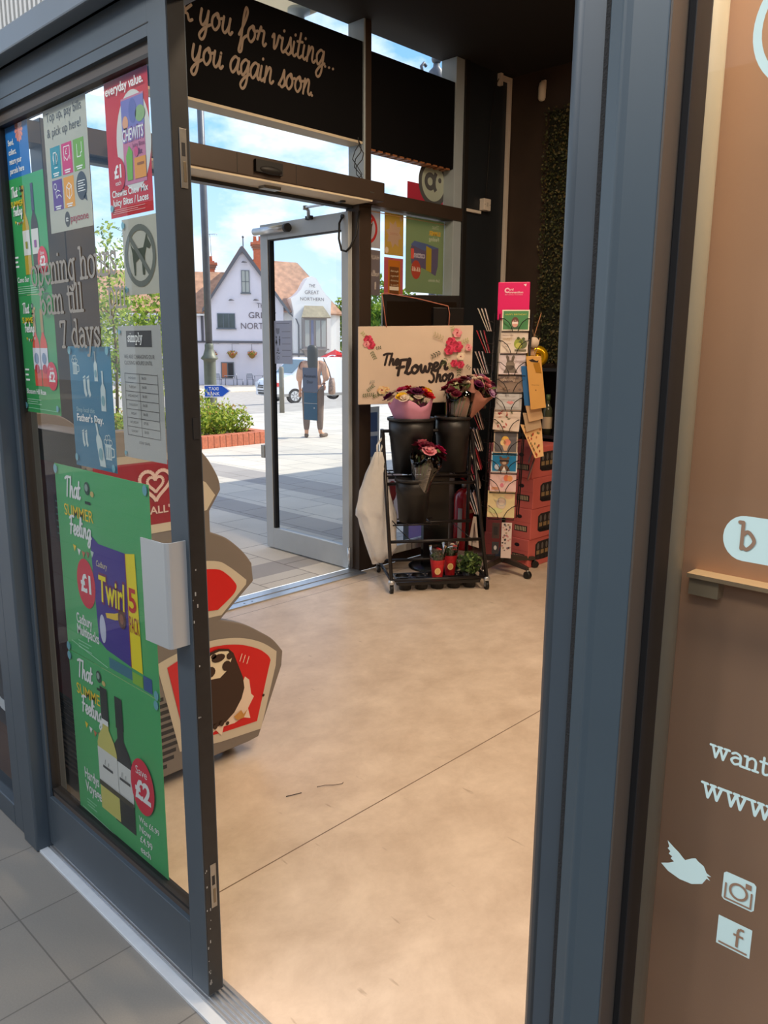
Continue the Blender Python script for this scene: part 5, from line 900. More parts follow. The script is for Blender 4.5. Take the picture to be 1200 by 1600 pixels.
f = wsheet(4.0, 4.15, .70, 1.16, (206, 204, 200)); f.rect(.02, .10, .13, .25, C(116, 150, 206, trans=.4)); f.rect(.02, .28, .13, .42, C(116, 150, 206, trans=.4)); done(f, 'poster', 'pale poster with two blue blocks low on the plaza window by the door jamb', 'poster')
f = wsheet(4.2, 4.40, .28, .66, (222, 206, 202)); f.ell(.11, .24, .05, .08, C(206, 100, 112)); f.ell(.13, .14, .04, .05, C(216, 130, 132)); done(f, 'poster', 'pale poster with a pink figure low on the plaza window', 'poster')
f = wsheet(4.42, 4.70, .12, .58, (166, 144, 190)); f.ell(.08, .30, .06, .09, C(196, 140, 120)); f.ell(.05, .36, .04, .05, C(232, 206, 90)); f.rect(.22, 0, .28, .46, C(150, 190, 216)); done(f, 'poster', 'mauve poster with a yellow splash low on the plaza window', 'poster')
# ================================================================ FREEZER behind the sliding door
FG = mat('freezer_grey', (124, 116, 110), 0.45, 0, 0.03, 8); FGD = mat('freezer_grey_dark', (104, 98, 94), 0.5); CRM = mat('freezer_cream', (204, 194, 176), 0.5); FRED = mat('freezer_red', (206, 18, 22), 0.45); FRD2 = mat('freezer_red_deep', (150, 10, 24), 0.4)
fz = thing('ice_cream_freezer', 'grey tiered ice cream freezer with red side panels behind the sliding door', 'freezer', (-2.88, 1.5, 0))
base_p = [(1.14, .05), (1.73, .05), (1.777, .055), (1.90, .32)]+smooth_path([(1.907, .38), (1.86, .44), (1.80, .487), (1.72, .54), (1.617, .583)], 5)+[(1.772, .70)]+smooth_path([(1.766, .772), (1.74, .81), (1.70, .852), (1.65, .892), (1.588, .922)], 5)+[(1.588, 1.0)]+smooth_path([(1.638, 1.071), (1.632, 1.11), (1.61, 1.155), (1.575, 1.205), (1.50, 1.275), (1.40, 1.305), (1.14, 1.31)], 5)
# end caps: thicker rounded shells, one at each end
for x0, x1 in ((-2.445, -2.40), (-3.36, -3.315)):
    b = B(); b.prism(base_p, (x0, 0, 0), (0, 1, 0), (0, 0, 1), (x1-x0, 0, 0), FG); b.build('end_cap', fz, bevel=0.008)
inner = [(1.15, .06), (1.70, .06), (1.84, .33), (1.84, .37), (1.60, .52), (1.60, .57), (1.71, .70), (1.70, .76), (1.56, .88), (1.56, 1.0), (1.59, 1.07), (1.56, 1.15), (1.42, 1.26), (1.15, 1.27)]
b = B(); b.prism(inner, (-3.315, 0, 0), (0, 1, 0), (0, 0, 1), (.87, 0, 0), FG); b.build('cabinet', fz)
for pts in ([(1.85, .37), (1.87, .40), (1.80, .45), (1.72, .505), (1.61, .545)], [(1.72, .76), (1.735, .79), (1.69, .83), (1.64, .87), (1.565, .90)], [(1.60, 1.09), (1.60, 1.13), (1.55, 1.18), (1.47, 1.24)]):
    b = B(); b.grid([[(x, y, z+.006) for y, z in pts] for x in (-3.315, -2.445)], mat('lid_glass', (150, 160, 164), 0.08, 0, 0, 1, 0, .7), False, True); o = b.build('lid', fz); md = o.modifiers.new('thick', 'SOLIDIFY'); md.thickness = .006
for x in (-2.5, -3.25):
    for y in (1.25, 1.70): b = B(); b.cyl((x-.015, y, .027), (x+.015, y, .027), .027, RUBBER, seg=16); b.box(x-.02, x+.02, y-.02, y+.02, .03, .055, FGD); b.build('castor', fz)
# side graphics, on the end facing the door opening
f = Flat((-2.40, 0, 0), (0, 1, 0), (0, 0, 1), (1, 0, 0), .0008)
f.poly(smooth_path([(1.345, .485), (1.45, .507), (1.58, .512), (1.70, .490), (1.80, .445), (1.874, .388)], 5)+[(1.868, .33), (1.788, .085), (1.60, .098), (1.42, .125)], CRM, 2)
f.poly(smooth_path([(1.385, .462), (1.46, .482), (1.58, .487), (1.69, .466), (1.78, .425), (1.828, .385), (1.842, .36)], 5)+[ (1.832, .33), (1.768, .125), (1.60, .135), (1.445, .155)], FRED, 4)
SP = mat('milk_splash', (232, 210, 190), 0.5); CH_ = mat('chocolate', (52, 30, 20), 0.45); VAN = mat('vanilla', (236, 220, 190), 0.5)
f.poly([(1.48, .21), (1.50, .175), (1.53, .17), (1.545, .145), (1.575, .155), (1.60, .125), (1.61, .158), (1.66, .155), (1.70, .165), (1.735, .15), (1.725, .195), (1.755, .235), (1.742, .25), (1.735, .31), (1.715, .33), (1.70, .30), (1.64, .22), (1.56, .20)], SP, 6)
f.poly([(1.495, .235), (1.50, .20), (1.525, .175), (1.57, .165), (1.62, .175), (1.66, .20), (1.695, .245), (1.71, .285), (1.705, .33), (1.665, .44), (1.645, .462), (1.60, .475), (1.555, .47), (1.525, .45), (1.505, .42)], CH_, 8)
f.poly([(1.535, .40), (1.56, .365), (1.60, .36), (1.64, .385), (1.658, .43), (1.64, .455), (1.60, .465), (1.565, .46), (1.54, .44)], VAN, 10)
for u, v, a, c in ((1.555, .395, .025, .022), (1.595, .440, .03, .016), (1.63, .40, .02, .02), (1.645, .435, .014, .014), (1.575, .452, .012, .010)): f.ell(u, v, a, c, CH_, 12, 12)
for u, v, a in ((1.60, .175, .010), (1.625, .168, .008), (1.57, .172, .010)): f.ell(u, v, a, a, CH_, 12, 10)
f.poly([(1.655, .185), (1.69, .20), (1.70, .18), (1.72, .195), (1.70, .165), (1.67, .165)], C(196, 140, 70), 12)
for u in (1.69, 1.705, 1.722): f.line([(u, .40-(u-1.69)*.6), (u+.012, .428-(u-1.69)*.6)], .0035, SP, 12, False)
f.ell(1.80, .225, .006, .006, CH_, 8, 10)
# middle tier panel, upper tier panel
f.poly(smooth_path([(1.45, .835), (1.60, .812), (1.66, .78), (1.738, .712)], 5)+[ (1.735, .695), (1.62, .60), (1.45, .61)], CRM, 2); f.poly(smooth_path([(1.47, .80), (1.60, .782), (1.65, .752), (1.685, .712), (1.690, .69), (1.67, .665), (1.605, .625)], 5)+[(1.47, .64)], FRED, 4)
f.poly([(1.52, 1.135), (1.575, 1.105), (1.612, 1.055), (1.575, 1.005), (1.52, 1.0)], CRM, 2)
# side brand panel with heart emblem
f.poly([(1.16, 1.20), (1.50, 1.20), (1.50, .985), (1.16, .985)], FRD2, 2); f.poly([(1.16, .985), (1.50, .985), (1.50, .955), (1.16, .955)], CRM, 3); f.poly([(1.16, 1.225), (1.50, 1.225), (1.50, 1.20), (1.16, 1.20)], C(176, 166, 152), 3)
HW = C(226, 196, 190)
def heart(cu, cv, s, wd, l):
    p = []
    for i in range(0, 41):
        t = 2*math.pi*i/40; p.append((cu+s*.0625*16*math.sin(t)**3, cv+s*.0625*(13*math.cos(t)-5*math.cos(2*t)-2*math.cos(3*t)-math.cos(4*t))))
    f.line(p, wd, HW, l, False)
heart(1.375, 1.125, .058, .012, 6); heart(1.375, 1.125, .030, .010, 6)
f.text("WALL'S", 1.375, 1.022, HW, h=.026, w=.14, l=6, align='C', bold=.02)
f.b.build('side_graphic', fz)
f = Flat((-2.40, 0, 0), (0, 1, 0), (0, 0, 1), (1, 0, 0), .0008)
for i in range(11): f.rect(1.17, .082+i*.026, 1.435-abs(i-5)*.010-(.02 if i in (0, 10) else 0), .097+i*.026, mat('vent_dark', (40, 36, 34), 0.7), 1)
f.b.build('side_vent', fz)
b = B(); b.box(-3.36, -2.40, 1.125, 1.14, 1.20, 1.305, FGD); b.box(-3.34, -2.53, 1.125, 1.14, .36, 1.20, FRD2); b.box(-2.53, -2.41, 1.125, 1.14, .36, 1.20, FGD); b.build('rear_panel', fz)
b = B(); b.box(-3.36, -2.40, 1.128, 1.14, .06, .36, mat('grille_grey', (92, 86, 82), 0.6))
for i in range(14): b.box(-3.34, -2.42, 1.120, 1.128, .075+i*.02, .083+i*.02, FGD if i < 8 else RUBBER)
b.build('rear_grille', fz)
f = Flat((-2.62, 1.125, .93), (1, 0, 0), (0, 0, 1), (0, -1, 0)); f.sheet(.07, .16, C(70, 64, 62)); blines(f, .01, .14, 6, .05, .022, C(150, 140, 136), .006); f.b.build('rating_label', fz)
# ================================================================ FLOWER STAND
FL = Vector((-3.45, 3.65, 0)); WV = Vector((.59, .807, 0)).normalized(); DV = Vector((-.807, .59, 0)).normalized(); ZV = Vector((0, 0, 1))
def fp(a, t, z): return FL+WV*a+DV*t+ZV*z
BLK = mat('black_tube', (30, 25, 26), 0.4, 0.2, 0.1, 20); PLB = mat('black_plastic', (34, 33, 34), 0.42, 0, 0.08, 12)
fs = thing('flower_stand', 'black tubular A-frame flower stand on castors in front of the window', 'stand', tuple(fp(.3, .25, 0)))
def leg(p, q):
    b = B(); b.tube([p, q], .0125, BLK, 10); return b.build('leg', fs)
leg(fp(0, 0, .075), fp(-.012, .30, 1.02)); leg(fp(.645, 0, .075), fp(.60, .30, 1.02)); leg(fp(0, .51, .07), fp(-.012, .33, 1.04)); leg(fp(.645, .51, .07), fp(.60, .33, 1.04))
for a0, a1, t, z in ((-.0, .625, .08, .325), (.02, .60, .27, .41), (-.01, .605, .205, .69), (-.012, .60, .315, 1.03), (-.01, .605, .40, .70), (0, .64, .0, .085), (0, .64, .5, .085)): b = B(); b.tube([fp(a0, t, z), fp(a1, t, z)], .011, BLK, 8); b.build('cross_bar', fs)
b = B()
for i in range(6): a = .05+i*.105; b.tube([fp(a, .20, .742), fp(a, .46, .742)], .004, BLK, 6)
for t in (.21, .33, .45): b.tube([fp(.0, t, .742), fp(.60, t, .742)], .005, BLK, 6)
b.build('wire_shelf', fs); b = B()
for i in range(4): b.tube([fp(.04+i*.08, .07, .44), fp(.04+i*.08, .28, .44)], .004, BLK, 6)
for t in (.08, .27): b.tube([fp(.02, t, .436), fp(.33, t, .436)], .005, BLK, 6)
b.build('wire_shelf', fs)
for a in (.05, .46): b = B(); b.tube([fp(a, .27, .41), fp(a+.10, .08, .325), fp(a+.10, .08, .27)], .003, BLK, 6); b.build('brace_wire', fs)
for a in (0, .64): b = B(); b.tube([fp(a, 0, .085), fp(a, .5, .085)], .011, BLK, 8); b.build('side_bar', fs)
for a, t, s in ((0, 0, 1.0), (.645, 0, 1.0), (0, .51, 1.0), (.645, .51, 1.0)):
    p = fp(a, t, 0); b = B(); b.cyl(p-WV*.011+ZV*.028, p+WV*.011+ZV*.028, .028, RUBBER, seg=18); b.cyl(p-WV*.0125+ZV*.028, p+WV*.0125+ZV*.028, .012, ALU, seg=12); cs = b.build('castor', fs)
    b = B(); b.lathe([(.020, .060), (.022, .064), (.022, .082), (.016, .088)], p, ALU, 14); b.obox(p+ZV*.044-WV*.014, WV*.0015, DV*.012, ZV*.02, ALU); b.obox(p+ZV*.044+WV*.014, WV*.0015, DV*.012, ZV*.02, ALU); b.build('fork', cs)
def bucket(a, t, z0, z1, r0, r1, label):
    c = fp(a, t, 0); k = thing('flower_bucket', label, 'bucket', tuple(fp(a, t, z0)), 'black flower buckets'); h = z1-z0
    b = B(); b.lathe([(.001, z0), (r0, z0), (r0+(r1-r0)*.66, z0+h*.66), (r0+(r1-r0)*.66+.004, z0+h*.67), (r1-.006, z1-.012), (r1-.011, z1-.012), (r0+(r1-r0)*.6, z0+h*.6), (r0-.006, z0+.008), (.001, z0+.008)], c, PLB, 32); b.build('bucket_body', k)
    b = B(); b.lathe([(r1-.010, z1-.02), (r1+.003, z1-.02), (r1+.004, z1-.004), (r1, z1), (r1-.008, z1), (r1-.010, z1-.006)], c, PLB, 32); b.build('rim', k); return k
bucket(.185, .325, .75, 1.12, .118, .158, 'upper left black bucket holding the pink-papered bouquet'); bucket(.478, .345, .75, 1.125, .098, .122, 'upper right black bucket holding the loose mixed bouquets'); bucket(.172, .175, .444, .735, .092, .120, 'lower black bucket with one film-wrapped red bouquet')
# bouquets
def bloom(b, c, r, m, rng, up=Vector((0, 0, 1)), n=6):
    c = Vector(c); up = up.normalized(); a = up.orthogonal().normalized(); q = up.cross(a)
    for ring_, (k, rr, zz, tilt) in enumerate(((n, 1.0, 0, .25), (n, .72, .12, .55), (max(3, n-2), .42, .22, .9))):
        for i in range(k):
            t = 2*math.pi*(i+.5*(ring_ % 2))/k+rng.uniform(-.2, .2); d = a*math.cos(t)+q*math.sin(t); s_ = (up.cross(d)); tip = c+d*r*rr*math.cos(tilt)+up*(r*zz+r*rr*math.sin(tilt)); w = r*rr*.62
            mid = c+d*r*rr*.55*math.cos(tilt)+up*(r*zz+r*rr*.35*math.sin(tilt)); b.face([c+up*r*zz*.5, mid-s_*w, tip-s_*w*.45, tip+s_*w*.45, mid+s_*w], m, True)
    b.ball(c+up*r*.3, r*.28, m, 8, 6)
def petal(n, c): return mat('petal_'+n, c, 0.6, 0, 0.15, 60, 0, .3, .2)
RD, MG, PUR, YL, WP, PKP, LIL, BUR = petal('red', (196, 26, 40)), petal('magenta', (176, 30, 90)), petal('purple', (96, 22, 70)), petal('yellow', (240, 196, 30)), petal('white', (238, 224, 210)), petal('pink', (232, 150, 164)), petal('lilac', (206, 168, 206)), petal('burgundy', (104, 18, 44))
def bouquet(label, c0, dirv, L, r0, r1, paper, heads, seed, group, filler=60, open_=1.0, fr=.035, name='bouquet'):
    """wrap opens along dirv from c0; heads = list of (material, radius, n)"""
    rng = random.Random(seed); c0 = Vector(c0); d = Vector(dirv).normalized(); a = d.orthogonal().normalized(); q = d.cross(a); k = thing(name, label, 'bouquet', tuple(c0), group)
    b = B(); rows = []; n = 26
    for i in range(6):
        f_ = i/5; rows.append([c0+d*(L*f_*(1+(.10*math.sin(3*t+seed)+.05*math.sin(7*t))*f_*f_))+(a*math.cos(t)+q*math.sin(t))*((r0+(r1-r0)*f_**1.2)*(1+.07*math.sin(5*t+f_*3+seed)*f_)) for t in [2*math.pi*j/n for j in range(n)]])
    b.grid(rows, paper, True, True); o = b.build('wrapping', k); o.modifiers.new('thick', 'SOLIDIFY').thickness = .0012
    top = c0+d*L*.98; b = B()
    for i in range(8): t = rng.uniform(0, 6.28); rr = r1*.7*rng.random(); b.tube([c0+d*L*.1, top+(a*math.cos(t)+q*math.sin(t))*rr], .003, mat('flower_stem', (74, 104, 50), .7), 5)
    b.build('stems', k)
    for m, r, cnt in heads:
        for i in range(cnt):
            t = rng.uniform(0, 6.28); rr = r1*1.02*math.sqrt(rng.random()); p = top+(a*math.cos(t)+q*math.sin(t))*rr+d*(.075*(1-(rr/r1)**2)+rng.uniform(-.005, .03))*open_; b = B(); bloom(b, p, r*rng.uniform(.85, 1.15), m, rng, (d+(a*math.cos(t)+q*math.sin(t))*rr/r1*.7)); b.build('flower', k)
    b = B(); leaves(b, rng, filler, top+d*.02, (r1*.95, r1*.95, .06), .022, [mat('bouquet_leaf', (92, 112, 60), .7), mat('bouquet_leaf_pale', (196, 190, 150), .7)]); b.build('greenery', k); return k
PAPER = mat('pink_paper', (240, 176, 208), 0.7, 0, 0.06, 14, 0, .3, .35); KRAFT = mat('rose_paper', (206, 146, 130), 0.7, 0, 0.1, 10, 0, .3, .3)
bouquet('bouquet in smooth pink paper with red, yellow and purple flowers', fp(.19, .30, .95), (-.02, -.02, 1), .285, .08, .150, PAPER, [(RD, .040, 4), (PUR, .044, 7), (YL, .040, 6), (WP, .036, 6), (MG, .036, 4)], 2, 'bouquets on the flower stand', 50)
bouquet('loose bouquet of burgundy and white flowers in clear film in the middle of the stand', fp(.475, .335, .95), WV*.16-DV*.06+ZV, .335, .06, .125, CLEAR, [(BUR, .042, 8), (PKP, .036, 8), (WP, .032, 7), (MG, .036, 4)], 5, 'bouquets on the flower stand', 90)
bouquet('bouquet in rose-brown paper leaning right, with pink and lilac flowers', fp(.51, .33, 1.08), WV*.55-DV*.10+ZV*.9, .26, .045, .112, KRAFT, [(PKP, .036, 12), (LIL, .034, 10), (BUR, .042, 4), (WP, .030, 9), (PUR, .036, 3)], 9, 'bouquets on the flower stand', 110)
bouquet('red and pink bouquet in printed clear film in the lower bucket', fp(.20, .14, .60), WV*.14-DV*.16+ZV, .29, .05, .105, CLEAR, [(BUR, .055, 4), (MG, .045, 2), (PKP, .045, 2)], 12, 'bouquets on the flower stand', 20)
# plug tray, sleeves, pot plant
tr = thing('plant_tray', 'black ten-cell plastic plant tray on the floor under the stand', 'tray', tuple(fp(.32, .11, 0)))
TRM = mat('tray_plastic', (22, 22, 24), 0.35)
b = B(); A0, A1, T0, T1 = .05, .605, .02, .235
for t in (T0, (T0+T1)/2, T1): b.obox(fp((A0+A1)/2, t, .062), WV*(A1-A0)/2, DV*.006, ZV*.004, TRM)
for i in range(6): b.obox(fp(A0+(A1-A0)*i/5, (T0+T1)/2, .062), WV*.006, DV*(T1-T0)/2, ZV*.004, TRM)
b.obox(fp((A0+A1)/2, T0-.004, .054), WV*(A1-A0)/2, DV*.003, ZV*.010, TRM)
for i in range(5):
    for j in range(2):
        c = fp(A0+(A1-A0)*(i+.5)/5, T0+(T1-T0)*(j+.5)/2, 0); b.lathe([(.047, .063), (.040, .004), (.001, .004)], c, TRM, 16, (0, 0, 1), True, False)
        for sx in (-1, 1):
            for sy in (-1, 1): b.face([c+WV*sx*.055+DV*sy*.053+ZV*.0635, c+WV*sx*.055+DV*sy*.022+ZV*.0635, c+WV*sx*.033+DV*sy*.033+ZV*.0635, c+WV*sx*.022+DV*sy*.053+ZV*.0635], TRM)
b.build('cell_tray', tr)
SLV = mat('red_sleeve', (196, 40, 46), 0.45, 0, 0.25, 45); GRNP = [mat('pot_leaf', (66, 92, 40), .7), mat('pot_leaf_dark', (44, 66, 34), .7)]
def sleeve(a, t, label, s, head):
    rng = random.Random(s); k = thing('potted_flower', label, 'potted plant', tuple(fp(a, t, .012)), 'sleeved plants in the tray'); c = fp(a, t, 0)
    b = B(); b.lathe([(.026, .012), (.034, .07), (.050, .20)], c, SLV, 20, caps=False); b.build('printed_sleeve', k); b = B(); b.lathe([(.050, .20), (.062, .285)], c, CLEAR, 20, caps=False); b.build('clear_film', k)
    b = B(); b.lathe([(.001, .014), (.024, .014), (.036, .09), (.001, .09)], c, PLB, 16); b.build('pot', k)
    f = Flat(c-DV*.056+ZV*.08, WV, (0, 0, 1), -DV, .001); f.ell(-.012, .05, .020, .024, C(214, 176, 110)); f.ring(-.012, .05, .020, .004, C(236, 210, 150), 2); f.b.build('round_label', k)
    b = B(); leaves(b, rng, 90, fp(a, t, .215), (.042, .042, .03), .016, GRNP); b.build('leaves', k)
    for i in range(3): b = B(); bloom(b, fp(a+rng.uniform(-.03, .03), t+rng.uniform(-.025, .02), .24+rng.uniform(-.01, .035)), .017, head[i % len(head)], rng); b.build('flower', k)
sleeve(.325, .075, 'potted flower in red printed sleeve standing front left in the tray', 1, [RD, petal('coral', (236, 96, 96))]); sleeve(.438, .180, 'potted flower in red printed sleeve half hidden behind its twin in the tray', 2, [petal('coral', (236, 96, 96)), WP])
k = thing('pot_plant', 'bushy dark green pot plant at the right end of the tray', 'potted plant', tuple(fp(.55, .12, .012))); rng = random.Random(4)
b = B(); b.lathe([(.001, .014), (.03, .014), (.042, .10), (.001, .10)], fp(.55, .12, 0), PLB, 16); b.build('pot', k); b = B(); leaves(b, rng, 420, fp(.555, .115, .155), (.085, .085, .075), .02, GRNP+[mat('pot_leaf_pale', (110, 134, 70), .7)]); b.build('foliage', k)
# tote bag on the stand
tg = thing('tote_bag', 'white cotton tote bag hanging at the left of the flower stand', 'bag', tuple(fp(-.05, .2, .2)))
b = B(); rows = []; TOTE = mat('cotton_white', (242, 240, 236), 0.9, 0, 0.04, 30, .15, .3, .35)
for z, ac, hw, th in ((.90, -.05, .022, .015), (.86, -.055, .035, .022), (.76, -.065, .068, .030), (.64, -.075, .10, .036), (.53, -.075, .125, .040), (.485, -.065, .135, .040), (.465, -.055, .128, .036), (.40, -.05, .120, .036), (.30, -.035, .108, .034), (.22, -.015, .090, .028), (.165, -.025, .060, .014)):
    rows.append([fp(ac+hw*math.copysign(abs(math.cos(t))**.8, math.cos(t))+.006*math.sin(9*t+z*20), .235+(th+.007*math.sin(6*t+z*31))*math.sin(t), z+(.02*math.cos(t) if z < .25 else 0)-.015*math.sin(3*t)*(z < .7)) for t in [2*math.pi*i/40 for i in range(40)]])
b.grid(rows, TOTE, True, True, True); b.build('bag_body', tg); b = B(); b.tube([fp(-.06, .24, .885), fp(-.055, .27, .94), fp(-.02, .29, .985), fp(.0, .30, 1.0), fp(-.015, .28, .95), fp(-.045, .24, .885)], .007, TOTE, 6); b.build('strap', tg)
# kiosk behind, with hanging flower sign
ks = thing('display_kiosk', 'black screen kiosk on a round-based pole behind the flower stand', 'kiosk', tuple(fp(.43, .6, 0))); KB_ = mat('kiosk_black', (12, 14, 18), 0.25)
def kbox(n, a0, a1, t0, t1, z0, z1, m=KB_, bev=.004): b = B(); b.obox(fp((a0+a1)/2, (t0+t1)/2, (z0+z1)/2), WV*(a1-a0)/2, DV*(t1-t0)/2, ZV*(z1-z0)/2, m); return b.build(n, ks, bevel=bev)
kbox('screen_body', .02, .555, .525, .59, 1.30, 1.925); kbox('screen_panel', .05, .53, .520, .526, 1.36, 1.88, mat('screen_glass', (16, 12, 10), 0.06), 0); kbox('reader', .36, .575, .485, .521, 1.30, 1.842); kbox('pole', .335, .52, .56, .64, .02, 1.31)
b = B(); b.lathe([(.001, 0), (.19, 0), (.19, .012), (.17, .02), (.001, .022)], fp(.43, .6, 0), KB_, 36); b.build('base', ks)
sg = thing('flower_shop_sign', 'cream hanging board lettered The Flower Shop with painted roses', 'sign', tuple(fp(.24, .455, 1.2)))
BOARD = mat('cream_board', (222, 202, 184), 0.7, 0, 0.04, 6); O_ = fp(-.155, .458, 1.195); U_ = (WV*.79+ZV*.016).normalized()
f = Flat(O_, U_, ZV, -DV, .0009); f.b.obox(f.P(.395, .258, 0)+DV*.0065, U_*.395, ZV*.258, DV*.006, BOARD); f.b.build('board', sg, bevel=.003)
f = Flat(O_, U_, ZV, -DV, .0009); INK = mat('sign_ink', (34, 20, 22), .6)
f.strokes(SCRIPT, 'The', .165, .262, .040, .0150, INK, 2, .12, -.02, -.02, 1.0); f.strokes(SCRIPT, 'Flower', .255, .190, .052, .0190, INK, 2, .12, rot=.10, width=.36); f.strokes(SCRIPT, 'Shop', .488, .138, .046, .0160, INK, 2, .12, -.04, .08, 1.0)
f.b.build('lettering', sg)
f = Flat(O_, U_, ZV, -DV, .0007); rng = random.Random(21); l_ = [1]
def rose(u, v, r, cols):
    for ring_ in range(3):
        for i in range(6): t = i*1.047+ring_*.5; rr = r*(.62-.22*ring_); l_[0] += .15; f.ell(u+rr*math.cos(t), v+rr*math.sin(t), r*(.46-.10*ring_), r*(.40-.1*ring_), C(*cols[(i+ring_) % len(cols)]), l_[0], 12)
    l_[0] += .15; f.ell(u, v, r*.22, r*.2, C(150, 20, 50), l_[0], 10)
def sprig(u, v, a, n, s, col):
    for i in range(n):
        for sd in (-1, 1): x = u+math.cos(a)*s*i; y = v+math.sin(a)*s*i; q = a+sd*.9; l_[0] += .05; f.poly([(x, y), (x+math.cos(q)*s*.7-math.sin(q)*s*.22, y+math.sin(q)*s*.7+math.cos(q)*s*.22), (x+math.cos(q)*s*1.3, y+math.sin(q)*s*1.3), (x+math.cos(q)*s*.7+math.sin(q)*s*.22, y+math.sin(q)*s*.7-math.cos(q)*s*.22)], C(*col), l_[0])
    f.line([(u, v), (u+math.cos(a)*s*n, v+math.sin(a)*s*n)], .0015, C(*col), l_[0], False)
CR = [(206, 40, 80), (226, 70, 110), (176, 26, 66)]; PKc = [(236, 150, 160), (240, 180, 180), (222, 120, 136)]; GN = (72, 96, 52); OL = (176, 180, 120)
SPR = ((.70, .40, .4, 4, .016, OL), (.56, .34, 3.6, 4, .018, (60, 66, 44)), (.60, .30, 4.2, 4, .016, GN), (.58, .43, 2.7, 4, .02, (190, 176, 140)), (.66, .46, 2.0, 4, .015, OL), (.74, .25, 5.6, 3, .014, (60, 70, 60)), (.69, .24, 4.7, 4, .016, GN), (.62, .27, 5.0, 3, .018, OL), (.12, .37, .2, 3, .013, (70, 80, 60)), (.09, .35, 5.2, 4, .015, GN), (.05, .45, 2.3, 3, .014, OL), (.03, .06, .1, 6, .014, GN), (.06, .09, .7, 5, .013, (90, 116, 86)), (.10, .05, .4, 6, .014, (90, 110, 60)), (.08, .15, .1, 3, .011, (150, 156, 150)), (.17, .06, .9, 3, .016, OL))
ROS = ((.067, .43, .030, CR), (.085, .395, .030, CR), (.055, .40, .022, PKc), (.675, .468, .032, PKc), (.635, .405, .036, CR), (.675, .375, .040, CR), (.620, .355, .034, CR), (.755, .37, .024, PKc), (.70, .31, .026, [(240, 214, 190), (244, 226, 200)]), (.655, .265, .026, CR), (.70, .255, .026, CR), (.16, .095, .030, [(240, 214, 170), (232, 190, 140)]), (.195, .10, .018, [(236, 180, 120), (240, 220, 160)]))
for test in (lambda u, v: u < .3 and v > .25, lambda u, v: u < .3 and v <= .25, lambda u, v: u >= .3 and v > .30, lambda u, v: u >= .3 and v <= .30):
    f = Flat(O_, U_, ZV, -DV, .0007)
    for u, v, a, n, s, c in SPR:
        if test(u, v): sprig(u, v, a, n, s, c)
    for u, v, r, c in ROS:
        if test(u, v): rose(u, v, r, c)
    f.b.build('painted_flowers', sg)
b = B(); COP = mat('copper_cord', (176, 106, 84), .5); b.tube([fp(.035, .455, 1.708), fp(.015, .50, 1.90), fp(.012, .518, 1.928), fp(.05, .52, 1.931), fp(.25, .505, 1.90), fp(.46, .478, 1.852), fp(.47, .470, 1.80), fp(.462, .455, 1.725)], .0035, COP, 6); b.build('cord', sg)
# fire extinguisher and low white pipe
ex = thing('fire_extinguisher', 'red fire extinguisher standing by the dark wall behind the stand', 'fire extinguisher', (-3.875, 4.93, 0)); EXR = mat('extinguisher_red', (186, 22, 34), 0.25, 0, 0, 1, 0, .5, 0, .5)
b = B(); b.lathe([(.001, 0), (.078, 0), (.082, .012), (.082, .40), (.076, .44), (.05, .475), (.025, .49), (.001, .492)], (-3.875, 4.93, 0), EXR, 28); b.build('cylinder', ex)
b = B(); b.lathe([(.022, .49), (.024, .52), (.016, .535)], (-3.875, 4.93, 0), STEEL, 14); b.obox((-3.86, 4.90, .545), (.018, -.05, .006), (.006, .006, 0), (0, 0, .006), EXR); b.obox((-3.86, 4.90, .565), (.018, -.05, .02), (.006, .006, 0), (0, 0, .005), EXR); b.build('valve', ex)
b = B(); b.tube([(-3.86, 4.99, .52), (-3.82, 5.02, .46), (-3.80, 5.02, .30), (-3.80, 5.01, .12)], .011, RUBBER, 8); b.build('hose', ex)
f = Flat((-3.875, 4.93, .08), (.56, .83, 0), (0, 0, 1), (.83, -.56, 0), .001); rows = []
b = B()
for i in range(9): t = -1.5+i*.22; rows.append((-3.875+.0828*math.cos(t), 4.93+.0828*math.sin(t)))
b.grid([[(x, y, z) for x, y in rows[:3]] for z in (.10, .34)], C(206, 206, 204)); b.grid([[(x, y, z) for x, y in rows[4:]] for z in (.30, .33)], C(226, 196, 150)); b.grid([[(x, y, z) for x, y in rows[4:]] for z in (.12, .26)], C(160, 60, 50)); b.build('instruction_label', ex)
b = B(); b.box(-3.965, -3.90, 4.0, 4.72, .09, .145, mat('white_trunk', (206, 208, 206), .5)); struct(b.build('baseboard_left', bevel=.006))
# ================================================================ CARD SPINNER
SC = Vector((-3.16, 4.51, 0)); SR = Vector((.826, .563, 0)).normalized(); SD = Vector((-.563, .826, 0)).normalized()
def sp(r, t, z): return SC+SR*r+SD*t+ZV*z
WIRE = mat('black_wire', (24, 22, 24), .4, .3)
cs = thing('card_spinner', 'black wire greeting card spinner on a castor base beside the pink cartons', 'card rack', tuple(sp(-.03, .16, 0)))
b = B(); b.tube([sp(-.03, .16, .10), sp(-.01, .16, 1.95)], .014, WIRE, 10); b.build('pole', cs)
pockets = [(1.685, .005), (1.54, .0), (1.40, -.007), (1.285, -.012), (1.165, -.022), (1.02, -.03), (.87, -.033), (.738, -.036), (.605, -.040), (.42, -.045)]
b = B()
for s in (-1, 1): b.tube([sp(.005+s*.105, .03, 1.80), sp(-.045+s*.105, .02, .42)], .004, WIRE, 6)
for s in (.03, .25): b.tube([sp(-.135, s, 1.80), sp(-.165, s, .42)], .004, WIRE, 6)
for s in (.03, .25): b.tube([sp(.115, s, 1.80), sp(.075, s, .42)], .004, WIRE, 6)
b.build('upright_wire', cs)
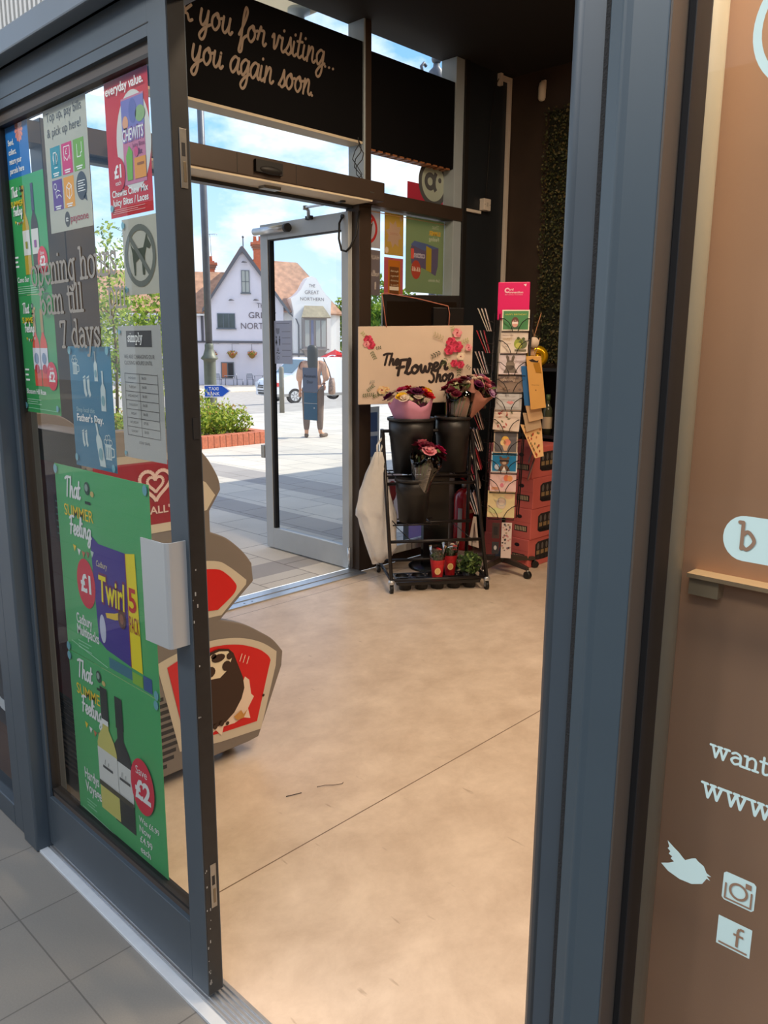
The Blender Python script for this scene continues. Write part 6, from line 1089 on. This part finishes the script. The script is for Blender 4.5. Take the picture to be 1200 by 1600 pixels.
for z, r in pockets:
    b = B(); w = .088
    for s in (-1, 1): b.tube([sp(r+s*(w+.012), .02, z+.085), sp(r+s*w*.85, -.028, z+.082), sp(r+s*w*.5, -.034, z+.058), sp(r+s*w*.28, -.034, z+.025), sp(r+s*w*.2, -.034, z+.0)], .0028, WIRE, 6)
    b.tube([sp(r-w, .02, z-.004), sp(r-w, -.036, z-.004), sp(r+w, -.036, z-.004), sp(r+w, .02, z-.004)], .003, WIRE, 6); b.build('pocket', cs)
    if z < 1.7:
        b = B(); b.tube([sp(-.14, .03, z+.06), sp(-.185, .06, z+.07), sp(-.185, .22, z+.07), sp(-.14, .25, z+.06)], .0028, WIRE, 6); b.tube([sp(-.14, .03, z), sp(-.15, .06, z), sp(-.15, .22, z), sp(-.14, .25, z)], .0028, WIRE, 6); b.build('side_pocket', cs)
b = B(); b.lathe([(.045, .07), (.05, .11), (.025, .13), (.02, .17)], sp(-.03, .16, 0), PLB, 18); b.build('hub', cs)
BASEM = mat('base_brown', (58, 48, 40), .45)
for ang in (-.80, .46, 1.72, 2.97, 4.23):
    d = SR*math.cos(ang)+SD*math.sin(ang); c = sp(-.03, .16, 0); e_ = c+d*.265; q = Vector((-d.y, d.x, 0)); b = B()
    b.grid([[c+d*.03+q*y+ZV*z for y, z in ((-.022, .07), (.022, .07), (.018, .115), (-.018, .115))], [e_+q*y+ZV*z for y, z in ((-.016, .058), (.016, .058), (.012, .082), (-.012, .082))]], BASEM, True, False, True); lg = b.build('leg', cs, bevel=.004)
    b = B(); b.cyl(e_-q*.016+ZV*.026, e_+q*.016+ZV*.026, .026, RUBBER, seg=16); b.cyl(e_+ZV*.03, e_+ZV*.06, .008, STEEL, seg=8); b.build('castor', lg)
hb = thing('header_box', 'bright pink box with white lettering on top of the card spinner', 'box', tuple(sp(-.015, .06, 1.76))); HP = mat('header_pink', (226, 30, 112), .4)
b = B(); b.obox(sp(-.014, .075, 1.882), SR*.104, SD*.045, ZV*.122, HP); b.build('carton', hb, bevel=.004)
f = Flat(sp(-.118, .0295, 1.76), SR, ZV, -SD, .0006); PT = C(240, 196, 214); f.text('C', .042, .176, PT, h=.030, bold=.06); f.text('ard', .072, .190, PT, h=.014, w=.028, bold=.03); f.text('onnection', .072, .172, PT, h=.014, w=.092, bold=.03); f.text('for every occasion', .046, .160, PT, h=.008, w=.115); f.poly([(.165, .228), (.185, .232), (.180, .215), (.172, .222)], C(240, 220, 226)); f.b.build('lettering', hb)
def card(label, r0, r1, z0, z1, bg_, art, t=-.012, tilt=.02, rot=0.0, group='cards in the front pockets', border=None):
    U_ = (SR*math.cos(rot)+ZV*math.sin(rot)); V_ = (ZV*math.cos(rot)-SR*math.sin(rot)+SD*tilt*6).normalized(); N_ = U_.cross(V_).normalized(); O_ = sp(r0, t, z0); w, h = r1-r0, z1-z0
    f = Flat(O_, U_, V_, N_, .0006); f.sheet(w, h, C(*(border or bg_)), .006)
    if border: f.rect(.008, .008, w-.008, h-.008, C(*bg_), 1)
    art(f, w, h); o = f.build('greeting_card'); return tag(o, label, 'card', group)
def art_face(f, w, h):
    f.text('HAPPY BIRTHDAY', .02, h*.74, C(206, 206, 90), h=.010, w=w-.04, l=3); f.ell(w*.48, h*.42, .024, .032, C(96, 60, 50), 3); f.ell(w*.48, h*.34, .020, .024, C(216, 160, 150), 4); f.rect(w*.48-.019, h*.32, w*.48+.019, h*.42, C(236, 226, 222), 5); f.ell(w*.45, h*.46, .005, .005, C(20, 20, 26), 6, 10); f.ell(w*.51, h*.46, .005, .005, C(20, 20, 26), 6, 10); f.poly([(w*.32, .012), (w*.64, .012), (w*.58, h*.26), (w*.38, h*.26)], C(60, 90, 70), 3)
def art_frog(f, w, h):
    f.text('Someone to', .012, h*.78, C(150, 120, 116), h=.009, w=.07, l=3); f.text('SWEET', .014, h*.55, C(214, 190, 160), h=.020, w=.062, l=3, bold=.02); f.text('on your', .02, h*.40, C(150, 120, 116), h=.008, w=.05, l=3); f.text('day', .03, h*.28, C(150, 120, 116), h=.008, l=3)
    f.ell(w*.66, h*.42, .030, .036, C(150, 166, 60), 3); f.ell(w*.80, h*.40, .030, .030, C(110, 122, 84), 3); f.ell(w*.64, h*.66, .010, .010, C(96, 110, 60), 4); f.ell(w*.83, h*.64, .010, .010, C(96, 110, 60), 4); f.ell(w*.66, h*.34, .020, .018, C(196, 196, 96), 5); f.rect(w*.52, .01, w*.95, .024, C(120, 116, 96), 4)
def art_rabbit(f, w, h):
    for u, a in ((w*.36, -.25), (w*.5, .2)): f.poly([(u-.007, h*.58), (u+.007, h*.58), (u+.010+a*.03, h*.82), (u+a*.05, h*.92), (u-.010+a*.03, h*.82)], C(110, 98, 90), 4)
    f.ell(w*.43, h*.42, .030, .034, C(130, 118, 108), 3); f.poly([(w*.18, .01), (w*.72, .01), (w*.56, h*.42), (w*.32, h*.42)], C(120, 110, 104), 3); f.strokes(SCRIPT, 'for you', w*.62, h*.56, .008, .0015, C(196, 180, 186), 3)
def art_bark(f, w, h):
    rng = random.Random(3)
    for i in range(16): f.ell(rng.uniform(.012, w-.012), rng.uniform(.012, h-.012), rng.uniform(.006, .02), rng.uniform(.004, .010), C(*rng.choice(((126, 106, 92), (166, 142, 126), (110, 96, 96)))), 2+i*.2, 12)
    f.strokes(SCRIPT, 'thinking', w*.2, h*.6, .012, .002, C(210, 190, 176), 8)
def art_lips(f, w, h):
    f.rect(.018, .018, w-.018, h-.014, C(204, 206, 212), 2); f.strokes(SCRIPT, 'lots', w*.36, h*.66, .009, .0016, C(150, 150, 160), 4); f.poly([(w*.42, h*.34), (w*.5, h*.42), (w*.56, h*.39), (w*.62, h*.42), (w*.72, h*.34), (w*.58, h*.25)], C(222, 150, 156), 4)
def art_leaf(f, w, h):
    rng = random.Random(8)
    for i in range(14):
        u, v, a = rng.uniform(.02, w-.02), rng.uniform(.02, h-.02), rng.uniform(0, 6.28); c = rng.choice(((196, 96, 90), (120, 118, 90), (222, 170, 150), (156, 60, 60))); l_ = .014
        f.poly([(u-math.cos(a)*l_, v-math.sin(a)*l_), (u+math.sin(a)*.006, v-math.cos(a)*.006), (u+math.cos(a)*l_, v+math.sin(a)*l_), (u-math.sin(a)*.006, v+math.cos(a)*.006)], C(*c), 2+i*.1)
def art_icecream(f, w, h):
    f.ell(w*.48, h*.56, .026, .030, C(236, 190, 90), 3); f.ell(w*.56, h*.48, .024, .022, C(236, 150, 130), 4); f.ell(w*.40, h*.46, .020, .020, C(240, 210, 150), 4); f.poly([(w*.36, h*.36), (w*.64, h*.36), (w*.56, h*.10), (w*.44, h*.10)], C(216, 180, 150), 3); f.text('yum', w*.4, h*.82, C(150, 150, 156), h=.008, l=3)
def art_bear(f, w, h):
    f.text('BIRTHDAY BOY', .02, h*.80, C(150, 200, 230), h=.008, w=w-.04, l=3); f.ell(w*.5, h*.52, .030, .026, C(120, 92, 76), 3); f.ell(w*.36, h*.70, .010, .010, C(120, 92, 76), 3); f.ell(w*.64, h*.70, .010, .010, C(120, 92, 76), 3); f.ell(w*.5, h*.46, .014, .011, C(196, 170, 150), 5); f.rect(w*.32, h*.52, w*.68, h*.60, C(40, 34, 40), 6); f.poly([(w*.26, .01), (w*.74, .01), (w*.62, h*.34), (w*.38, h*.34)], C(110, 84, 70), 3); f.poly([(w*.42, .01), (w*.58, .01), (w*.5, h*.30)], C(236, 236, 240), 5); f.ell(w*.22, h*.26, .016, .020, C(200, 214, 236), 4)
def art_balloon(f, w, h):
    f.ell(w*.62, h*.68, .018, .022, C(236, 130, 96), 4); f.ell(w*.76, h*.66, .018, .020, C(240, 170, 110), 5); f.ell(w*.52, h*.62, .016, .018, C(226, 190, 200), 3); f.ell(w*.46, h*.32, .012, .014, C(222, 130, 150), 4); f.rect(.012, .012, w*.34, h*.22, C(222, 160, 130), 3); f.line([(w*.62, h*.52), (w*.5, h*.2)], .001, C(150, 120, 110), 3, False)
def art_fish(f, w, h):
    f.ell(w*.5, h*.52, .034, .036, C(206, 186, 176), 3); f.ell(w*.52, h*.44, .026, .022, C(222, 206, 190), 4); f.poly([(w*.2, h*.7), (w*.42, h*.62), (w*.36, h*.52)], C(214, 206, 170), 3); f.ring(w*.52, h*.60, .03, .003, C(170, 186, 196), 5, 20); f.ell(w*.3, h*.25, .05, .02, C(216, 220, 160), 2); f.ell(w*.78, h*.8, .03, .02, C(232, 196, 160), 2)
card('green greeting card with a dark-haired cartoon face, top pocket of the spinner', -.085, .095, 1.690, 1.826, (66, 136, 84), art_face, border=(226, 222, 206))
card('cream greeting card with an olive green animal, under the green face card', -.089, .091, 1.545, 1.690, (226, 214, 204), art_frog)
card('pale pink greeting card with a long-eared grey rabbit', -.096, .081, 1.405, 1.545, (226, 214, 222), art_rabbit)
card('mottled brown greeting card under the rabbit card', -.100, .075, 1.290, 1.412, (146, 126, 114), art_bark)
card('silver grey greeting card with a small pink mouth', -.110, .065, 1.170, 1.310, (186, 186, 190), art_lips)
card('tilted white greeting card scattered with red leaves', -.122, .055, 1.035, 1.185, (230, 214, 204), art_leaf, -.02, .02, -.06)
card('dark grey greeting card with an orange ice cream', -.112, .050, .875, 1.028, (104, 104, 112), art_icecream, border=(206, 190, 170))
card('bright blue greeting card with a bear in dark glasses', -.124, .053, .742, .882, (20, 128, 186), art_bear, border=(216, 224, 230))
card('pink greeting card with a cluster of balloons', -.128, .050, .608, .745, (240, 206, 206), art_balloon)
card('cream yellow greeting card with a pale swirl, lowest pocket of the spinner', -.140, .046, .425, .610, (232, 214, 166), art_fish)
# cards seen edge-on in the left-hand pockets, and cards in the right-hand pockets
rng = random.Random(31); cols = [(206, 196, 196), (176, 60, 80), (190, 196, 206), (214, 206, 196), (150, 140, 136), (206, 176, 176), (196, 190, 180), (170, 44, 56), (186, 176, 166), (210, 190, 186)]
proto = None
for i, (z, r) in enumerate(pockets):
    for j in range(3):
        b = B(); lean = .045+.012*j; r0 = -.158-.012*j+(r-.005)*.9; c = Vector((0, 0, 0)); cm = C(*cols[(i+j*3) % len(cols)])
        b.obox(sp(r0-lean/2, .14, z+.078), SD*.072, (SR*-lean+ZV*.15)*.5, SR*.0025, cm); o = b.build('greeting_card'); tag(o, 'greeting card seen edge-on in the left side pockets of the spinner', 'card', 'edge-on cards in the left pockets')
for k, (z, c) in enumerate(((1.66, (170, 120, 84)), (1.50, (196, 160, 120)), (.80, (90, 76, 72)), (.68, (120, 84, 70)))):
    b = B(); b.obox(sp(.150+.01*k*0, .14, z+.07), SD*.07, (SR*.04+ZV*.15)*.5, SR*.0025, C(*c)); o = b.build('greeting_card'); tag(o, 'greeting card seen edge-on in the right side pockets of the spinner', 'card', 'edge-on cards in the right pockets')
# gift bags and envelopes hung on the right of the spinner
def hung(name, label, pts, t, m, th=.012, art=None, cat='gift bag'):
    k = thing(name, label, cat, tuple(sp(pts[0][0], t, min(p[1] for p in pts)))); b = B(); b.prism(pts, sp(0, t, 0), SR, ZV, SD*th, m); b.build('bag_body', k, bevel=.001)
    if art: f = Flat(sp(0, t, 0), SR, ZV, -SD, .0007); art(f); f.b.build('decoration', k)
    return k
GOLDM = mat('gold_card', (222, 170, 96), .4, .15, .04, 8)
def a1(f):
    f.poly([(.10, 1.500), (.125, 1.508), (.15, 1.495), (.165, 1.500), (.160, 1.485), (.135, 1.486), (.115, 1.490)], C(40, 24, 18), 2); f.poly([(.130, 1.480), (.170, 1.486), (.188, 1.415), (.150, 1.420)], C(168, 116, 20), 3); f.text('thanks', .125, 1.335, C(170, 126, 70), h=.010, w=.05, l=2); f.ell(.155, 1.305, .003, .005, C(90, 50, 30), 2, 8)
hung('gift_bag', 'gold bottle gift bag with a dark ribbon hung on the spinner', [(.082, 1.525), (.178, 1.528), (.226, 1.192), (.127, 1.175)], -.055, GOLDM, .025, a1)
hung('gift_bag', 'blue gift bag edge behind the gold bottle bag', [(.052, 1.46), (.10, 1.46), (.13, 1.20), (.085, 1.20)], -.022, C(40, 110, 176), .014)
hung('envelope', 'kraft envelope lowest but one on the spinner side, under the gold bag', [(.085, 1.22), (.190, 1.22), (.212, 1.115), (.120, 1.09)], -.020, C(206, 170, 130), .006, None, 'envelope'); hung('envelope', 'pale tan envelope poking out below the kraft envelope', [(.075, 1.15), (.185, 1.15), (.207, 1.055), (.105, 1.02)], -.005, C(186, 160, 130), .006, None, 'envelope')
def a2(f):
    rng = random.Random(5)
    for i in range(34): u, v = rng.uniform(.07, .2), rng.uniform(.86, 1.06); l0 = .075+max(0, (1.05-v))*.52; u = max(l0+.008, min(.195+max(0, 1.05-v)*.10, u)); f.ell(u, v, .0045, .009, C(*rng.choice(((176, 60, 40), (120, 110, 60), (196, 130, 80), (150, 80, 60)))), 2+i*.05, 10)
hung('gift_bag', 'peach gift bag printed with small leaf marks at the bottom of the hanging bags', [(.062, 1.07), (.205, 1.06), (.228, .858), (.170, .842)], .012, C(240, 196, 140), .010, a2)
k = thing('gift_tag', 'round pale gift tag hanging beside the card spinner top', 'tag', tuple(sp(.125, .05, 1.58))); b = B(); b.lathe([(.001, 0), (.036, 0), (.036, .003), (.001, .003)], sp(.128, .05, 1.615), C(214, 196, 180), 28, SD); b.build('disc', k); b = B(); b.tube([sp(.128, .05, 1.65), sp(.118, .06, 1.70)], .0015, C(150, 120, 90), 5); b.build('string', k)
hung('gift_bag', 'narrow kraft gift bag hanging under the round tag', [(.098, 1.62), (.132, 1.62), (.138, 1.53), (.094, 1.53)], .07, C(196, 156, 122), .014)
def a3(f):
    rng = random.Random(6)
    for i in range(30): f.ell(rng.uniform(-.03, .03), rng.uniform(.15, .385), rng.uniform(.004, .008), rng.uniform(.004, .009), C(*rng.choice(((190, 120, 130), (120, 110, 120), (206, 150, 150), (60, 60, 66), (150, 130, 90)))), 2+i*.05, 10)
hung('wrapping_pack', 'white patterned wrapping sheet pack hanging low on the spinner', [(-.036, .392), (.034, .392), (.034, .140), (-.036, .140)], -.03, C(226, 210, 206), .008, a3, 'pack')
hung('gift_tag', 'small black gift tag pack hanging low, left of the patterned sheets', [(-.100, .250), (-.052, .250), (-.052, .165), (-.100, .165)], -.022, C(54, 54, 60), .006, lambda f: f.ell(-.076, .21, .010, .016, C(196, 196, 200), 2), 'tag'); hung('gift_tag', 'small brown photo tag pack above the black one on the spinner', [(-.102, .385), (-.050, .385), (-.050, .275), (-.102, .275)], -.015, C(70, 52, 50), .006, lambda f: f.rect(-.092, .30, -.062, .36, C(40, 36, 40), 2), 'tag')
hung('wrapping_roll', 'folded white and brown papers hanging between the stand and the spinner', [(-.235, .42), (-.215, .42), (-.19, .20), (-.262, .22), (-.262, .25)], -.02, C(206, 190, 180), .03, lambda f: [f.line([(-.225, .38), (-.21-.008*i, .24)], .003, C(90, 70, 70), 3, False) for i in range(4)], 'paper')
# ================================================================ PINK CARTONS
CP = mat('carton_pink', (206, 104, 98), .6, 0, .04, 6); CP2 = mat('carton_pink_dark', (186, 90, 92), .6)
for i, (z0, z1, lb) in enumerate(((0, .212, 'pink bottle carton at the bottom of the stack, on the floor'), (.212, .438, 'pink bottle carton second from the floor in the stack'), (.438, .664, 'pink bottle carton third from the floor in the stack'), (.664, .888, 'pink bottle carton at the top of the stack'))):
    x1, y0 = -3.15-(.012 if i == 0 else .004*(i % 2)), 4.79+(.006*(i % 3)); k = thing('bottle_carton', lb, 'carton', (x1-.2, y0+.2, z0), 'stack of pink cartons')
    b = B(); b.box(x1-.40, x1, y0, y0+.395, z0+.001, z1, CP); b.build('carton_body', k, bevel=.004)
    f = Flat((x1, y0, z0), (0, 1, 0), (0, 0, 1), (1, 0, 0), .0008); h = z1-z0; wd = [(.09, .06), (.12, .045), (.21, .04), (.30, .045), (.33, .06), (.33, .165), (.30, .185), (.12, .182), (.09, .165)]; f.poly(wd, mat('carton_hole', (40, 34, 36), .8), 1)
    for j in range(4): f.ell(.125+j*.056, .145, .014, .026, C(104, 100, 98), 2+j*.2, 14); f.rect(.105+j*.056, .085, .145+j*.056, .115, C(150, 126, 90), 3); f.ell(.125+j*.056, .06, .022, .012, C(30, 28, 30), 4+j*.2, 14)
    f.b.build('bottle_window', k)
    f = Flat((x1-.40, y0, z0), (1, 0, 0), (0, 0, 1), (0, -1, 0), .0008); f.rect(.26, .055, .37, .10, C(50, 40, 42), 1)
    for j in range(7): f.rect(.266+j*.014, .062, .274+j*.014, .093, C(196, 186, 150), 2)
    f.ell(.30, .165, .022, .014, C(40, 26, 30), 1); f.line([(.0, .125), (.40, .125)], .003, CP2, 1, False); f.b.build('end_label', k)
# ================================================================ BACK WALL: hedge, sensor, shelf
hg = thing('hedge_panel', 'dark artificial hedge panel covering the back wall', 'hedge', (-3.1, 5.46, 1.46)); rng = random.Random(17); b = B(); b.box(-3.59, -2.2, 5.47, 5.489, 1.48, 3.30, mat('hedge_mesh', (26, 30, 18), .9)); b.build('backing', hg)
b = B(); HL = [mat('box_leaf', (66, 72, 34), .6, 0, .2, 20), mat('box_leaf_dark', (42, 50, 26), .6), mat('box_leaf_brown', (92, 82, 44), .6)]
for i in range(7500):
    p = Vector((rng.uniform(-3.62, -2.75), 5.465-rng.random()*.04, rng.uniform(1.46, 3.32))); a = Vector((rng.gauss(0, 1), -abs(rng.gauss(0, .5)), rng.gauss(0, 1))).normalized(); q = a.cross(Vector((rng.gauss(0, .4), -1, rng.gauss(0, .4)))).normalized(); s_ = rng.uniform(.007, .014); b.face([p-a*s_, p+q*s_*.6, p+a*s_, p-q*s_*.6], rng.choice(HL))
b.build('leaves', hg)
k = thing('motion_sensor', 'small white oval motion sensor high on the back wall', 'sensor', (-3.665, 5.47, 3.40)); b = B(); rows = []
for z, s_ in ((3.385, .3), (3.39, .7), (3.405, 1), (3.48, 1), (3.51, .8), (3.52, .4)): rows.append([(-3.665+.030*s_*math.cos(t), 5.468-.03*s_*math.sin(t)*(1 if math.sin(t) > 0 else .6), z) for t in [2*math.pi*i/18 for i in range(18)]])
b.grid(rows, mat('sensor_white', (222, 210, 192), .5), True, True, True); b.build('shell', k); b = B(); b.box(-3.68, -3.645, 5.47, 5.489, 3.47, 3.53, mat('sensor_white', (222, 210, 192), .5)); b.build('bracket', k)
sh = thing('shelf_unit', 'black shelf unit with bottles under the hedge panel', 'shelf', (-3.1, 5.34, 0)); SB = mat('shelf_black', (22, 18, 16), .5)
for z in (.06, .50, .92, 1.42): b = B(); b.box(-3.55, -2.3, 5.20, 5.47, z-.012, z+.012, SB); b.build('shelf_board', sh)
for x in (-3.56, -2.3): b = B(); b.box(x-.012, x+.012, 5.20, 5.47, 0, 1.44, SB); b.build('side_panel', sh)
b = B(); b.box(-3.55, -2.3, 5.462, 5.472, .04, 1.40, SB); b.build('back_panel', sh)
def wbottle(x, y, z, m, lab, label, h=.30, r=.037):
    k = thing('bottle', label, 'bottle', (x, y, z), 'bottles on the black shelf'); b = B(); b.lathe([(.001, 0), (r, 0), (r, h*.58), (r*.8, h*.68), (r*.36, h*.78), (r*.36, h*.97), (r*.42, h*.97), (r*.42, h), (.001, h)], (x, y, z), m, 20); b.build('glass_body', k); b = B(); b.lathe([(r+.0006, h*.15), (r+.0006, h*.45)], (x, y, z), lab, 20, caps=False); b.build('label_band', k); b = B(); b.lathe([(r*.45, h*.86), (r*.45, h+.002), (.001, h+.002)], (x, y, z), C(70, 96, 60), 14); b.build('cap', k)
BG = mat('bottle_glass', (70, 76, 60), .1); BG2 = mat('bottle_clear', (150, 140, 120), .1)
for i, (x, z, m) in enumerate(((-3.46, .932, BG2), (-3.36, .932, BG), (-3.25, .932, BG), (-3.46, .512, BG), (-3.36, .512, BG2), (-3.25, .512, BG))): wbottle(x, 5.27, z, m, C(190, 176, 150), ('bottle on the %s black shelf, %s from its left end' % (('upper', 'lower')[i//3], ('first', 'second', 'third')[i % 3])))
GD = mat('gold_foil', (226, 178, 20), .22, .6, .05, 10)
k = thing('gold_ornament', 'shiny gold ring-shaped ornament on the shelf under the hedge', 'ornament', (-3.49, 5.25, 1.432)); b = B(); c = Vector((-3.475, 5.27, 1.515)); dd = Vector((.55, -.83, 0)).normalized(); rr = []
b.lathe([(.082*math.cos(t)*0+.052+.030*math.cos(t), .034*math.sin(t)) for t in [2*math.pi*i/14 for i in range(15)]], c, GD, 30, dd, True, False); b.build('ring', k); b = B(); b.ball(c+dd*.01, .022, GD, 16, 10); b.build('centre_ball', k)
# ---- left dark wall fittings
PVC = mat('white_pvc', (222, 214, 204), .45)
k = thing('cable_trunking', 'white plastic cable trunking down the corner of the dark wall', 'trunking', (-3.955, 5.455, 0)); b = B(); b.box(-3.969, -3.945, 5.440, 5.476, 0, 3.60, PVC); b.build('vertical_run', k, bevel=.002); b = B(); b.box(-3.969, -3.948, 5.33, 5.476, 3.565, 3.60, PVC); b.box(-3.969, -3.935, 5.315, 5.345, 3.52, 3.605, PVC); b.build('corner_piece', k, bevel=.002)
k = thing('switched_outlet', 'white square outlet box on the dark wall beside the transom', 'outlet', (-3.95, 5.18, 2.60)); b = B(); b.box(-3.969, -3.925, 5.14, 5.225, 2.605, 2.69, PVC); b.build('box', k, bevel=.003); f = Flat((-3.925, 5.14, 2.605), (0, 1, 0), (0, 0, 1), (1, 0, 0)); f.rect(.032, .028, .054, .058, C(190, 184, 176), 1); f.ell(.012, .042, .004, .004, C(120, 118, 114), 2, 10); f.ell(.073, .042, .004, .004, C(120, 118, 114), 2, 10); f.b.build('switch', k)
b = B(); b.box(-3.969, -3.95, 4.965, 5.14, 2.578, 2.598, PVC); b.build('trunking_run', k)
b = B(); b.tube([(-3.95, 5.19, 2.69), (-3.955, 5.205, 2.80), (-3.96, 5.235, 3.2), (-3.96, 5.27, 3.5), (-3.955, 5.32, 3.57), (-3.95, 5.36, 3.565)], .0035, RUBBER, 6); tag(b.build('wall_cable'), 'thin black cable hanging down the dark wall to the outlet', 'cable')
# tiny litter on the vinyl
b = B(); b.tube([(-2.02, 1.75, .003), (-2.005, 1.775, .005), (-1.985, 1.80, .004), (-1.97, 1.83, .003), (-1.975, 1.84, .003)], .0011, C(70, 46, 36), 5); tag(b.build('twig'), 'tiny curled brown stalk lying on the beige floor', 'twig')
b = B(); b.tube([(-2.05, 1.63, .003), (-2.035, 1.665, .004), (-2.03, 1.685, .003)], .0014, C(40, 30, 28), 5); tag(b.build('twig'), 'tiny straight dark stalk lying on the beige floor nearer the freezer', 'twig')
